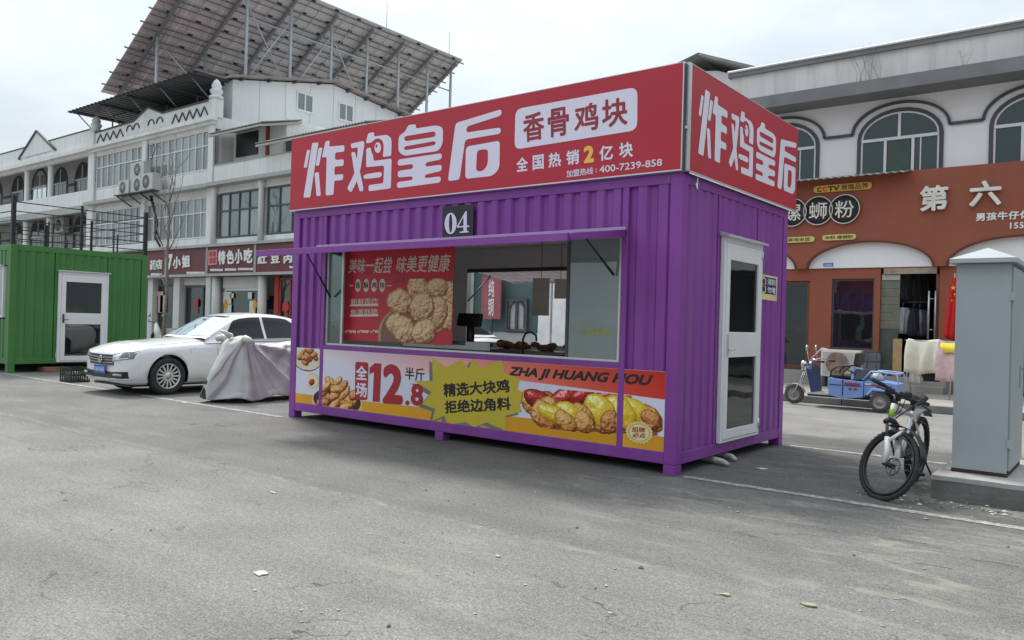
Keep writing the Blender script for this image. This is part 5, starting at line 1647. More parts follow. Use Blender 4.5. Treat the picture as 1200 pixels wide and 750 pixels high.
# ---------------------------------------------------------------- solar canopy above the roofs
SA, SB = Vector((-41.036, 13.0, 13.297)), Vector((-32.2, 13.0, 18.83))
SD = (SB - SA).normalized()
SLEN = (SB - SA).length
SN = Vector((0, 1, 0)).cross(SD).normalized()       # points up and left: the sky side
if SN.z < 0: SN = -SN
sol = thing('solar_canopy', 'huge tilted canopy of solar panels on steel posts above the roofs', 'solar canopy', (-36.5, 22, 10))
def SP(s, y, n=0.0): 
    p = SA + SD * s + SN * n
    return Vector((p.x, y, p.z))
m = bpy.data.materials.new('solar_backsheet')
m.use_nodes = True
n_, l_ = nodes_of(m)
p_ = n_['Principled BSDF']; p_.inputs['Roughness'].default_value = 0.6
g_ = n_.new('ShaderNodeNewGeometry'); s_ = n_.new('ShaderNodeSeparateXYZ'); l_.new(g_.outputs['Position'], s_.inputs[0])
r_ = n_.new('ShaderNodeMapRange'); r_.inputs['From Min'].default_value = 12.5; r_.inputs['From Max'].default_value = 21
l_.new(s_.outputs['Y'], r_.inputs['Value'])
mx_ = n_.new('ShaderNodeMix'); mx_.data_type = 'RGBA'
mx_.inputs['A'].default_value = (0.66, 0.50, 0.505, 1); mx_.inputs['B'].default_value = (0.60, 0.575, 0.58, 1)
l_.new(r_.outputs['Result'], mx_.inputs['Factor']); l_.new(mx_.outputs['Result'], p_.inputs['Base Color'])
Y0, Y1 = 13.0, 32.4
rows, cols_ = 11, 12
for j in range(cols_):
    mb = MB()
    ya, yb = Y0 + (Y1 - Y0) * j / cols_, Y0 + (Y1 - Y0) * (j + 1) / cols_ - .02
    for i in range(rows):
        a, b = SLEN * i / rows, SLEN * (i + 1) / rows - .015
        mb.add([SP(a, ya), SP(b, ya), SP(b, yb), SP(a, yb), SP(a, ya, .04), SP(b, ya, .04), SP(b, yb, .04), SP(a, yb, .04)], [(0, 1, 2, 3), (7, 6, 5, 4), (0, 4, 5, 1), (1, 5, 6, 2), (2, 6, 7, 3), (3, 7, 4, 0)])
    for i in range(rows):
        mb.obox(SP(SLEN * (i + .8) / rows, (ya + yb) / 2, -.03), (.12, .25, .05), (0, math.asin(-SD.z), 0), 1)
    mb.build('panel_column', [m, BLACK], sol)
GALV = M('galvanised_steel', (0.40, 0.41, 0.42), 0.5, metal=0.3, var=0.1)
for i in range(1, rows + 1):
    s = SLEN * i / rows - .25
    MB().bar(SP(s, Y0 - .25, -.08), SP(s, Y1 + .25, -.08), .06, .07, up=SN).build('purlin', M('purlin_steel', (0.20, 0.195, 0.20), 0.6), sol)
    MB().bar(SP(s - .36, Y0, -.07), SP(s - .36, Y1, -.07), .035, .05, up=SN).build('purlin', M('purlin_steel', (0, 0, 0)), sol)
rys = [13.8, 16.5, 19.2, 21.95, 24.6, 27.15, 29.7, 31.9]
for y in rys:
    MB().bar(SP(0.1, y, -.22), SP(SLEN - .3, y, -.22), .14, .18, up=SN).build('rafter', M('rafter_steel', (0.21, 0.205, 0.21), 0.6), sol)
for k in range(23):
    y = 13.35 + k * .84
    if min(abs(y - r) for r in rys) > .3:
        MB().bar(SP(.2, y, -.12), SP(SLEN - .3, y, -.12), .035, .035, up=SN).build('batten', GALV, sol)
for y in rys:
    sx = 4.97 if y < 14 else 9.5
    t = SP(sx, y, -.3)
    MB().tube([(t.x, y, 10.0), (t.x, y, t.z)], .085, n=8).build('post', GALV, sol)
    if 15 < y < 20:
        t2 = SP(5.0, y, -.3)
        MB().tube([(t2.x, y, 10.0), (t2.x, y, t2.z)], .085, n=8).build('post', GALV, sol)
for (a, b) in ((16.5, 19.2), (19.2, 16.5), (19.2, 21.95), (24.6, 21.95)):
    pa = SP(9.5, a, -.3); pb = SP(9.5, b, -.3)
    MB().tube([(pa.x, a, 13.4), (pb.x, b, 17.4)], .04, n=6).build('brace', GALV, sol)
MB().tube([(SP(9.5, 13, -.3).x, 16.5, 16.7), (SP(9.5, 13, -.3).x, 32, 16.7)], .045, n=6).build('brace', GALV, sol)
MB().tube([(SP(4.97, 13.8).x, 13.8, 15.6), (SP(4.97, 13.8).x + 1.2, 16.5, 12.6)], .045, n=6).build('brace', GALV, sol)
for (y, s) in ((25.5, SLEN), (31.0, SLEN)):
    b = SP(s, y)
    MB().tube([b, b + Vector((0, 0, 1.5))], .02, n=5).build('lightning_rod', GALV, sol)

# pavement in front of the row
tag(MB().box(-75, 9.3, 0.0, -12.01, 12.6, 0.13).build('pavement', M('pavement_slabs', (0.36, 0.35, 0.33), 0.8, var=0.12, scale=1.5)), kind='structure')

# ================================================================== the right-hand row (fascia on y = 13)
TERRA = M('terracotta_render', (0.285, 0.078, 0.042), 0.75, var=0.07, scale=0.7, streak=0.25, dirt=((0.28, 0.13, 0.085), 0.25))
WHITE2 = M('clean_white_render', (0.82, 0.81, 0.81), 0.75, var=0.04, scale=0.5, streak=0.12, dirt=((0.40, 0.38, 0.35), 0.3))
BAND = M('grey_band', (0.19, 0.195, 0.20), 0.7, var=0.15, scale=1.5)
GREENP = glass('green_tint_pane', see=0.0, refl=0.05, body=(0.028, 0.045, 0.040))
SHOPDARK = glass('dark_shop_pane', tint=(0.6, 0.65, 0.64), see=0.35, refl=0.06, body=(0.022, 0.024, 0.025))
PAVE = M('pavement_slabs', (0.36, 0.35, 0.33))
tag(MB().box(-12, 9.12, 0.0, 40, 13.9, 0.13).build('pavement', M('brown_pavement', (0.33, 0.30, 0.27), 0.8, var=0.15, scale=1.2)), kind='structure')
kb = MB()
for k in range(52):
    x = -12 + k
    kb.box(x + .006, 9.0, 0.0, x + .994, 9.119, 0.135 + random.uniform(-.004, .004))
tag(kb.build('kerb', M('kerb_stone', (0.22, 0.215, 0.205), 0.85, var=0.25, scale=2.0, dirt=((0.10, 0.10, 0.095), 0.5)), bevel=0.012), kind='structure')

bR = thing('terracotta_shop_building', 'two-storey white and terracotta shop building with arched upper windows', 'building', (1, 16, 0))
RX0_, RX1_ = -5.0, 9.0
PITCH, C0 = 3.08, -1.61
# fascia with round-headed recesses
holes = []
for k in range(-1, 4):
    c = C0 + PITCH * k
    holes.append((c, 1.39, 0.60))
def fascia_strip():
    mb = MB()
    n = 240
    top, bot = [], []
    for i in range(n + 1):
        x = RX0_ + (RX1_ - RX0_) * i / n
        z = 2.955
        for (c, a, h) in holes:
            if abs(x - c) < a:
                z = max(z, 2.955 + h * math.sqrt(1 - ((x - c) / a) ** 2))
        top.append(x); bot.append(z)
    for i in range(n):
        x0, x1, z0, z1 = top[i], top[i + 1], bot[i], bot[i + 1]
        mb.add([(x0, 13, z0), (x1, 13, z1), (x1, 13, 5.16), (x0, 13, 5.16)], [(0, 1, 2, 3)])
        mb.add([(x0, 13, z0), (x1, 13, z1), (x1, 13.3, z1), (x0, 13.3, z0)], [(3, 2, 1, 0)])
    mb.add([(RX0_, 13, 5.16), (RX1_, 13, 5.16), (RX1_, 13.42, 5.16), (RX0_, 13.42, 5.16)], [(0, 1, 2, 3)])
    mb.add([(RX0_, 13, 2.955), (RX0_, 13, 5.16), (RX0_, 13.42, 5.16), (RX0_, 13.42, 2.955)], [(0, 1, 2, 3)])
    return mb
fas = fascia_strip().build('fascia', TERRA, bR, fix=False)
tm = MB()
rg_ = MB()
for (c, a, h) in holes:
    tm.prism([(c - a, 2.96)] + [(c + a * math.cos(t), 2.96 + h * math.sin(t)) for t in [math.pi * i / 24 for i in range(25)]][::-1][1:-1] + [(c + a, 2.96)], plane_fn('y', 13.12), 0.0, -0.1)
    o = [(c + (a + .035) * math.cos(t), 2.955 + (h + .035) * math.sin(t)) for t in [math.pi * i / 24 for i in range(25)]]
    i_ = [(c + (a - .01) * math.cos(t), 2.955 + (h - .01) * math.sin(t)) for t in [math.pi * i / 24 for i in range(25)]]
    ring(rg_, o, i_, plane_fn('y', 13.0), -0.02, 0.018)
tm.build('arch_panel', WHITE2, bR)
rg_.build('arch_edge', M('dark_terracotta', (0.11, 0.035, 0.02), 0.7), fas)
# ground-floor wall between the openings
gw = MB()
def wallseg(x0, x1, z0=0.0, z1=2.954): gw.box(x0, 13.15, z0, x1, 13.5, z1)
wallseg(RX0_, -3.70); wallseg(-2.98, -2.45); wallseg(-1.475, -1.345); wallseg(-0.10, 0.45); wallseg(2.9, 3.6); wallseg(6.0, 6.6)
gw.box(-3.70, 13.15, 2.66, -2.98, 13.5, 2.954); gw.box(-2.45, 13.15, 2.70, -1.475, 13.5, 2.954)
gw.box(-2.45, 13.15, 0.0, -1.475, 13.5, 1.0)
gw.box(RX0_, 13.13, 2.94, RX1_, 13.149, 2.9545)
gw.build('wall', TERRA, bR)
MB().box(-2.47, 13.12, 0.13, -1.30, 13.149, 0.98).build('plinth', M('grey_plinth', (0.16, 0.165, 0.165), 0.7, var=0.15), bR)
MB().box(RX0_, 12.55, 0.131, -1.4, 13.149, 0.44).box(-1.39, 12.4, 0.131, 0.2, 13.149, 0.42).box(-1.39, 12.1, 0.131, 0.2, 12.399, 0.28).build('step', M('step_concrete', (0.30, 0.28, 0.25), 0.85, var=0.15, scale=2), bR)
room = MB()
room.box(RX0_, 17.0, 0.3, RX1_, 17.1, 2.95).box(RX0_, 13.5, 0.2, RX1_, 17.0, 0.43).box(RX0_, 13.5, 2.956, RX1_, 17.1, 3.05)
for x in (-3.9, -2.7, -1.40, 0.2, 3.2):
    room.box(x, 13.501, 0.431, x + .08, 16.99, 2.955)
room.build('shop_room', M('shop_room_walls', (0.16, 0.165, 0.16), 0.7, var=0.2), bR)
# left door and the window
d = MB()
for bx in ((-3.69, .44, -3.62, 2.65), (-3.06, .44, -2.985, 2.65), (-3.619, 2.58, -3.061, 2.65), (-3.619, .44, -3.061, .56)):
    d.box(bx[0], 13.2, bx[1], bx[2], 13.26, bx[3])
dd = d.build('shop_door', M('brown_door_frame', (0.13, 0.05, 0.03), 0.5), bR)
MB().box(-3.619, 13.22, .561, -3.061, 13.23, 2.579).build('door_pane', SHOPDARK, dd)
w = MB()
for bx in ((-2.445, 1.0, -2.41, 2.695), (-1.515, 1.0, -1.48, 2.695), (-2.409, 2.65, -1.516, 2.695), (-2.409, 1.0, -1.516, 1.04)):
    w.box(bx[0], 13.2, bx[1], bx[2], 13.26, bx[3])
w.box(-2.409, 13.24, 1.28, -1.516, 13.27, 1.33)
ww = w.build('shop_window', FRAMED, bR)
MB().box(-2.409, 13.22, 1.041, -1.516, 13.23, 2.649).build('pane', SHOPDARK, ww)
fz = thing('glass_fridge', 'white framed glass door fridge behind the terracotta shop window', 'fridge', (-1.7, 13.6, 0.43))
MB().box(-1.88, 13.4, .43, -1.48, 13.9, 2.15).build('fridge_body', M('fridge_body', (0.38, 0.41, 0.41), 0.5), fz)
MB().box(-1.88, 13.36, .43, -1.80, 13.399, 2.15).box(-1.799, 13.36, 2.08, -1.48, 13.399, 2.15).build('fridge_frame', M('fridge_white', (0.72, 0.72, 0.72), 0.4), fz)
tb_ = thing('round_stool', 'round wooden stool top seen behind the shop window', 'stool', (-2.05, 13.7, 0.43))
MB().lathe([(0, 1.10), (.22, 1.10), (.23, 1.13), (.22, 1.16), (0, 1.16)], (-2.05, 13.7, 0), n=20).build('seat', M('stool_wood', (0.16, 0.10, 0.06), 0.5), tb_)
for k in range(3):
    a = k * 2.1
    MB().tube([(-2.05 + .12 * math.cos(a), 13.7 + .12 * math.sin(a), 1.099), (-2.05 + .2 * math.cos(a), 13.7 + .2 * math.sin(a), .43)], .018, n=6).build('leg', DARKIN, tb_)

# the open clothes-shop doorway
MB().box(-1.28, 13.14, 2.80, -0.16, 13.26, 2.95).build('door_head', M('worn_timber', (0.34, 0.27, 0.20), 0.8, var=0.3, scale=5), bR)
bd = MB()
for k in range(6):
    z0 = 1.52 + k * .19
    bd.box(-1.34, 13.2, z0, -0.93, 13.23, z0 + .185)
bdr = bd.build('board_wall', M('grey_green_board', (0.17, 0.17, 0.125), 0.8, var=0.2, scale=3), bR)
MB().box(-1.34, 13.21, .43, -0.95, 13.24, 1.515).build('lower_board', M('dark_green_board', (0.075, 0.085, 0.07), 0.7, var=0.2), bR)
MB().box(-1.32, 13.18, 2.66, -0.93, 13.21, 2.79).build('board_cap', M('pale_board', (0.42, 0.40, 0.36), 0.8), bR)
wp = tag(MB().box(-1.0, 12.98, .44, -0.81, 13.0, 1.29).build('timber_sheet', M('raw_timber', (0.44, 0.29, 0.13), 0.7, var=0.15, scale=4)), 'raw timber sheet leaning in the clothes shop doorway', 'timber sheet')
gd = thing('glass_shop_door', 'open glass shop door with a tall steel pull handle', 'door', (-0.2, 13.2, 0.43))
MB().box(-0.17, 13.16, .44, -0.11, 13.9, 2.79).build('door_leaf', M('brown_door_frame', (0, 0, 0)), gd)
hb = MB().tube([(-0.29, 13.05, 2.40), (-0.29, 13.05, 1.30)], .022, n=8).tube([(-0.29, 13.05, 2.22), (-0.13, 13.2, 2.22)], .014, n=6).tube([(-0.29, 13.05, 1.52), (-0.13, 13.2, 1.52)], .014, n=6).tube([(-.165, 13.1, 2.40), (-.165, 13.1, 1.25)], .02, n=8)
hb.build('pull_handle', STEEL, gd)
def shirt(x, y, z, w, h, mat, label, name='hanging_shirt', turn=0.0, stripe=None):
    t = thing(name, label, 'shirt', (x, y, z), (0, 0, turn), group='clothes hanging in the shop doorway', local=True)
    rows = []
    prof = [(0, .10), (-.03, .5), (-.10, .56), (-.30, .50), (-.55, .49), (-.8, .50), (-1.0, .52)]
    rg = random.Random(int(x * 100))
    for (v, hw) in prof:
        r = []
        for k in range(13):
            u = -1 + 2 * k / 12
            r.append((u * hw * w, -.05 * (1 - u * u) + .018 * math.sin(u * 9 + v * 5), v * h))
        rows.append(r)
    MB().grid(rows).build('shirt_body', mat, t, solid=.01)
    for s in (-1, 1):
        MB().tube([(s * .50 * w, 0, -.06 * h), (s * .60 * w, 0, -.3 * h), (s * .64 * w, .01, -.62 * h), (s * .62 * w, .02, -.92 * h)], [.09 * w * 2, .085 * w * 2, .07 * w * 2, .06 * w * 2], n=8).build('sleeve', stripe or mat, t)
    MB().tube([(0, 0, .12), (0, 0, .02)], .008, n=5).build('hanger', STEEL, t)
    return t
shirt(-0.93, 13.55, 2.03, .33, .62, M('pale_lilac_cotton', (0.55, 0.56, 0.62), 0.8), 'pale long-sleeved shirt hanging in the clothes shop doorway', turn=.5)
shirt(-0.72, 13.65, 2.02, .30, .66, M('navy_cotton', (0.03, 0.035, 0.055), 0.8), 'dark shirt with grey sleeves hanging beside the pale shirt', turn=.8, stripe=M('grey_cotton', (0.32, 0.32, 0.33), 0.8))
shirt(-0.62, 13.8, 2.0, .30, .64, M('blue_check_cotton', (0.12, 0.14, 0.20), 0.8, var=0.6, scale=30), 'blue check shirt hanging furthest right in the doorway', turn=.7)
shirt(-0.95, 13.75, 2.86, .30, .66, M('charcoal_print', (0.05, 0.05, 0.055), 0.8, var=0.8, scale=22), 'dark patterned jacket hanging high in the shop doorway', turn=.4)
shirt(-0.66, 13.9, 2.88, .32, .85, M('black_cotton', (0.018, 0.018, 0.02), 0.8), 'long black coat hanging high behind the patterned jacket', turn=.6)
rl = tag(MB().tube([(-1.3, 13.7, 2.90), (0.1, 13.7, 2.90)], .015, n=6).tube([(-1.3, 13.6, 2.16), (-.3, 13.6, 2.16)], .015, n=6).build('clothes_rail', DARKIN), 'dark steel clothes rails across the shop doorway', 'rail')

# upper storey
MB().box(RX0_, 13.4, 5.0, RX1_, 20, 7.05).build('upper_wall', WHITE2, bR)
MB().box(RX0_ - .15, 12.62, 6.99, RX1_, 13.399, 7.29).build('eave_band', BAND, bR)
MB().box(RX0_ - .05, 12.9, 7.291, RX1_, 13.2, 7.97).build('roof_parapet', M('stained_parapet', (0.68, 0.67, 0.64), 0.85, var=0.08, scale=1.0, streak=0.55, dirt=((0.26, 0.25, 0.23), 0.4)), bR)
MB().box(RX0_ - .12, 12.82, 7.971, RX1_, 13.25, 8.09).build('parapet_coping', BAND, bR)
MB().tube([(RX0_ - .12, 12.80, 8.11), (RX1_, 12.80, 8.11)], .03, n=6).build('coping_pipe', WHITE2, bR)
WP = 2.77
tr_ = MB()
band_pts = []
for k in range(-2, 4):
    c = -1.068 + WP * k
    x0, x1 = c - .86, c + .86
    if c < -4.2: continue
    fn = plane_fn('y', 13.4)
    op = arch_poly(x0, x1, 4.9, 6.06, rise=.60)
    pn = MB().add([fn(a, b, 0.006) for a, b in op], [tuple(range(len(op)))]).build('window', GREENP, bR)
    t = MB()
    o = arch_poly(x0 - .075, x1 + .075, 4.9, 6.06, rise=.675)[1:] + [(x0 - .075, 4.9)]
    i_ = arch_poly(x0 + .01, x1 - .01, 4.9, 6.06, rise=.59)[1:] + [(x0 + .01, 4.9)]
    ring(t, o, i_, fn, 0.0, 0.05)
    t.build('window_surround', TRIMD, pn)
    b = MB()
    i2 = arch_poly(x0 + .05, x1 - .05, 4.9, 6.06, rise=.55)[1:] + [(x0 + .05, 4.9)]
    ring(b, [(q[0], q[1]) for q in i_], i2, fn, 0.008, 0.03)
    b.box(x0 + .03, 13.35, 5.99, x1 - .03, 13.392, 6.06)
    b.box(c - .03, 13.352, 6.061, c + .03, 13.39, 6.62)
    for u in (-.30, .30):
        b.box(c + u - .03, 13.355, 4.95, c + u + .03, 13.391, 5.989)
    b.box(c + .45, 13.366, 4.95, c + .475, 13.391, 5.989)
    b.build('window_bars', TRIMW, pn)
    cu_ = MB().box(c - .22, 13.372, 4.95, c + .24, 13.390, 5.98)
    cu_.build('sliding_sash', M('green_sash', (0.04, 0.078, 0.056), 0.2), pn)
    for j in range(25):
        th = math.pi * (1 - j / 24)
        dx = 1.05 * math.cos(th)
        band_pts.append((c + dx, 6.22 + .65 * math.sin(th)))
bm_ = MB()
for p, q in zip(band_pts[:-1], band_pts[1:]):
    bm_.bar((p[0], 13.375, p[1]), (q[0], 13.375, q[1]), .06, .09, up=(0, 1, 0))
bm_.build('wave_moulding', TRIMD, bR)

# lean-to over the noodle sign
tn = [[], []]
for k in range(81):
    x = -4.2 + 3.5 * k / 80
    dz = .018 * math.cos(k * math.pi / 2)
    tn[0].append((x, 12.55, 5.07 + dz)); tn[1].append((x, 13.05, 5.17 + dz))
MB().grid(tn).build('tin_lean_to', M('old_grey_tin', (0.36, 0.35, 0.34), 0.6, var=0.2), bR, fix=False, solid=.008)

# signs on the fascia
def pill(name, label, quad, mat, texts, c=13.0, rad=.09, depth=.05):
    s = thing(name, label, 'sign', tuple(on(*quad[0], 'y', c - depth)))
    mb = MB()
    uv = [uv_of('y', c, p) for p in quad]
    x0, x1 = (uv[0][0] + uv[3][0]) / 2, (uv[1][0] + uv[2][0]) / 2
    z1, z0 = (uv[0][1] + uv[1][1]) / 2, (uv[2][1] + uv[3][1]) / 2
    rp = round_poly([(x0, z0), (x1, z0), (x1, z1), (x0, z1)], rad, 6)
    mb.prism(rp, plane_fn('y', c), depth, 0.003)
    mb.build('sign_board', mat, s)
    for (body, q, m_, bold) in texts:
        uvq = [uv_of('y', c, p) for p in q]
        v, f = font2d(body, bold)
        t = MB()
        a0, a1 = (uvq[0][0] + uvq[3][0]) / 2, (uvq[1][0] + uvq[2][0]) / 2
        b1, b0 = (uvq[0][1] + uvq[1][1]) / 2, (uvq[2][1] + uvq[3][1]) / 2
        put2d(t, v, f, plane_fn('y', c), box=(a0, a1, b0, b1), d=depth + .003)
        t.build('sign_lettering', m_, s)
    return s
YEL = M('yellow_sign', (0.72, 0.42, 0.05), 0.5)
def zc(x, y): return (900 + x / 5.77, 190 + y / 5.77)
DK = M('sign_dark_letter', (0.05, 0.03, 0.025), 0.5)
RDL = M('sign_red_letter', (0.55, 0.05, 0.02), 0.5)
pill('broadcast_sign', 'long yellow rounded sign above the black noodle discs', [zc(312, 168), zc(704, 130), zc(704, 180), zc(314, 213)], YEL,
     [('C', [zc(336, 174), zc(368, 171), zc(368, 204), zc(336, 207)], DK, .05), ('C', [zc(374, 170), zc(404, 167), zc(404, 200), zc(374, 203)], RDL, .05), ('TV', [zc(408, 166), zc(488, 158), zc(488, 194), zc(408, 201)], DK, .05),
      ('展播品牌', [zc(498, 156), zc(682, 138), zc(682, 178), zc(498, 193)], DK, .01)])
DISC = M('black_disc', (0.02, 0.02, 0.022), 0.5, var=0.1)
for ch, (cx, cy), lab in (('粉', (522, 320), 'black round noodle sign disc furthest right, below the yellow sign'), ('蛳', (343, 330), 'black round noodle sign disc in the middle of the three'), ('螺', (170, 343), 'black round noodle sign disc half hidden by the purple kiosk')):
    u, v = uv_of('y', 13.0, zc(cx, cy))
    y = 12.93 if ch != '蛳' else 12.94
    s = thing('noodle_sign_disc', lab, 'sign', (u, y, v), group='round noodle shop sign discs')
    MB().lathe([(0, 0), (.345, 0), (.345, .06), (0, .06)], (u, y, v), 'y', n=36).build('disc', DISC, s)
    rr = MB().tube([(u + .345 * math.cos(t), y - .004, v + .345 * math.sin(t)) for t in [2 * math.pi * k / 40 for k in range(40)]], .014, n=6, closed=True)
    rr.build('disc_rim', M('disc_rim_white', (0.6, 0.58, 0.55), 0.5), s)
    vv, ff = font2d(ch, .006)
    t = MB(); put2d(t, vv, ff, plane_fn('y', y), box=(u - .215, u + .215, v - .205, v + .205), d=.006)
    t.build('disc_lettering', M('disc_letter', (0.72, 0.68, 0.60), 0.5), s)
YEL2 = M('pale_yellow_sign', (0.62, 0.54, 0.16), 0.5)
pill('dish_sign', 'small pale yellow pill sign with noodle names beside the arch', [zc(370, 496), zc(598, 484), zc(598, 522), zc(372, 534)], YEL2, [('米粉 螺蛳粉', [zc(388, 502), zc(580, 491), zc(580, 516), zc(388, 527)], DK, .012)], rad=.1)
pill('dish_sign', 'small pale yellow pill sign touching the purple kiosk edge', [zc(60, 514), zc(318, 501), zc(318, 538), zc(60, 552)], YEL2, [('椒麻鸡米饭', [zc(100, 518), zc(290, 508), zc(290, 533), zc(100, 545)], DK, .012)], rad=.1)
pill('unit_number_plate', 'small blue unit number plate left of the white arch', [(965, 308.5), (976.5, 308), (976.5, 312.2), (965, 312.6)], M('plate_blue', (0.02, 0.10, 0.42), 0.5), [('A-02A', [(966.5, 309.2), (975.5, 308.9), (975.5, 311.7), (966.5, 312)], LETW, .02)], rad=.01, depth=.02)
bs = thing('shop_name_letters', 'large cream standing characters on the terracotta fascia', 'sign', (0.8, 12.95, 4.2))
CREAML = M('cream_letter', (0.70, 0.67, 0.60), 0.5)
for ch, q in (('第', ((145, 244), (312, 236), (308, 384), (145, 392))), ('六', ((434, 212), (622, 212), (622, 356), (434, 362)))):
    quad = [(1050 + x / 5, 170 + y / 5) for x, y in q]
    uvq = [uv_of('y', 13.0, p) for p in quad]
    v, f = font2d(ch, .03)
    mb = MB(); put2d(mb, v, f, plane_fn('y', 13.0), box=((uvq[0][0] + uvq[3][0]) / 2, (uvq[1][0] + uvq[2][0]) / 2, (uvq[2][1] + uvq[3][1]) / 2, (uvq[0][1] + uvq[1][1]) / 2), d=.03, thick=.08)
    mb.build('letter', CREAML, bs)
for body, q in (('男孩牛仔休', ((468, 402), (790, 378), (790, 430), (468, 448))), ('155', ((668, 456), (750, 450), (750, 488), (668, 492)))):
    quad = [(1050 + x / 5, 170 + y / 5) for x, y in q]
    uvq = [uv_of('y', 13.0, p) for p in quad]
    v, f = font2d(body, .035, spacing=1.12)
    mb = MB()
    put2d(mb, v, f, plane_fn('y', 13.0), box=((uvq[0][0] + uvq[3][0]) / 2, (uvq[1][0] + uvq[2][0]) / 2, (uvq[2][1] + uvq[3][1]) / 2, (uvq[0][1] + uvq[1][1]) / 2), d=.006, thick=.012)
    mb.build('small_lettering', LETW, bs)
# bare weeds growing from the parapet
wd = MB()
rg = random.Random(5)
for (x, n_, h_) in ((-1.9, 5, .9), (-1.65, 5, 1.0), (-1.45, 3, .6), (0.35, 3, .4)):
    for k in range(n_):
        a = rg.uniform(-.5, .5)
        p = Vector((x + rg.uniform(-.1, .1), 12.80, 7.30))
        pts = [p]
        for s in range(4):
            p = p + Vector((a * .12 + rg.uniform(-.06, .06), rg.uniform(-.03, .02), h_ * .25 * rg.uniform(.7, 1.1)))
            pts.append(p)
        wd.tube(pts, [.004, .0035, .003, .002, .0015], n=4)
        for s in (2, 3):
            wd.tube([pts[s], pts[s] + Vector((rg.uniform(-.18, .18), 0, rg.uniform(.05, .2)))], [.003, .0015], n=4)
tag(wd.build('dry_weeds', M('dry_stem', (0.22, 0.20, 0.17), 0.8)), 'bare dry weeds growing from the parapet ledge of the terracotta building', 'weeds')

# rooftop hut behind the kiosk's right sign corner
hut = thing('rooftop_hut', 'small white rooftop hut with a sloping tin roof behind the kiosk sign', 'hut', (-6.3, 15, 6.9))
MB().box(-7.6, 14.1, 6.6, -4.95, 17, 8.25).prism([(-7.6, 8.25), (-4.95, 8.25), (-6.0, 8.66), (-7.6, 8.9)], lambda u, v, d: (u, d, v), 14.1, 17).build('wall', WHITE2, hut)
rfm = MB()
rfm.add([(-6.35, 13.6, 9.10), (-4.2, 13.6, 8.22), (-4.2, 17.2, 8.22), (-6.35, 17.2, 9.10), (-6.35, 13.6, 9.02), (-4.2, 13.6, 8.14), (-4.2, 17.2, 8.14), (-6.35, 17.2, 9.02)], [(0, 1, 2, 3), (7, 6, 5, 4), (0, 4, 5, 1), (1, 5, 6, 2), (2, 6, 7, 3), (3, 7, 4, 0)])
rfm.add([(-8.2, 13.6, 8.6), (-6.36, 13.6, 9.10), (-6.36, 17.2, 9.10), (-8.2, 17.2, 8.6)], [(0, 1, 2, 3)])
rfm.build('roof', TILE, hut)

# teal shop seen through the kiosk's rear hatch
tl = thing('teal_shop_building', 'teal fronted shop seen through the kiosk hatch', 'building', (-10.5, 15, 0))
TEAL = M('teal_render', (0.07, 0.12, 0.115), 0.7, var=0.12, scale=1)
MB().box(-16.3, 13.0, 0, -5.1, 20, 6.6).build('wall', TEAL, tl)
MB().box(-16.3, 12.97, 0.1, -5.1, 12.999, 1.1).build('plinth', WALLG, tl)
for (pa, pb, nm) in (((634, 330), (646, 392), 'white_pier'), ((650, 350), (664, 396), 'white_pier'), ((549, 318), (553, 360), 'white_pier')):
    a, b = on(*pa, 'y', 12.9), on(*pb, 'y', 12.9)
    MB().box(a.x, 12.8, 0.13, b.x, 12.969, 3.6).build(nm, M('bright_white_pier', (0.75, 0.75, 0.75), 0.6), tl)
a, b = on(593, 350, 'y', 12.9), on(617, 389, 'y', 12.9)
wx_ = MB()
cx_ = (a.x + b.x) / 2
hw = (b.x - a.x) / 2
ring(wx_, arch_poly(cx_ - hw * .8, cx_ + hw * .8, b.z + .1, a.z - hw * .9)[1:] + [(cx_ - hw * .8, b.z + .1)], arch_poly(cx_ - hw * .65, cx_ + hw * .65, b.z + .1, a.z - hw * .9)[1:] + [(cx_ - hw * .65, b.z + .1)], plane_fn('y', 12.96), 0, .05)
wx_.box(cx_ - .05, 12.9, b.z, cx_ + .05, 12.95, a.z - .1)
for bx in ((a.x, b.z, a.x + .08, a.z), (b.x - .08, b.z, b.x, a.z), (a.x + .081, a.z - .08, b.x - .081, a.z), (a.x + .081, b.z, b.x - .081, b.z + .08)):
    wx_.box(bx[0], 12.88, bx[1], bx[2], 12.965, bx[3])
wo = wx_.build('arched_window', TRIMD, tl)
MB().box(a.x + .05, 12.966, b.z + .05, b.x - .05, 12.9685, a.z - .05).build('pane', M('pale_glazing', (0.40, 0.42, 0.42), 0.4), wo)
a, b = on(565, 324, 'y', 12.7), on(586, 374, 'y', 12.7)
vs = thing('vertical_banner_sign', 'red vertical shop banner seen through the kiosk hatch', 'sign', (a.x, 12.7, b.z))
MB().box(a.x, 12.7, b.z, b.x, 12.75, a.z).build('banner_board', M('banner_red', (0.34, 0.09, 0.11), 0.5), vs)
v, f = font2d('纯\n铜', .02)
t = MB(); put2d(t, v, f, plane_fn('y', 12.7), box=(a.x + (b.x - a.x) * .36, a.x + (b.x - a.x) * .66, b.z + .1, a.z - .1), d=.004)
t.build('banner_lettering', LETW, vs)
MB().tube([((a.x + b.x) / 2, 12.78, 0.1), ((a.x + b.x) / 2, 12.78, a.z)], .04, n=6).build('banner_post', DARKIN, vs)

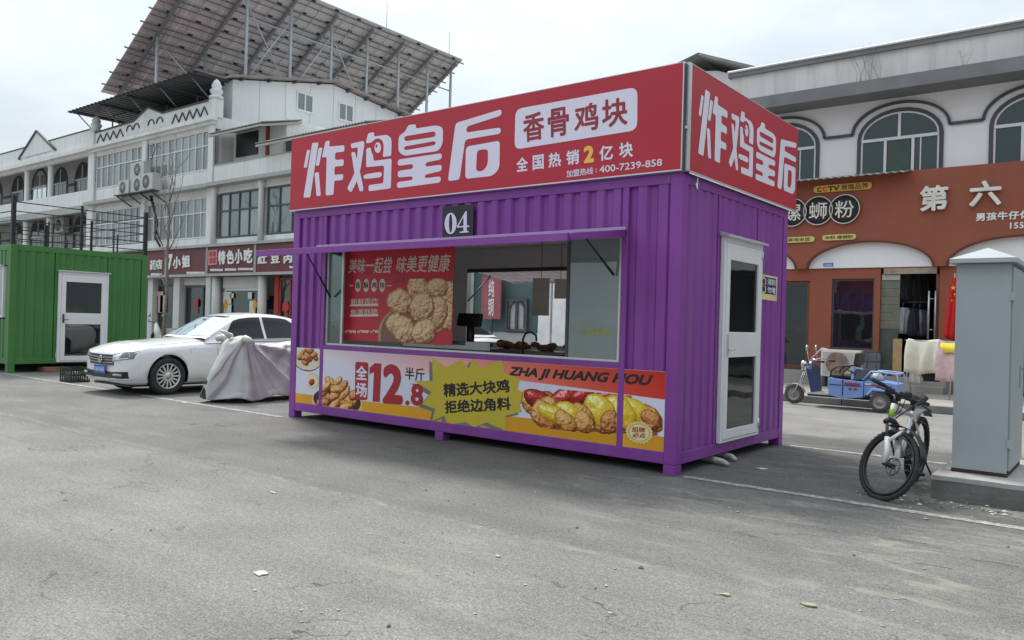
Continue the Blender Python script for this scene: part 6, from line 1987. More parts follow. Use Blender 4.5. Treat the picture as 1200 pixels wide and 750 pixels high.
# pavement furniture -------------------------------------------------------------
q0, q1 = on(966, 409, 'y', 12.4), on(1012, 443, 'y', 12.4)
acg = thing('air_conditioner', 'large cream air conditioner standing on the pavement behind the blue tricycle', 'air conditioner', ((q0.x + q1.x) / 2, 12.4, .13))
MB().box(q0.x, 12.15, q1.z, q1.x, 12.45, q0.z).build('casing', M('cream_casing', (0.66, 0.64, 0.58), 0.5, var=0.05), acg, bevel=.02)
cx_, cz_, r_g = q0.x + (q1.x - q0.x) * .42, (q0.z + q1.z) / 2, (q0.z - q1.z) * .40
MB().box(q0.x + .05, 12.140, q1.z + .05, q0.x + (q1.x - q0.x) * .8, 12.149, q0.z - .06).build('grille_panel', M('grille_panel', (0.42, 0.42, 0.38), 0.5), acg)
gr = MB()
for k in range(12):
    rr = r_g * (k + 1) / 12
    gr.tube([(cx_ + rr * math.cos(t), 12.136, cz_ + rr * math.sin(t)) for t in [2 * math.pi * i / 24 for i in range(24)]], .007, n=4, closed=True)
gr.build('fan_grille', M('fan_grille_stained', (0.30, 0.14, 0.10), 0.6, var=0.6, scale=4), acg)
for x in (q0.x + .06, q1.x - .06):
    MB().box(x - .03, 12.2, .13, x + .03, 12.4, q1.z - .001).build('foot', DARKIN, acg)
MB().tube([(q0.x + .1, 12.3, q0.z), (q0.x - .02, 12.3, q0.z + .02), (q0.x - .28, 12.4, q0.z - .22)], .018, n=6).build('pipe', TRIMW, acg)
q0, q1 = on(1013, 412, 'y', 12.3), on(1029, 446, 'y', 12.3)
stl = MB()
for x in (q0.x, q1.x):
    for y in (12.1, 12.45):
        stl.tube([(x + (q1.x - x) * .15, y, q0.z), (x, y, .13)], .014, n=6)
for z in (q0.z, (q0.z + q1.z) / 2 + .1):
    stl.tube([(q0.x, 12.1, z), (q1.x, 12.1, z), (q1.x, 12.45, z), (q0.x, 12.45, z), (q0.x, 12.1, z)], .012, n=6)
tag(stl.build('wire_stand', DARKIN), 'small dark wire stand beside the cream air conditioner', 'stand')
# drying rack with towels
rk = thing('drying_rack', 'steel drying rack on the pavement hung with towels', 'rack', (0.5, 11, .13))
rz = 1.28
MB().tube([(-.33, 11.0, rz), (1.3, 11.0, rz)], .014, n=8).build('top_rail', STEEL, rk)
for x in (-.25, .55, 1.25):
    MB().tube([(x, 11.0, rz), (x, 10.75, .13)], .014, n=6).build('leg', STEEL, rk)
    MB().tube([(x, 11.0, rz), (x, 11.25, .13)], .014, n=6).build('leg', STEEL, rk)
def towel(x0, x1, zf, zb, mat, label, seed, extra=None):
    rg = random.Random(seed)
    t = thing('towel', label, 'towel', ((x0 + x1) / 2, 11, rz))
    rows = []
    prof = [(11.09, zb)] + [(11.05, zb + (rz - zb) * .5), (11.018, rz - .02), (11.0, rz + .018), (10.978, rz - .02), (10.93, rz - .2), (10.90, (rz + zf) / 2), (10.90, zf + .1), (10.905, zf)]
    for i, (y, z) in enumerate(prof):
        r = []
        for k in range(21):
            u = k / 20
            amp = .05 * min(1, abs(z - rz) * 2.2)
            r.append((x0 + (x1 - x0) * u + .02 * math.sin(i + u * 5) - (0.06 * (1 - u) * (i - 3) / 5 if i > 3 else 0), y + amp * math.sin(u * 13 + seed + i * .25) - amp * .5, z + .02 * math.sin(u * 6 + seed)))
        rows.append(r)
    MB().grid(rows).build('cloth', mat, t, solid=.008)
    return t
towel(-.27, .30, .62, .75, M('cream_towel', (0.62, 0.58, 0.47), 0.9, var=0.07, scale=6, bump=.3, bscale=60), 'cream towel draped over the drying rack', 2)
towel(.31, .95, .50, .7, M('pink_towel', (0.62, 0.44, 0.43), 0.9, var=0.12, scale=9, bump=.3, bscale=60), 'pink towel with a yellow top draped at the right of the rack', 3)
ty = MB()
q = [(0.33 + .62 * k / 10) for k in range(11)]
ty.grid([[(x, 10.962 - .01 * math.sin(x * 20), rz - .03) for x in q], [(x, 10.90 - .03 * math.sin(x * 21 + 3) - .012, rz - .26 - .05 * math.sin(x * 9)) for x in q]])
tag(ty.build('yellow_cloth', M('yellow_cloth', (0.80, 0.62, 0.06), 0.9, var=.1), solid=.006), 'small yellow cloth laid over the top of the pink towel', 'cloth')
for (x0, x1, z0, m_, lab) in ((-.24, -.02, .42, M('white_cloth', (0.6, 0.6, 0.58), 0.9), 'white shirt sleeve hanging below the cream towel'), (.02, .32, .46, M('black_cotton', (0, 0, 0)), 'black garment hanging below the cream towel')):
    g = MB()
    g.grid([[(x0 + (x1 - x0) * k / 8, 11.03 + .02 * math.sin(k * 1.7), z) for k in range(9)] for z in (1.2, .8, .6, z0)])
    tag(g.build('hanging_garment', m_, solid=.01), lab, 'garment')
# flag on a pole against the pier
fg = thing('red_flag', 'red flag with yellow stars hanging limp on a pole beside the shop door', 'flag', (.33, 12.3, .13))
pt, pb_ = on(1119, 320, 'y', 12.3), on(1119, 398, 'y', 12.3)
MB().tube([(.34, 12.3, .13), (.34, 12.3, pt.z)], .014, n=6).build('flag_pole', STEEL, fg)
rows = []
lf = [(0.30, 2.66), (0.25, 2.4), (0.21, 2.1), (0.18, 1.75), (0.15, 1.45), (0.17, 1.36)]
for i, (xl_, z) in enumerate(lf):
    rows.append([(xl_ + (.42 - xl_) * k / 12, 12.26 + .045 * math.sin(k * 1.3 + i * .5) * (0.3 + i * .15), z - (.12 * k / 12 if i == 5 else 0) + (.0 if i else -.03 * (1 - k / 12))) for k in range(13)])
fcl = MB().grid(rows).build('flag_cloth', M('flag_red', (0.60, 0.02, 0.02), 0.8, var=.1, scale=3), fg, solid=.004)
for (sx, sz, r) in ((.33, 2.42, .055), (.36, 2.28, .025), (.31, 2.15, .022)):
    MB().prism([(sx + (r if k % 2 == 0 else r * .4) * math.sin(k * math.pi / 5), sz + (r if k % 2 == 0 else r * .4) * math.cos(k * math.pi / 5)) for k in range(10)], plane_fn('y', 12.205), 0.004, 0).build('flag_star', M('flag_yellow', (0.8, 0.55, 0.02), 0.7), fcl)

# ================================================================== vehicles
RUBBER = M('tyre_rubber', (0.028, 0.028, 0.029), 0.85, var=0.25, scale=8)
CHROME = M('bright_metal', (0.62, 0.62, 0.63), 0.22, metal=0.9, var=0.04)
CARW = M('white_car_paint', (0.74, 0.74, 0.74), 0.25, var=0.015, scale=1, coat=0.8)
CARGLASS = M('car_tint_glass', (0.012, 0.012, 0.015), 0.08, var=0.0, spec=0.35)
CARSHIELD = glass('windscreen_glass', tint=(.6, .7, .75), see=0.1, refl=0.30, body=(0.16, 0.20, 0.23))

def lerp_tab(tab, y):
    ys = [t[0] for t in tab]
    return [float(np.interp(y, ys, [t[i] for t in tab])) for i in range(1, len(tab[0]))]

# ---------------------------------------------------------------- the white saloon, nose towards -y; local origin: front axle on the ground
car = thing('parked_car', 'white saloon car parked nose-out beside the green container kiosk', 'car', (-10.63, 0.256, 0), local=True)
BODY = [  # y, half width, bottom, shoulder height, centre height
    (-.77, .48, .28, .66, .675), (-.76, .62, .25, .69, .71), (-.725, .735, .22, .72, .755), (-.655, .82, .20, .755, .81), (-.53, .87, .185, .795, .865),
    (-.33, .888, .18, .832, .91), (0, .89, .18, .85, .935), (.35, .895, .18, .88, .965), (.72, .90, .18, .905, .985), (1.2, .90, .18, .925, .97),
    (2.0, .90, .18, .945, .97), (2.7, .90, .18, .965, .98), (3.1, .89, .19, .98, 1.03), (3.45, .86, .24, .985, 1.05), (3.68, .79, .29, .97, 1.03), (3.77, .70, .36, .90, .95)]
ys = sorted(set([t[0] for t in BODY] + [round(-.5 + .15 * k, 3) for k in range(28)]))
def body_ring(y):
    w, zb, zs, zc = lerp_tab(BODY, y)
    h = zs - zb
    half = [(0, zb), (w * .85, zb), (w * .955, zb + .05), (w * .985, zb + h * .30), (w, zb + h * .55), (w * .992, zb + h * .72), (w * .975, zb + h * .84), (w * .945, zb + h * .95), (w * .89, zs), (w * .70, zs + (zc - zs) * .45), (w * .45, zs + (zc - zs) * .80), (0, zc)]
    return half
def full_ring(y):
    h = body_ring(y)
    return [(x, y, z) for x, z in h] + [(-x, y, z) for x, z in h[-2:0:-1]]
rings = [full_ring(y) for y in ys]
bm_ = MB()
n_r = len(rings[0])
bm_.v = [p for r in rings for p in r]
for i in range(len(rings) - 1):
    for j in range(n_r):
        j2 = (j + 1) % n_r
        bm_.f.append((i * n_r + j, i * n_r + j2, (i + 1) * n_r + j2, (i + 1) * n_r + j))
bm_.f += [tuple(range(n_r)), tuple((len(rings) - 1) * n_r + j for j in reversed(range(n_r)))]
bm_.mi = [0] * len(bm_.f); bm_.sm = [True] * len(bm_.f)
bm_.sm[-1] = bm_.sm[-2] = False
car_body = bm_.build('body', CARW, car)
# wheel openings are cut out of the body
cut = MB()
for y in (0.0, 2.69):
    for s in (-1, 1):
        cut.lathe([(0, .55 * s), (.365, .55 * s), (.365, 1.1 * s), (0, 1.1 * s)], (0, y, .335), 'x', n=40, smooth=False)
cutter = cut.build('wheel_cut', CARW)
cutter.location = car.location
md = car_body.modifiers.new('cut', 'BOOLEAN')
md.operation = 'DIFFERENCE'
md.object = cutter
md.solver = 'EXACT'
bpy.context.view_layer.update()
dg = bpy.context.evaluated_depsgraph_get()
newme = bpy.data.meshes.new_from_object(car_body.evaluated_get(dg))
car_body.modifiers.clear()
car_body.data = newme
bpy.data.objects.remove(cutter)
# greenhouse
GH = [(.70, .985, .80, .80), (.86, 1.09, .80, .735), (1.09, 1.235, .80, .68), (1.30, 1.365, .80, .63), (1.48, 1.425, .80, .605), (1.75, 1.462, .80, .59), (2.05, 1.472, .80, .585), (2.4, 1.455, .80, .58), (2.7, 1.41, .80, .58), (2.95, 1.33, .795, .60), (3.2, 1.20, .785, .645), (3.42, 1.06, .77, .72)]
def gh(y, t):
    """t 0 at the belt, .5 at the roof rail, 1 on the centre line (x > 0 half)."""
    zt, wb, wr = lerp_tab(GH, y)
    zs = lerp_tab(BODY, y)[2] - .012
    pts = [(wb + .055, zs), (wb + .02, zs + (zt - zs) * .12), (wb - (wb - wr) * .45, zs + (zt - zs) * .50), (wr + .03, zs + (zt - zs) * .82), (wr - .03, zs + (zt - zs) * .92), (wr - .16, zs + (zt - zs) * .972), (.28, zt - .008), (0, zt)]
    ts = [0, .08, .28, .44, .52, .62, .8, 1.0]
    return float(np.interp(t, ts, [p[0] for p in pts])), float(np.interp(t, ts, [p[1] for p in pts]))
def gpt(y, t, s=1, off=0.0):
    x, z = gh(y, t)
    x2, z2 = gh(y, min(1, t + .02)); x1, z1 = gh(y, max(0, t - .02))
    a = Vector((x2 - x1, 0, z2 - z1)); nrm = Vector((a.z, 0, -a.x)).normalized() if a.length > 0 else Vector((0, 0, 1))
    ya, yb = gh(min(y + .02, 3.42), t), gh(max(y - .02, .70), t)
    b = Vector((ya[0] - yb[0], .04, ya[1] - yb[1]))
    nn = b.cross(a).normalized()
    if nn.z < 0 and abs(nn.z) > .2 or nn.x < 0 and abs(nn.x) > .5: nn = -nn
    return Vector((s * (x + nn.x * off), y + nn.y * off, z + nn.z * off))
gm = MB()
gys = [.70 + 2.72 * k / 34 for k in range(35)]
tt = [0, .05, .14, .28, .38, .44, .48, .52, .57, .62, .7, .8, .9, 1.0]
for s in (1, -1):
    gm.grid([[gpt(y, t, s) for t in tt] for y in gys])
gm.build('cabin', CARW, car)
def patch(name, mat, ya, yb, tlo, thi, off, s=1, n=14, mt=10):
    mb = MB()
    rows = []
    for i in range(n + 1):
        y = ya + (yb - ya) * i / n
        a, b = tlo(y), thi(y)
        rows.append([gpt(y, a + (b - a) * j / mt, s, off) for j in range(mt + 1)])
    mb.grid(rows)
    return mb.build(name, mat, car, fix=False)
for s in (1, -1):
    top = lambda y: min(.455, max(.06, (y - 1.02) * 1.35 + .055)) if y < 1.35 else (.455 if y < 2.55 else max(.07, .455 - (y - 2.55) * .62))
    patch('side_window', CARGLASS, 1.03, 1.93, lambda y: .05, top, .006, s)
    patch('side_window', CARGLASS, 1.99, 2.95, lambda y: .05, top, .006, s)
    tr = MB()
    tr.tube([gpt(1.0 + 2.0 * k / 20, .04, s, .012) for k in range(21)], .008, n=5)
    tr.build('chrome_trim', CHROME, car)
for s in (1, -1):
    patch('windscreen', CARSHIELD, .76, 1.38, lambda y: .53, lambda y: 1.0, .006, s)
    patch('rear_window', CARGLASS, 2.78, 3.34, lambda y: .55, lambda y: 1.0, .006, s)
# skin details on the body side
def side_pt(y, z, s=1, off=0.0):
    ring_ = body_ring(y)[1:9]
    zz = [p[1] for p in ring_]; xx = [p[0] for p in ring_]
    return Vector((s * (float(np.interp(z, zz, xx)) + off), y, z))
SEAM = M('panel_gap', (0.05, 0.05, 0.05), 0.7)
sm = MB()
for s in (1, -1):
    sm.tube([side_pt(.92, z, s, .001) for z in (.24, .4, .55, .7, .82, .90)], .005, n=4)
    sm.tube([side_pt(1.96, z, s, .001) for z in (.24, .4, .6, .8, .93)], .005, n=4)
    sm.tube([side_pt(.92 + .1 * k, .235, s, .001) for k in range(20)], .005, n=4)
for s in (1, -1):
    hp = []
    for k in range(17):
        y = -.60 + 1.30 * k / 16
        w, zb, zs, zc = lerp_tab(BODY, y)
        hp.append((s * w * .80, y, zs + (zc - zs) * .235 + .001))
    sm.tube(hp, .004, n=4)
    sm.tube([side_pt(.40, z, s, .001) for z in (.72, .80, .86)], .003, n=4)
sm.build('door_gap', SEAM, car)
for s in (1, -1):
    cr = MB().tube([side_pt(.45 + 2.9 * k / 24, .80 + .045 * k / 24, s, -.006) for k in range(25)], .012, n=6)
    cr.build('body_crease', CARW, car)
    sk = MB()
    sk.grid([[side_pt(y, z, s, .006) for z in (.205, .25, .285)] for y in [.42 + 1.85 * k / 12 for k in range(13)]])
    sk.build('sill_trim', M('lower_sill', (0.5, 0.5, 0.5), 0.4), car)
    mm = MB().lathe([(0, -.12), (.055, -.10), (.075, -.02), (.07, .07), (.03, .11), (0, .115)], (s * 1.0, 1.06, 1.02), 'x', n=12)
    mir = mm.build('wing_mirror', CARW, car)
    MB().bar((s * .87, 1.08, .965), (s * .98, 1.06, .985), .06, .035).build('mirror_arm', BLACK, mir)
    for yh in (1.72, 2.72):
        MB().tube([side_pt(yh, .845, s, .018), side_pt(yh + .16, .85, s, .02)], .014, n=6).build('door_handle', CARW, car)
# nose: grille, lamps, lower intake, emblem, plate.  front surface is sampled from the rings
def nose(u, z, off=0.0):
    """u: half-width coordinate on the front; finds y where the ring half-width at height z equals |u|."""
    best = None
    for k in range(400):
        y = -.77 + .7 * k / 399
        w, zb, zs, zc = lerp_tab(BODY, y)
        ring_ = body_ring(y)
        zz = [p[1] for p in ring_[1:]]; xx = [p[0] for p in ring_[1:]]
        if z <= zs + (zc - zs) * .9 and z >= zb:
            wx = float(np.interp(z, zz, xx))
            if wx >= abs(u):
                best = y
                break
    if best is None: best = -.2
    return Vector((u, best - off, z))
def npatch(name, mat, us, zlo, zhi, off, m_=4, parent=None):
    mb = MB()
    mb.grid([[nose(u, zlo(u) + (zhi(u) - zlo(u)) * j / m_, off) for j in range(m_ + 1)] for u in us])
    return mb.build(name, mat, parent or car, fix=False)
U = lambda a, b, n: [a + (b - a) * k / n for k in range(n + 1)]
npatch('grille', M('grille_black', (0.02, 0.02, 0.022), 0.35), U(-.47, .47, 20), lambda u: .475 + abs(u) * .09, lambda u: .685, .008)
gsl = MB()
for z in (.50, .545, .59, .635, .685):
    gsl.tube([nose(u, z + abs(u) * .02, .016) for u in U(-.46, .46, 24)], .0055, n=5)
gsl.build('grille_bar', CHROME, car)
for s in (1, -1):
    npatch('headlight', glass('lamp_glass', see=0.0, refl=0.15, body=(0.05, 0.055, 0.06)), U(.44 * s, .835 * s, 14), lambda u: .575 + (abs(u) - .44) * .14, lambda u: .69 + (abs(u) - .44) * .16, .010)
    lm_ = MB()
    lm_.tube([nose(s * u, .695 + (u - .44) * .16, .014) for u in U(.44, .83, 12)], .007, n=5)
    lm_.tube([nose(s * u, .59 + (u - .44) * .14, .016) for u in U(.50, .80, 10)], .009, n=5)
    lm_.build('headlight_strip', CHROME, car)
    fg_ = npatch('fog_light_pod', BLACK, U(.36 * s, .80 * s, 12), lambda u: .30, lambda u: .395 + (abs(u) - .36) * .05, .010)
    MB().tube([nose(s * u, .355, .03) for u in U(.52, .72, 6)], .022, n=8).build('fog_light', M('fog_glass', (.35, .36, .37), .2), fg_)
    MB().tube([nose(s * u, .285, .02) for u in U(.30, .82, 12)], .009, n=5).build('fog_trim', CHROME, fg_)
npatch('lower_intake', BLACK, U(-.36, .36, 12), lambda u: .29, lambda u: .40, .009)
em = MB()
ec = nose(0, .60, .03)
em.tube([(ec.x + .062 * math.cos(t), ec.y, ec.z + .062 * math.sin(t)) for t in U(0, 2 * math.pi - .26, 23)], .007, n=5, closed=True)
em.tube([(-.03, ec.y, ec.z + .055), (0, ec.y, ec.z + .01), (.03, ec.y, ec.z + .055)], .006, n=5)
em.tube([(-.055, ec.y, ec.z + .02), (-.025, ec.y, ec.z - .05), (0, ec.y, ec.z - .005), (.025, ec.y, ec.z - .05), (.055, ec.y, ec.z + .02)], .006, n=5)
em.build('emblem', CHROME, car)
pc_ = nose(0, .40, .035)
pl = MB().box(-.22, pc_.y - .006, .36, .22, pc_.y, .50).build('number_plate', M('plate_blue_paint', (0.03, 0.10, 0.42), 0.45), car)
pm = MB()
for k in range(7):
    x = -.185 + k * .056
    pm.box(x, pc_.y - .009, .395, x + .032, pc_.y - .0065, .465)
pm.build('plate_marks', M('plate_white', (0.45, 0.5, 0.65), 0.5), pl)
def wheel_parts(parent, R, Rr, w, spokes, rimmat, name='wheel', y=0.0, x=0.0, z=None, s=1):
    z = R if z is None else z
    c = (x, y, z)
    ty = MB().lathe([(Rr, -w / 2), (R * .93, -w / 2), (R * .985, -w * .38), (R, -w * .2), (R, w * .2), (R * .985, w * .38), (R * .93, w / 2), (Rr, w / 2)], c, 'x', n=44, loop=True)
    wh = ty.build(name, RUBBER, parent)
    rm_ = MB()
    rm_.lathe([(Rr * 1.02, -w * .46), (Rr * 1.02, w * .50), (Rr * .95, w * .50), (Rr * .92, w * .2), (Rr * .92, -w * .46)] if s > 0 else [(Rr * 1.02, w * .46), (Rr * 1.02, -w * .50), (Rr * .95, -w * .50), (Rr * .92, -w * .2), (Rr * .92, w * .46)], c, 'x', n=44, loop=True)
    for k in range(spokes):
        a = 2 * math.pi * k / spokes
        for da in (-.065, .065) if spokes < 12 else (0,):
            p0 = Vector((x + s * w * .36, y + .06 * math.cos(a), z + .06 * math.sin(a)))
            p1 = Vector((x + s * w * .40, y + Rr * .95 * math.cos(a + da), z + Rr * .95 * math.sin(a + da)))
            rm_.bar(p0, p1, .026, .026, up=(1, 0, 0))
    rm_.lathe([(0, w * .30 * s), (.07, w * .30 * s), (.065, w * .42 * s), (0, w * .44 * s)], c, 'x', n=20)
    rm_.build('rim', rimmat, wh)
    MB().lathe([(0, s * w * .12), (Rr * .9, s * w * .12)], c, 'x', n=28).build('brake_disc', DARKIN, wh)
    return wh
for y in (0, 2.69):
    for s in (1, -1):
        wheel_parts(car, .325, .215, .205, 15, M('alloy_silver', (0.55, 0.55, 0.56), 0.3, metal=.7), 'wheel', y, s * .775, None, s)
        arch_ = MB()
        arch_.grid([[(s * .56, y + .362 * math.cos(t), .335 + .362 * math.sin(t)), (s * .878, y + .362 * math.cos(t), .335 + .362 * math.sin(t))] for t in U(-.35, math.pi + .35, 26)])
        arch_.build('wheel_arch', BLACK, car, fix=False)
MB().box(-.72, -.6, .15, .72, 3.5, .179).build('underside', BLACK, car)

car.scale = (.915, 1, 1)
car.location.x = -10.555
# ---------------------------------------------------------------- a second white car glimpsed behind it
c2 = dup(car, loc=(-12.2, 7.4, 0), rot=(0, 0, R_(-90)), label='white car parked in the back lane, only its roof showing beside the kiosk post')

# ---------------------------------------------------------------- scooter under a silver cover
cv = thing('covered_scooter', 'scooter under a crumpled silver dust cover beside the white car', 'scooter', (-8.25, .3, 0), local=True)
prof = [  # y, ridge height, half width at the hem, hem height, half width near the top
    (-.27, .26, .06, .09, .03), (-.16, .52, .17, .06, .05), (0.0, .78, .28, .05, .08), (.12, .97, .38, .06, .13), (.25, 1.06, .45, .05, .24), (.38, 1.07, .45, .05, .24), (.52, .99, .42, .06, .17), (.8, .93, .41, .08, .17), (1.1, .96, .42, .10, .19), (1.4, .98, .40, .14, .19), (1.65, .92, .34, .2, .15), (1.82, .66, .20, .24, .08)]
tri = lambda t: abs((t % 1.0) * 2 - 1) * 2 - 1          # a sharp-edged pleat
HY, HZ = .33, 1.10                                       # the handlebar, from which the cloth hangs
SY_, SZ_ = 1.25, 1.05                                    # the seat hump
rows = []
for i in range(151):
    y = -.27 + 2.09 * i / 150
    zt, hw, zh, tw = lerp_tab(prof, y)
    r = []
    for k in range(101):
        u = -1 + 2 * k / 100
        a, sg = abs(u), (1 if u >= 0 else -1)
        if a < .30:
            x, z = tw * (a / .30), zt - .04 * (a / .30) ** 2
        else:
            q = (a - .30) / .70
            x, z = tw + (hw - tw) * (q ** 1.1), zt - .04 - (zt - .04 - zh) * q
        ph = math.atan2(HZ - z, y - HY + 1e-4)
        d = math.hypot(y - HY, HZ - z)
        w1 = mnoise.noise(Vector((y * 1.3, z * 1.3, sg * 3.0))) * .35
        f1 = tri(ph * 2.1 + w1 + .3 * sg) * .060 * min(1, d * 1.5)
        f2 = tri(ph * 4.7 + w1 * 2 + .17) * .022 * min(1, d * 2)
        ph2 = math.atan2(SZ_ - z, y - SY_ + 1e-4)
        f3 = tri(ph2 * 1.6 + w1) * .035 * math.exp(-((y - SY_) / .55) ** 2)
        sag = .05 * math.exp(-(((y - .62) - (1.0 - z) * .9) / .10) ** 2)
        cr_ = mnoise.noise(Vector((y * 7, z * 7, sg))) * .010
        g = min(1, max(0, (a - .12) / .25))
        x += (f1 + f2 + f3 - sag + cr_) * g
        z += (tri(y * 2.3 + u) * .012 + cr_) * (1 - g)
        if a > .93: z += .03 * math.sin(y * 9 + sg)
        r.append((sg * max(x, 0), y, max(z, .025)))
    rows.append(r)
CLOTH = M('silver_cover_cloth', (0.47, 0.465, 0.435), 0.5, var=0.07, scale=3, bump=.2, bscale=20)
clo = MB().grid(rows).build('dust_cover', CLOTH, cv, solid=.004)
for (x, s) in ((-.30, -1), (.32, 1)):
    MB().tube([(x * .7, .27, 1.0), (x, .24, 1.04), (x + s * .13, .22, 1.02), (x + s * .22, .27, .97)], [.05, .06, .055, .012], n=9).build('covered_mirror', CLOTH, clo)
MB().tube([(-.02, .20, 1.05), (-.08, .12, 1.13), (-.17, .06, 1.17)], [.05, .035, .006], n=7).build('cover_knot', CLOTH, clo)
wheel_parts(cv, .24, .13, .09, 8, ALU, 'wheel', -.02, 0, None, 1)
wheel_parts(cv, .24, .13, .09, 8, ALU, 'wheel', 1.38, 0, None, 1)

# ---------------------------------------------------------------- blue cargo tricycle, nose to the left
tk = thing('cargo_tricycle', 'pale blue electric cargo tricycle parked along the kerb', 'tricycle', (-.8, 8.5, 0))
TB = M('tricycle_blue', (0.20, 0.30, 0.60), 0.4, var=0.06, scale=3, dirt=((0.2, 0.22, 0.3), 0.25))
TBD = M('tricycle_dark_blue', (0.028, 0.055, 0.14), 0.35, var=.08)
yn, yf = 8.18, 8.86
def trike_wheel(x, y, R, w):
    wh = MB().lathe([(R * .62, -w / 2), (R * .95, -w / 2), (R, -w * .25), (R, w * .25), (R * .95, w / 2), (R * .62, w / 2)], (x, y, R + .01), 'y', n=32, loop=True).build('wheel', M('dusty_tyre', (0.09, 0.085, 0.08), 0.9, var=.2), tk)
    MB().lathe([(0, -w * .50), (R * .18, -w * .50), (R * .24, -w * .30), (R * .50, -w * .22), (R * .60, -w * .46), (R * .64, -w * .46), (R * .64, w * .4), (0, w * .4)], (x, y, R + .01), 'y', n=28).build('rim', M('dull_rim', (0.30, 0.29, 0.28), 0.45, metal=.5), wh)
    return wh
trike_wheel(-1.745, 8.52, .185, .075)
trike_wheel(-.134, yn + .06, .175, .10); trike_wheel(-.134, yf - .06, .175, .10)
MB().grid([[(-1.745 + .205 * math.cos(t), 8.52 + d, .195 + .205 * math.sin(t)) for d in (-.05, -.03, 0, .03, .05)] for t in U(.2, 2.6, 14)]).build('front_mudguard', M('dusty_white', (.5, .49, .47), .6), tk, solid=.006)
fk = MB()
for d in (-.06, .06):
    fk.tube([(-1.745, 8.52 + d, .195), (-1.60, 8.52 + d, .50), (-1.52, 8.52 + d * .6, .74)], .016, n=6)
fk.tube([(-1.52, 8.52, .55), (-1.44, 8.52, .84)], .025, n=8)
fk.build('fork', CHROME, tk)
hb = MB().tube([(-1.22, 8.22, .86), (-1.34, 8.28, .90), (-1.45, 8.42, .86), (-1.45, 8.62, .86), (-1.34, 8.76, .90), (-1.22, 8.82, .86)], .014, n=7)
hbo = hb.build('handlebar', CHROME, tk)
MB().tube([(-1.24, 8.215, .865), (-1.10, 8.19, .85)], .02, n=8).build('grip', BLACK, hbo)
MB().tube([(-1.24, 8.825, .865), (-1.10, 8.85, .85)], .02, n=8).build('grip', BLACK, hbo)
for (y, dx) in ((8.30, 0), (8.74, .03)):
    MB().tube([(-1.42 + dx, y, .88), (-1.45 + dx, y, 1.05)], .008, n=5).lathe([(0, -.012), (.055, -.012), (.058, .012), (0, .012)], (-1.452 + dx, y, 1.10), 'x', n=14).build('mirror', M('mirror_silver', (.55, .55, .55), .2, metal=.6), hbo)
MB().lathe([(0, .05), (.05, .04), (.075, -.02), (.07, -.05), (0, -.06)], (-1.56, 8.52, .78), 'x', n=16).build('headlight', CHROME, tk)
for y in (8.43, 8.61):
    MB().lathe([(0, .03), (.025, .02), (.03, -.02), (0, -.03)], (-1.56, y, .67), 'x', n=10).build('indicator', M('amber_lens', (.5, .2, .03), .3), tk)
MB().box(-1.47, 8.44, .62, -1.38, 8.60, .80).build('instrument_box', BLACK, tk, bevel=.015)
ls = MB()
for (x0, x1, z0, z1, w) in ((-1.42, -1.26, .29, .76, .26),):
    ls.add([(-1.35, 8.25, .27), (-1.35, 8.79, .27), (-1.44, 8.82, .72), (-1.44, 8.22, .72), (-1.40, 8.36, .80), (-1.40, 8.68, .80), (-1.30, 8.27, .27), (-1.30, 8.77, .27), (-1.35, 8.80, .70), (-1.35, 8.24, .70), (-1.36, 8.36, .77), (-1.36, 8.68, .77)],
           [(0, 1, 2, 3), (3, 2, 5, 4), (7, 6, 9, 8), (8, 9, 10, 11), (6, 0, 3, 9), (1, 7, 8, 2), (9, 3, 4, 10), (2, 8, 11, 5), (4, 5, 11, 10), (0, 6, 7, 1)])
ls.build('leg_shield', TBD, tk, bevel=.008)
MB().box(-1.40, 8.26, .24, -1.0, 8.78, .275).build('footboard', M('dusty_white', (0, 0, 0)), tk)
ch = MB().bar((-1.45, 8.40, .22), (.1, 8.36, .22), .04, .05).bar((-1.45, 8.64, .22), (.1, 8.68, .22), .04, .05).bar((-.134, yn + .1, .19), (-.134, yf - .1, .19), .05, .05)
ch.build('chassis', BLACK, tk)
bx = MB()
bx.prism([(-1.02, .25), (-.78, .20), (-.42, .245), (-.42, .53), (-.76, .55), (-1.03, .57)], lambda u, v, d: (u, d, v), yn + .02, yf - .02)
bxo = bx.build('seat_box', TB, tk, bevel=.012)
MB().box(-.775, yn + .012, .255, -.755, yn + .021, .545).box(-1.0, yn + .010, .44, -.79, yn + .019, .455).box(-.74, yn + .010, .44, -.44, yn + .019, .455).build('box_seam', TBD, bxo)
MB().box(-.73, yn + .006, .465, -.47, yn + .0185, .50).build('red_stripe', M('stripe_red', (.36, .03, .05), .5), bxo)
MB().box(-.66, yn + .006, .37, -.61, yn + .0185, .41).box(-.57, yn + .006, .37, -.52, yn + .0185, .41).build('red_marks', M('stripe_red', (0, 0, 0)), bxo)
bed = MB()
bed.prism([(-.415, .25), (-.36, .30), (.13, .36), (.14, .52), (-.20, .56), (-.415, .54)], lambda u, v, d: (u, d, v), yn + .06, yf - .06)
bedo = bed.build('cargo_bed', TB, tk, bevel=.01)
MB().prism([(-.40, .50), (.06, .475), (.06, .455), (-.40, .475)], lambda u, v, d: (u, d, v), yn + .052, yn + .059).build('red_stripe', M('stripe_red', (0, 0, 0)), bedo)
MB().box(-.39, yn + .044, .482, -.29, yn + .0515, .505).build('white_marks', LETW, bedo)
for y0 in (yn - .02, yf - .12):
    MB().prism([(-.36, .30), (-.27, .43), (.03, .42), (.14, .32), (.10, .32), (0.0, .385), (-.25, .39), (-.325, .30)], lambda u, v, d: (u, d, v), y0, y0 + .14).build('rear_mudguard', M('pale_blue', (.34, .45, .70), .4), tk, bevel=.006)
bt = MB()
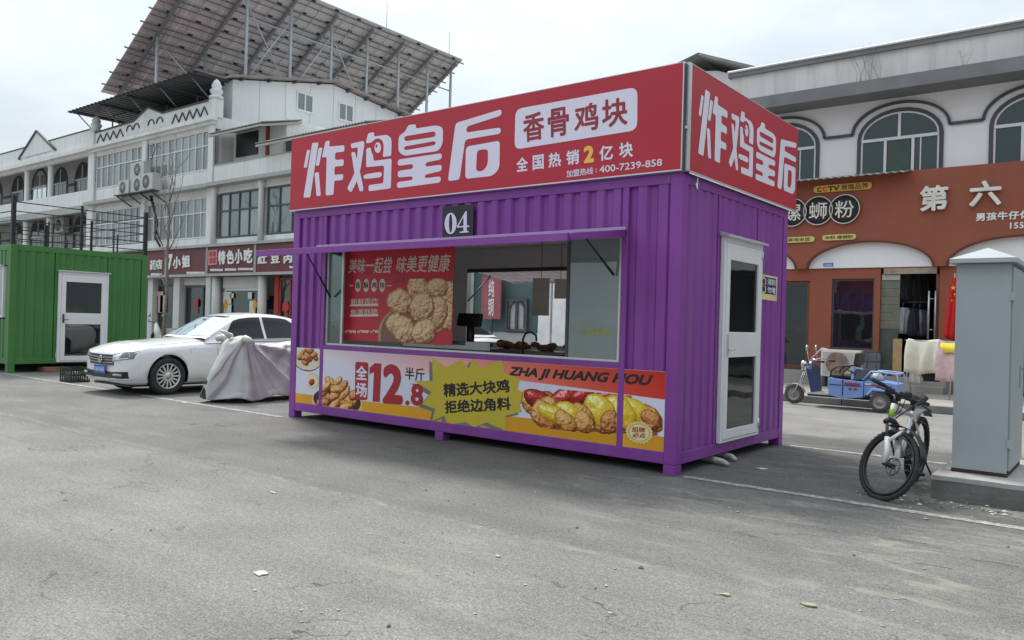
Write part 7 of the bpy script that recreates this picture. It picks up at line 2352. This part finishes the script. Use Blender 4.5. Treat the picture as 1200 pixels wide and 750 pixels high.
bt.box(-.60, yn + .1, .555, -.44, yf - .1, .75)
bto = bt.build('battery_box', M('battery_grey', (.10, .12, .14), .5), tk, bevel=.02)
MB().bar((-.62, yn + .09, .56), (-.60, yn + .09, .78), .03, .04).bar((-.60, yn + .09, .78), (-.44, yn + .09, .755), .03, .03).build('box_frame', M('pale_blue', (0, 0, 0)), bto)
for y in (yn + .06, yf - .06):
    sa = MB()
    sa.tube([(-1.0, y, .58), (-.98, y, .70), (-.88, y, .78), (-.64, y, .80)], .016, n=6)
    sa.tube([(-.80, y, .58), (-.76, y, .70), (-.66, y, .78)], .014, n=6)
    sa.tube([(-.72, y, .74), (-.55, y, .66)], .014, n=6)
    sa.build('seat_frame', BLACK, tk)
MB().box(-1.0, yn + .08, .575, -.62, yf - .08, .63).build('seat', M('seat_vinyl', (.02, .02, .022), .5), tk, bevel=.02)
MB().obox((-.57, 8.52, .93), (.07, .50, .22), (0, R_(8), 0)).obox((-.60, 8.52, .80), (.06, .3, .10), (0, R_(8), 0)).build('backrest', M('seat_vinyl', (0, 0, 0)), tk, bevel=.025)
rr = MB()
for y in (yn + .07, yf - .07):
    rr.tube([(-.44, y, .56), (-.30, y, .72), (-.13, y, .72), (.12, y, .70), (.16, y, .54)], .016, n=6)
    rr.tube([(-.24, y, .56), (-.13, y, .72)], .014, n=6)
rr.tube([(.12, yn + .07, .70), (.12, yf - .07, .70)], .016, n=6)
rr.build('cargo_rail', M('pale_blue', (0, 0, 0)), tk)
MB().lathe([(0, .13), (.07, .12), (.12, .06), (.13, 0), (0, 0)], (-.26, 8.5, .56), 'z', n=18).build('grey_cowl', M('battery_pale', (.35, .37, .38), .5), tk)
MB().lathe([(0, 0), (.05, 0), (.055, .12), (0, .12)], (-.34, 8.6, .62), 'z', n=12).build('blue_can', TBD, tk)

# ---------------------------------------------------------------- mountain bike standing on its kickstand; local: front axle line at origin, nose to -y
bk = thing('bicycle', 'white and green mountain bike on its kickstand beside the grey cabinet', 'bicycle', (1.66, .415, 0), (0, R_(5.0), R_(-5.5)), local=True)
BW = M('bike_white', (.66, .66, .66), .3, var=.02)
BG = M('bike_lime', (.30, .50, .03), .35)
R0 = .315
WB = 1.08
def bike_wheel(parent, M4, name='wheel'):
    """wheel in its own frame (axle along local x at height R0), moved by M4."""
    f = lambda p: M4 @ Vector(p)
    ty = MB()
    ty.tube([f((0, (R0 - .020) * math.cos(t), R0 + (R0 - .020) * math.sin(t))) for t in U(0, 2 * math.pi * 47 / 48, 47)], .021, n=10, closed=True)
    wo = ty.build(name, RUBBER, parent)
    kn = MB()
    for k in range(90):
        t = 2 * math.pi * k / 90
        for dx in (-.014, .014) if k % 2 else (0,):
            kn.obox(f((dx, (R0 - .002) * math.cos(t), R0 + (R0 - .002) * math.sin(t))), (.008, .008, .006), M4.to_3x3() @ Euler((t, 0, 0)).to_matrix())
    kn.build('tread', RUBBER, wo)
    rm_ = MB()
    for dx in (-.011, .011):
        rm_.tube([f((dx, (R0 - .052) * math.cos(t), R0 + (R0 - .052) * math.sin(t))) for t in U(0, 2 * math.pi * 47 / 48, 47)], .010, n=6, closed=True)
    rm_.build('rim', M('rim_black', (.02, .02, .021), .4), wo)
    sp_ = MB()
    for k in range(28):
        t = 2 * math.pi * k / 28; t2 = t + (.5 if k % 2 else -.5)
        sp_.tube([f(((.025 if k % 4 < 2 else -.025), .022 * math.cos(t2), R0 + .022 * math.sin(t2))), f((0, (R0 - .055) * math.cos(t), R0 + (R0 - .055) * math.sin(t)))], .0013, n=4)
    sp_.build('spokes', M('spoke_grey', (.25, .25, .25), .4, metal=.5), wo)
    hu = MB().tube([f((-.06, 0, R0)), f((.06, 0, R0))], .02, n=10)
    hu.build('hub', BLACK, wo)
    dk = MB()
    dk.tube([f((.045, .075 * math.cos(t), R0 + .075 * math.sin(t))) for t in U(0, 2 * math.pi * 19 / 20, 19)], .008, n=4, closed=True)
    for k in range(6):
        t = k * math.pi / 3
        dk.tube([f((.045, .02 * math.cos(t), R0 + .02 * math.sin(t))), f((.045, .072 * math.cos(t + .5), R0 + .072 * math.sin(t + .5)))], .004, n=4)
    dk.build('brake_disc', M('disc_steel', (.12, .12, .12), .4, metal=.6), wo)
    return wo
rw = bike_wheel(bk, Matrix.Translation((0, WB, 0)))
# steering frame: axis leans back 19 degrees through the head tube; turned to the rider's left
HT0, HT1 = Vector((0, .225, .66)), Vector((0, .275, .80))     # head tube bottom / top
ax = (HT1 - HT0).normalized()
ang = R_(62)
ST4 = Matrix.Translation(HT0) @ Matrix.Rotation(ang, 4, ax) @ Matrix.Translation(-HT0)
fw_ = bike_wheel(bk, ST4)
yb = MB()
for (t0, t1, m_) in ((3.95, 4.35, 0), (5.2, 5.3, 0)):
    yb.tube([ST4 @ Vector((.017, (R0 - .030) * math.cos(t), R0 + (R0 - .030) * math.sin(t))) for t in U(t0, t1, 8)], .006, n=5)
yb.build('tyre_label', M('label_yellow', (.7, .5, .2), .5), fw_)
S = lambda *p: ST4 @ Vector(p)
fk = MB()
for s in (1, -1):
    fk.tube([S(s * .058, 0, R0), S(s * .060, .03, .42), S(s * .060, .10, .52)], [.016, .024, .024], n=9)
fko = fk.build('fork', BW, bk)
st = MB()
for s in (1, -1):
    st.tube([S(s * .060, .10, .52), S(s * .060, .19, .64)], .014, n=8)
st.build('fork_stanchion', M('stanchion_dark', (.04, .04, .045), .25), fko)
MB().tube([S(-.075, .185, .63), S(-.03, .21, .66), S(.03, .21, .66), S(.075, .185, .63)], .024, n=8).build('fork_crown', BLACK, fko)
MB().tube([S(-.058, .07, .50), S(0, .02, .60 + .05), S(.058, .07, .50)], .017, n=7).build('fork_arch', BW, fko)
gd_ = MB()
gd_.grid([[S(dx, (R0 + .035) * math.cos(t), R0 + (R0 + .035) * math.sin(t)) for dx in (-.035, -.018, 0, .018, .035)] for t in U(1.0, 2.6, 14)])
gd_.build('front_mudguard', BLACK, bk, solid=.004)
stem_top = HT1 + ax * .07
sm_ = MB().tube([S(*HT1), S(*stem_top)], .02, n=8).tube([S(*stem_top), S(0, stem_top.y - .07, stem_top.z + .02)], .02, n=8)
sm_.build('stem', BLACK, bk)
bc = Vector((0, stem_top.y - .07, stem_top.z + .02))
hbar = MB().tube([S(-.30, bc.y + .05, bc.z + .03), S(-.15, bc.y + .01, bc.z + .02), S(-.06, bc.y, bc.z), S(.06, bc.y, bc.z), S(.15, bc.y + .01, bc.z + .02), S(.33, bc.y + .05, bc.z + .03)], .0135, n=8)
hbo = hbar.build('handlebar', BLACK, bk)
for s in (1, -1):
    MB().tube([S(s * .21, bc.y + .025, bc.z + .025), S(s * .335, bc.y + .05, bc.z + .03)], .018, n=9).build('grip', RUBBER, hbo)
    MB().tube([S(s * .17, bc.y - .01, bc.z + .01), S(s * .22, bc.y - .05, bc.z - .0), S(s * .32, bc.y - .03, bc.z - .01)], .008, n=6).build('brake_lever', BLACK, hbo)
    MB().obox(S(s * .15, bc.y + .0, bc.z + .0), (.06, .05, .05), (0, 0, ang)).build('shifter', BLACK, hbo)
cab = MB()
for k, (x, dy) in enumerate(((-.15, -.05), (-.10, -.07), (.10, -.06), (.15, -.04))):
    cab.tube([S(x, bc.y - .01, bc.z), S(x * .8, bc.y + dy - .05, bc.z + .03), S(x * .3, bc.y + dy - .02, bc.z - .10), Vector((0.01 * (k - 2), .30, .66))], .004, n=5)
cab.build('brake_cable', BLACK, bk)
MB().obox(S(0, bc.y - .02, bc.z + .03), (.10, .07, .06), (0, 0, ang)).build('handlebar_bag', BLACK, bk, bevel=.02)
BB = Vector((0, .66, .29)); STT = Vector((0, .80, .70)); RA = Vector((0, WB, R0))
frm = MB()
frm.tube([HT0, HT1], .026, n=10)
frm.tube([HT0 + Vector((0, .02, .02)), BB], [.030, .026], n=10)
frm.tube([HT1 - Vector((0, 0, .02)), STT - Vector((0, 0, .04))], [.022, .018], n=10)
fro = frm.build('frame', BW, bk)
f2 = MB()
f2.tube([BB, STT], .017, n=8)
for s in (1, -1):
    f2.tube([BB + Vector((s * .03, 0, 0)), RA + Vector((s * .06, 0, 0))], .010, n=7)
    f2.tube([STT + Vector((s * .02, 0, -.05)), RA + Vector((s * .06, 0, 0))], .009, n=7)
f2.build('rear_triangle', BW, fro)
MB().tube([HT0 + Vector((0, .12, -.07)), HT0 + Vector((0, .17, -.115))], .0315, n=10).tube([HT0 + Vector((.001, -.008, .03)), HT1 + Vector((.001, -.008, -.03))], .024, n=10).build('lime_panel', BG, fro)
MB().tube([STT, STT + Vector((0, .035, .12))], .014, n=8).build('seat_post', BLACK, bk)
sd = MB()
sd.grid([[(w * u, .70 + .27 * k / 8, .835 - .03 * abs(u) ** 2 + .012 * math.sin(k)) for u in (-1, -.6, -.2, .2, .6, 1)] for k, w in enumerate((.02, .025, .03, .035, .05, .07, .08, .08, .06))])
sd.build('saddle', M('seat_vinyl', (0, 0, 0)), bk, solid=.04)
mg = MB()
mg.grid([[(dx, WB + (R0 + .05) * math.cos(t), R0 + .02 + (R0 + .05) * math.sin(t)) for dx in (-.04, -.02, 0, .02, .04)] for t in U(.9, 2.35, 12)])
mg.build('rear_mudguard', M('mudguard_grey', (.16, .165, .17), .5), bk, solid=.005)
cr = MB().lathe([(.02, .055), (.085, .055), (.085, .060), (.02, .060)], BB, 'x', n=24, loop=True)
cr.tube([BB - Vector((.07, 0, 0)), BB + Vector((.07, 0, 0))], .016, n=8).tube([BB + Vector((.07, 0, 0)), BB + Vector((.08, .10, -.14)), BB + Vector((.10, .10, -.145))], .011, n=6).tube([BB - Vector((.07, 0, 0)), BB + Vector((-.08, -.10, .14)), BB + Vector((-.10, -.10, .145))], .011, n=6)
cr.obox(BB + Vector((.13, .10, -.145)), (.09, .06, .022), (0, 0, 0)).obox(BB + Vector((-.13, -.10, .145)), (.09, .06, .022), (0, 0, 0))
cr.build('crankset', BLACK, bk)
tl_ = R_(5.0)
MB().tube([RA + Vector((.06, -.06, -.02)), RA + Vector((.19, -.02, -.275))], .009, n=7).obox(RA + Vector((.195, -.02, -.285)), (.035, .03, .018), (0, 0, 0)).build('kickstand', BLACK, bk)

# ================================================================== the green kiosk
GREEN = M('green_paint', (0.046, 0.175, 0.036), 0.42, var=0.10, scale=1.4, dirt=((0.10, 0.22, 0.09), 0.3), streak=0.25, bump=0.03, bscale=6)
gk = thing('green_container_kiosk', 'green corrugated container kiosk with a white door and black roof railing', 'kiosk', (-19.1, 1.5, 0))
gx0, gx1, gy1, gz0, gz1 = -22.1, -16.1, 3.08, .19, 2.83
for (cx, cy) in ((gx1 - .14, 0), (gx0, 0), (gx1 - .14, gy1 - .14), (gx0, gy1 - .14)):
    MB().box(cx, cy, gz0, cx + .14, cy + .14, gz1).build('corner_post', GREEN, gk, bevel=.008)
    MB().box(cx, cy, 0, cx + .14, cy + .14, gz0 - .001).build('foot', GREEN, gk, bevel=.004)
for (nm, a, b) in (('base_rail', gz0, gz0 + .12), ('roof_rail', gz1 - .11, gz1 - .002)):
    for bx in ((gx0 + .14, .002, gx1 - .14, .1), (gx0 + .14, gy1 - .1, gx1 - .14, gy1 - .002), (gx1 - .1, .14, gx1 - .002, gy1 - .14), (gx0 + .002, .14, gx0 + .1, gy1 - .14)):
        MB().box(bx[0], bx[1], a, bx[2], bx[3], b).build(nm, GREEN, gk, bevel=.006)
MB().box(gx0 + .01, .01, gz1 - .0015, gx1 - .01, gy1 - .01, gz1 + .02).build('roof', GREEN, gk)
GXF = plane_fn('x', gx1)
gd0, gd1, gdt = .99, 2.12, 2.31
def gpanel(fn, *a):
    corrugated(MB(), fn, *a, base=.012, depth=.022).build('wall_panel', GREEN, gk, fix=False, solid=.004)
for y in (gd0 - .03, gd1 + .03):
    MB().box(gx1 - .08, y - .028, gz0 + .121, gx1 - .004, y + .028, gz1 - .111).build('door_beam', GREEN, gk, bevel=.004)
gpanel(GXF, .14, gd0 - .06, gz0 + .12, gz1 - .11)
gpanel(GXF, gd0 - .001, gd1 + .001, gdt + .02, gz1 - .11)
gpanel(GXF, gd1 + .06, gy1 - .14, gz0 + .12, gz1 - .11)
wxa, wxb, wza, wzb = -21.6, -16.42, 1.22, 2.36
gpanel(FY, gx0 + .14, gx1 - .14, gz0 + .12, wza - .03)
gpanel(FY, gx0 + .14, gx1 - .14, wzb + .03, gz1 - .11)
gpanel(FY, wxb + .03, gx1 - .14, wza - .03, wzb + .03)
gpanel(FY, gx0 + .14, wxa - .03, wza - .03, wzb + .03)
gpanel(lambda u, v, d=0: (u, gy1 + d, v), gx0 + .14, gx1 - .14, gz0 + .12, gz1 - .11)
gpanel(lambda u, v, d=0: (gx0 - d, u, v), .14, gy1 - .14, gz0 + .12, gz1 - .11)
w = MB()
for bx in ((wxa, wza, wxa + .05, wzb), (wxb - .05, wza, wxb, wzb), (wxa + .051, wza, wxb - .051, wza + .05), (wxa + .051, wzb - .05, wxb - .051, wzb), (-19.0, wza + .051, -18.95, wzb - .051), (-17.7, wza + .051, -17.65, wzb - .051)):
    w.box(bx[0], -.02, bx[1], bx[2], .05, bx[3])
wo = w.build('service_window', WHITEFRAME, gk)
MB().box(wxa + .05, .02, wza + .05, wxb - .05, .026, wzb - .05).build('pane', glass('bright_pane', see=0.0, refl=.35, body=(.12, .13, .13)), wo)
MB().box(wxa - .02, -.08, wzb + .001, wxb + .02, 0.0, wzb + .03).build('window_canopy', ALU, gk)
df = MB()
X = gx1
for bx in ((gd0, gz0 + .03, gd0 + .06, gdt), (gd1 - .06, gz0 + .03, gd1, gdt), (gd0 + .061, gdt - .06, gd1 - .061, gdt), (gd0 + .061, gz0 + .03, gd1 - .061, gz0 + .06)):
    df.box(X + .001, bx[0], bx[1], X + .05, bx[2], bx[3])
df.build('door_frame', WHITEFRAME, gk, bevel=.004)
MB().box(X + .001, gd0 - .03, gdt + .002, X + .09, gd1 + .03, gdt + .03).build('door_canopy', ALU, gk)
a0, a1, b0, b1 = gd0 + .064, gd1 - .064, gz0 + .064, gdt - .064
lf_ = MB()
lf_.box(X + .008, a0, b0, X + .058, a0 + .10, b1).box(X + .008, a1 - .10, b0, X + .058, a1, b1)
for (c, d) in ((b0, .36), (1.10, 1.36), (2.08, b1)):
    lf_.box(X + .008, a0 + .1005, c, X + .057, a1 - .1005, d)
gl_ = lf_.build('door', WHITEFRAME, gk, bevel=.005)
for (c, d) in ((.3605, 1.0995), (1.3605, 2.0795)):
    MB().box(X + .028, a0 + .101, c, X + .034, a1 - .101, d).build('door_pane', DOORPANE, gl_)
MB().box(X + .059, a0 + .03, 1.13, X + .07, a0 + .07, 1.33).tube([(X + .07, a0 + .05, 1.2), (X + .11, a0 + .05, 1.2), (X + .115, a0 + .15, 1.2)], .01).build('door_handle', DARKIN, gl_)
RAIL = M('black_railing', (.012, .012, .013), .45)
rz0, rz1 = gz1 + .02, 3.88
rl_ = MB()
for (x, y, t) in [(gx1 - .05, .05, .041), (gx1 - .05, gy1 - .05, .041), (gx0 + .05, .05, .041), (gx0 + .05, gy1 - .05, .041), (gx1 - .05, 1.5, .025), (-19.1, .05, .025), (-19.1, gy1 - .05, .025), (gx0 + .05, 1.5, .025)]:
    rl_.box(x - t, y - t, rz0, x + t, y + t, rz1 + (.04 if t > .04 else 0))
for (x, y) in ((gx1 - .05, .78), (gx1 - .05, 2.25), (-17.6, .05), (-20.6, .05), (-17.6, gy1 - .05), (-20.6, gy1 - .05)):
    rl_.box(x - .014, y - .014, rz0, x + .014, y + .014, rz1 - .45)
for k in range(5):
    z = rz0 + .12 + k * .205
    for (p, q) in (((gx1 - .05, .1), (gx1 - .05, gy1 - .1)), ((gx0 + .05, .1), (gx0 + .05, gy1 - .1)), ((gx0 + .1, .05), (gx1 - .1, .05)), ((gx0 + .1, gy1 - .05), (gx1 - .1, gy1 - .05))):
        rl_.bar((p[0], p[1], z), (q[0], q[1], z), .02, .02)
rl_.build('roof_railing', RAIL, gk)
# black bottle crate, timber block
cr_ = thing('plastic_crate', 'black slatted plastic crate standing on the asphalt by the green kiosk', 'crate', (-13.5, .2, 0))
ca, cb_ = Vector((-13.42, .05, 0)), Vector((-12.98, .05, 0))
cm = MB()
x0, x1, y0, y1, h = -13.45, -12.95, .0, .36, .29
for z in (.0, .13, .255):
    for bx in ((x0, y0, x1, y0 + .012), (x0, y1 - .012, x1, y1), (x0, y0 + .0125, x0 + .012, y1 - .0125), (x1 - .012, y0 + .0125, x1, y1 - .0125)):
        cm.box(bx[0], bx[1], z, bx[2], bx[3], z + .035)
for k in range(13):
    x = x0 + (x1 - x0 - .018) * k / 12
    cm.box(x, y0 - .003, .0, x + .018, y0 - .0005, .288).box(x, y1 + .0005, .0, x + .018, y1 + .003, .288)
for k in range(9):
    y = y0 + (y1 - y0 - .018) * k / 8
    cm.box(x0 - .003, y, .0, x0 - .0005, y + .018, .288).box(x1 + .0005, y, .0, x1 + .003, y + .018, .288)
cm.box(x0 + .02, y0 + .02, .005, x1 - .02, y1 - .02, .02)
cm.build('crate_shell', BLACK, cr_)
bt_ = MB()
for k in range(7):
    x, y = x0 + .06 + k * .06, y0 + .1 + (k % 2) * .14
    bt_.lathe([(0, .021), (.026, .022), (.026, .14), (.012, .18), (.012, .2), (0, .2)], (x, y, 0), n=9)
bt_.build('bottle_clutter', M('pale_plastic', (.32, .33, .31), .4, var=.5, scale=12), cr_)
tb2 = thing('timber_block', 'reddish timber block wedged under the green kiosk door', 'timber block', (-16.2, 1.0, 0))
MB().box(-16.4, .72, 0, -15.98, 1.1, .11).build('block', M('old_red_timber', (.22, .10, .06), .8, var=.3, scale=6), tb2, bevel=.01)

# ================================================================== grey steel cabinet on its concrete base
cbx = thing('utility_cabinet', 'tall grey steel utility cabinet on a concrete base at the right edge', 'cabinet', (2.4, 2.6, 0))
CON = M('rough_concrete', (.15, .147, .14), .9, var=.22, scale=2.5, dirt=((.09, .088, .08), .6), bump=.5, bscale=25)
CONT = M('pale_concrete_top', (.34, .335, .32), .9, var=.12, scale=3, dirt=((.2, .19, .17), .4), bump=.3, bscale=25)
CABM = M('grey_cabinet_paint', (.335, .37, .385), .5, var=.05, scale=1.2, dirt=((.20, .215, .22), .35), streak=.10, bump=.02, bscale=4)
def rough_block(mb, x0, y0, z0, x1, y1, z1, n=8, amp=.010, mi=0):
    """A hand-cast block: gridded faces nudged by noise, worn arris."""
    P = lambda p: Vector(p) + Vector((mnoise.noise(Vector(p) * 5), mnoise.noise(Vector(p) * 5 + Vector((9, 0, 0))), mnoise.noise(Vector(p) * 5 + Vector((0, 9, 0))))) * amp
    L = lambda a, b, t: a + (b - a) * t / n
    for (o, u, v) in (((x0, y0, z0), (x1 - x0, 0, 0), (0, 0, z1 - z0)), ((x1, y0, z0), (0, y1 - y0, 0), (0, 0, z1 - z0)), ((x1, y1, z0), (x0 - x1, 0, 0), (0, 0, z1 - z0)), ((x0, y1, z0), (0, y0 - y1, 0), (0, 0, z1 - z0)), ((x0, y0, z1), (x1 - x0, 0, 0), (0, y1 - y0, 0))):
        mb.grid([[P((o[0] + u[0] * i / n + v[0] * j / n, o[1] + u[1] * i / n + v[1] * j / n, o[2] + u[2] * i / n + v[2] * j / n)) for i in range(n + 1)] for j in range(n + 1)], mi, smooth=False)
    return mb
bs_ = rough_block(MB(), 2.05, .76, -.02, 2.78, 2.35, .17, amp=.012).build('concrete_base', CON, cbx)
rough_block(MB(), 2.045, .755, .165, 2.785, 2.355, .205, amp=.007).build('base_top', CONT, bs_)
x0, x1, y0, y1, z0, z1 = 2.15, 2.57, 1.09, 2.03, .238, 2.05
MB().box(x0 - .004, y0 - .004, .207, x1 + .004, y1 + .004, z0).build('rust_plinth', M('rust_brown', (.055, .022, .014), .85, var=.4, scale=14), cbx)
# slightly oil-canned sheet sides
sh_ = MB()
for (o, u) in (((x0, y0), (x1 - x0, 0)), ((x1, y1), (x0 - x1, 0)), ((x0, y1), (0, y0 - y1))):
    nr = Vector((u[1], -u[0], 0)).normalized()
    rows = []
    for j in range(25):
        z = z0 + (z1 - z0) * j / 24
        r = []
        for i in range(9):
            t = i / 8
            b = math.sin(math.pi * t) * math.sin(math.pi * j / 24)
            d = b * (.004 + mnoise.noise(Vector((t * 2.2 + o[0] * 7, z * 2.4, o[1]))) * .010)
            r.append((o[0] + u[0] * t + nr.x * d, o[1] + u[1] * t + nr.y * d, z))
        rows.append(r)
    sh_.grid(rows)
sh_.box(x0 + .01, y0 + .01, z0 + .001, x1 - .012, y1 - .01, z1 - .001)
sh_.build('cabinet_body', CABM, cbx)
dr = MB().box(x1 - .011, y0 + .022, z0 + .02, x1 + .018, y1 - .02, z1 - .03)
dro = dr.build('cabinet_door', CABM, cbx, bevel=.004)
for z in (z0 + .22, z1 - .32):
    MB().box(x1 - .004, y0 - .012, z, x1 + .026, y0 + .018, z + .07).build('hinge', CABM, dro)
MB().tube([(x1 + .018, y1 - .12, 1.12), (x1 + .065, y1 - .12, 1.12), (x1 + .07, y1 - .05, 1.12)], .011, n=7).build('door_handle', ALU, dro)
MB().box(x1 + .0185, y1 - .36, .95, x1 + .020, y1 - .28, 1.15).build('faded_mark', M('faded_mark_grey', (.16, .18, .19), .6), dro)
cp_ = MB()
ox = .045
e0, e1, f0, f1 = x0 - ox, x1 + ox, y0 - .085, y1 + .085
zc0, zc1, ap = z1 + .004, z1 + .045, z1 + .16
cxm, cym = (e0 + e1) / 2, (f0 + f1) / 2
cp_.add([(e0, f0, zc0), (e1, f0, zc0), (e1, f1, zc0), (e0, f1, zc0), (e0, f0, zc1), (e1, f0, zc1), (e1, f1, zc1), (e0, f1, zc1), (cxm, cym - .25, ap), (cxm, cym + .25, ap)],
        [(0, 3, 2, 1), (0, 1, 5, 4), (1, 2, 6, 5), (2, 3, 7, 6), (3, 0, 4, 7), (4, 5, 8), (5, 6, 9, 8), (6, 7, 9), (7, 4, 8, 9)])
cp_.build('cabinet_cap', M('pale_cabinet_cap', (.38, .41, .42), .5, var=.06), cbx, bevel=.004)

# ================================================================== bare street tree, planter, moped behind the car
tr = thing('bare_tree', 'thin leafless street tree in front of the maroon shop signs', 'tree', (-27.4, 9.6, 0))
BARK = M('pale_bark', (.20, .18, .15), .9, var=.3, scale=9, bump=.4, bscale=30)
MB().tube([(-27.42, 9.6, 0), (-27.38, 9.6, .8), (-27.25, 9.6, 1.8), (-27.18, 9.58, 2.8), (-27.24, 9.6, 4.0), (-27.2, 9.62, 5.4), (-27.24, 9.6, 6.4)], [.08, .066, .058, .05, .042, .032, .024], n=8).build('trunk', BARK, tr)
br = MB()
rg = random.Random(11)
def limb(p, d, ln, r, depth):
    pts, q = [p], Vector(p)
    d = Vector(d).normalized()
    for k in range(4):
        d = (d + Vector((rg.uniform(-.22, .22), rg.uniform(-.2, .2), rg.uniform(-.02, .22)))).normalized()
        q = q + d * ln / 4
        pts.append(q.copy())
    br.tube(pts, [r, r * .8, r * .6, r * .45, r * .28], n=5)
    if depth:
        for k in (1, 2, 3, 4):
            if rg.random() < .75:
                limb(pts[k], d + Vector((rg.uniform(-1, 1), rg.uniform(-.8, .8), rg.uniform(-.1, .7))), ln * rg.uniform(.4, .6), r * .5, depth - 1)
for (z, dx, dz, ln) in ((2.5, -.9, .35, 1.4), (2.7, .9, .75, 1.3), (3.4, -.8, .9, 1.9), (3.9, .8, 1.0, 1.8), (4.4, -.7, 1.0, 2.0), (4.9, .9, .8, 1.6), (5.4, -.5, 1, 1.7), (5.9, .5, 1, 1.4), (6.4, 0, 1, 1.3), (4.1, -1, .5, 1.7)):
    limb(Vector((-27.2, 9.6, z)), (dx, rg.uniform(-.4, .4), dz), ln, .028, 2)
br.build('branches', BARK, tr)
pb = thing('steel_bin_box', 'dented steel box standing beside the bare tree behind the white car', 'box', (-27.0, 9.75, .13))
MB().box(-27.55, 9.65, .14, -26.75, 10.1, .80).build('box_body', M('dented_steel', (.42, .42, .40), .35, metal=.6, var=.5, scale=6, bump=.5, bscale=6), pb, bevel=.03)
MB().box(-27.52, 9.64, .60, -26.78, 9.649, .62).build('box_lip', DARKIN, pb)
mp_ = thing('parked_moped', 'white moped parked on the pavement behind the white car bonnet', 'moped', (-28.3, 9.9, .13))
MB().tube([(-28.25, 9.9, .35), (-28.45, 9.9, .72), (-28.55, 9.9, 1.0)], [.16, .13, .05], n=10).tube([(-28.2, 9.9, .40), (-27.7, 9.9, .42), (-27.4, 9.9, .68)], [.1, .12, .12], n=10).build('moped_body', CARW, mp_)
MB().tube([(-28.55, 9.55, 1.06), (-28.55, 9.9, 1.0), (-28.55, 10.25, 1.06)], .02, n=6).build('handlebar', DARKIN, mp_)
for y in (9.58, 10.2):
    MB().tube([(-28.55, y, 1.06), (-28.5, y, 1.22)], .01, n=5).lathe([(0, -.01), (.07, -.01), (.07, .01), (0, .01)], (-28.5, y, 1.30), 'x', n=12).build('mirror', CHROME, mp_)
for x in (-28.65, -27.45):
    MB().lathe([(.15, -.05), (.24, -.05), (.24, .05), (.15, .05)], (x, 9.9, .24 + .13), 'y', n=20, loop=True).build('wheel', RUBBER, mp_)

# ================================================================== litter and chips on the asphalt
def scrap(px, py, r, mat, label, seed, squash=.6, group=None, name='paper_scrap'):
    c = on(px, py, 'z', 0.006)
    rg = random.Random(seed)
    n = 11
    a0 = rg.uniform(0, 6)
    pts = [(c.x + r * rg.uniform(.55, 1.1) * math.cos(t), c.y + r * squash * rg.uniform(.6, 1.1) * math.sin(t)) for t in [a0 + 2 * math.pi * k / n for k in range(n)]]
    mb = MB()
    top = [(x, y, .005 + rg.uniform(.001, .008)) for x, y in pts]
    mb.v = [(x, y, .004) for x, y in pts] + top + [(c.x, c.y, .008)]
    mb.f = [(i, (i + 1) % n, n + (i + 1) % n, n + i) for i in range(n)] + [(n + i, n + (i + 1) % n, 2 * n) for i in range(n)]
    mb.mi = [0] * len(mb.f); mb.sm = [False] * len(mb.f)
    return tag(mb.build(name, mat), label, 'litter', group)
PAP = M('soiled_paper', (.56, .54, .47), .85, var=.15, scale=20)
LEAF = M('dry_leaf', (.36, .32, .20), .85, var=.25, scale=20)
scrap(305, 671.5, .055, PAP, 'white paper scrap lying alone on the left of the asphalt', 1, .7)
scrap(849.5, 696.5, .035, LEAF, 'pale dry leaf on the asphalt left of a larger one', 2)
scrap(947.5, 708.5, .045, LEAF, 'pale dry leaf beside a smear of dust on the asphalt', 3)
scrap(583.5, 651.5, .022, PAP, 'tiny white chip in the middle of the lot', 6)
scrap(892, 549, .065, PAP, 'crumpled white tissue in the parking bay by the kiosk hoses', 7, .8)
scrap(241, 470, .06, CARW, 'small white stone block on the line near the scooter wheel', 8, .8, name='white_stone')
scrap(215, 472.5, .07, CARW, 'white stone block on the asphalt in front of the car', 9, .8, name='white_stone')
scrap(320, 577, .04, PAP, 'thin paper strip on the asphalt left of centre', 10, .4)
scrap(1085, 608, .03, M('blue_wrapper', (.18, .26, .45), .5), 'pale blue wrapper on the white line beneath the bicycle', 11)
gr = MB()
rg = random.Random(21)
def chip(x, y, r):
    n = 5; a = rg.uniform(0, 6)
    pts = [(x + r * rg.uniform(.6, 1.1) * math.cos(a + 2 * math.pi * k / n), y + r * rg.uniform(.6, 1.1) * math.sin(a + 2 * math.pi * k / n), .0045) for k in range(n)]
    gr.add(pts + [(x, y, .0045 + r * .5)], [(k, (k + 1) % n, n) for k in range(n)], rg.randrange(3))
for k in range(380):
    x = rg.gauss(1.5, 2.2); y = rg.uniform(-5.5, 2.6)
    if x > -6 and not (-6.1 < x < 0.2 and y > -.1) and not (2.0 < x < 2.8 and .7 < y < 2.4): chip(x, y, abs(rg.gauss(0, .006)) + .003)
for k in range(160):
    chip(rg.uniform(-12, 3), rg.uniform(-5.8, -.2), abs(rg.gauss(0, .005)) + .003)
for k in range(160):
    chip(rg.uniform(1.5, 3.0), rg.gauss(.55, .1), abs(rg.gauss(0, .008)) + .004)
tag(gr.build('gravel_chips', [M('chip_pale', (.45, .43, .38), .9), M('chip_mid', (.28, .27, .25), .9), M('chip_dark', (.08, .078, .075), .9)], fix=False), kind='stuff')
tw = MB()
for (px, py, ln, a) in ((1060, 634, .28, .2), (1092, 663, .22, .15), (1165, 660, .26, .1), (1056, 703, .08, .6)):
    c = on(px, py, 'z', .008)
    d = Vector((math.cos(a), math.sin(a), 0)) * ln / 2
    tw.tube([c - d, c + Vector((.01, .008, .004)), c + d], .0015, n=5)
tag(tw.build('twigs', M('dark_twig', (.05, .045, .04), .9)), kind='stuff')
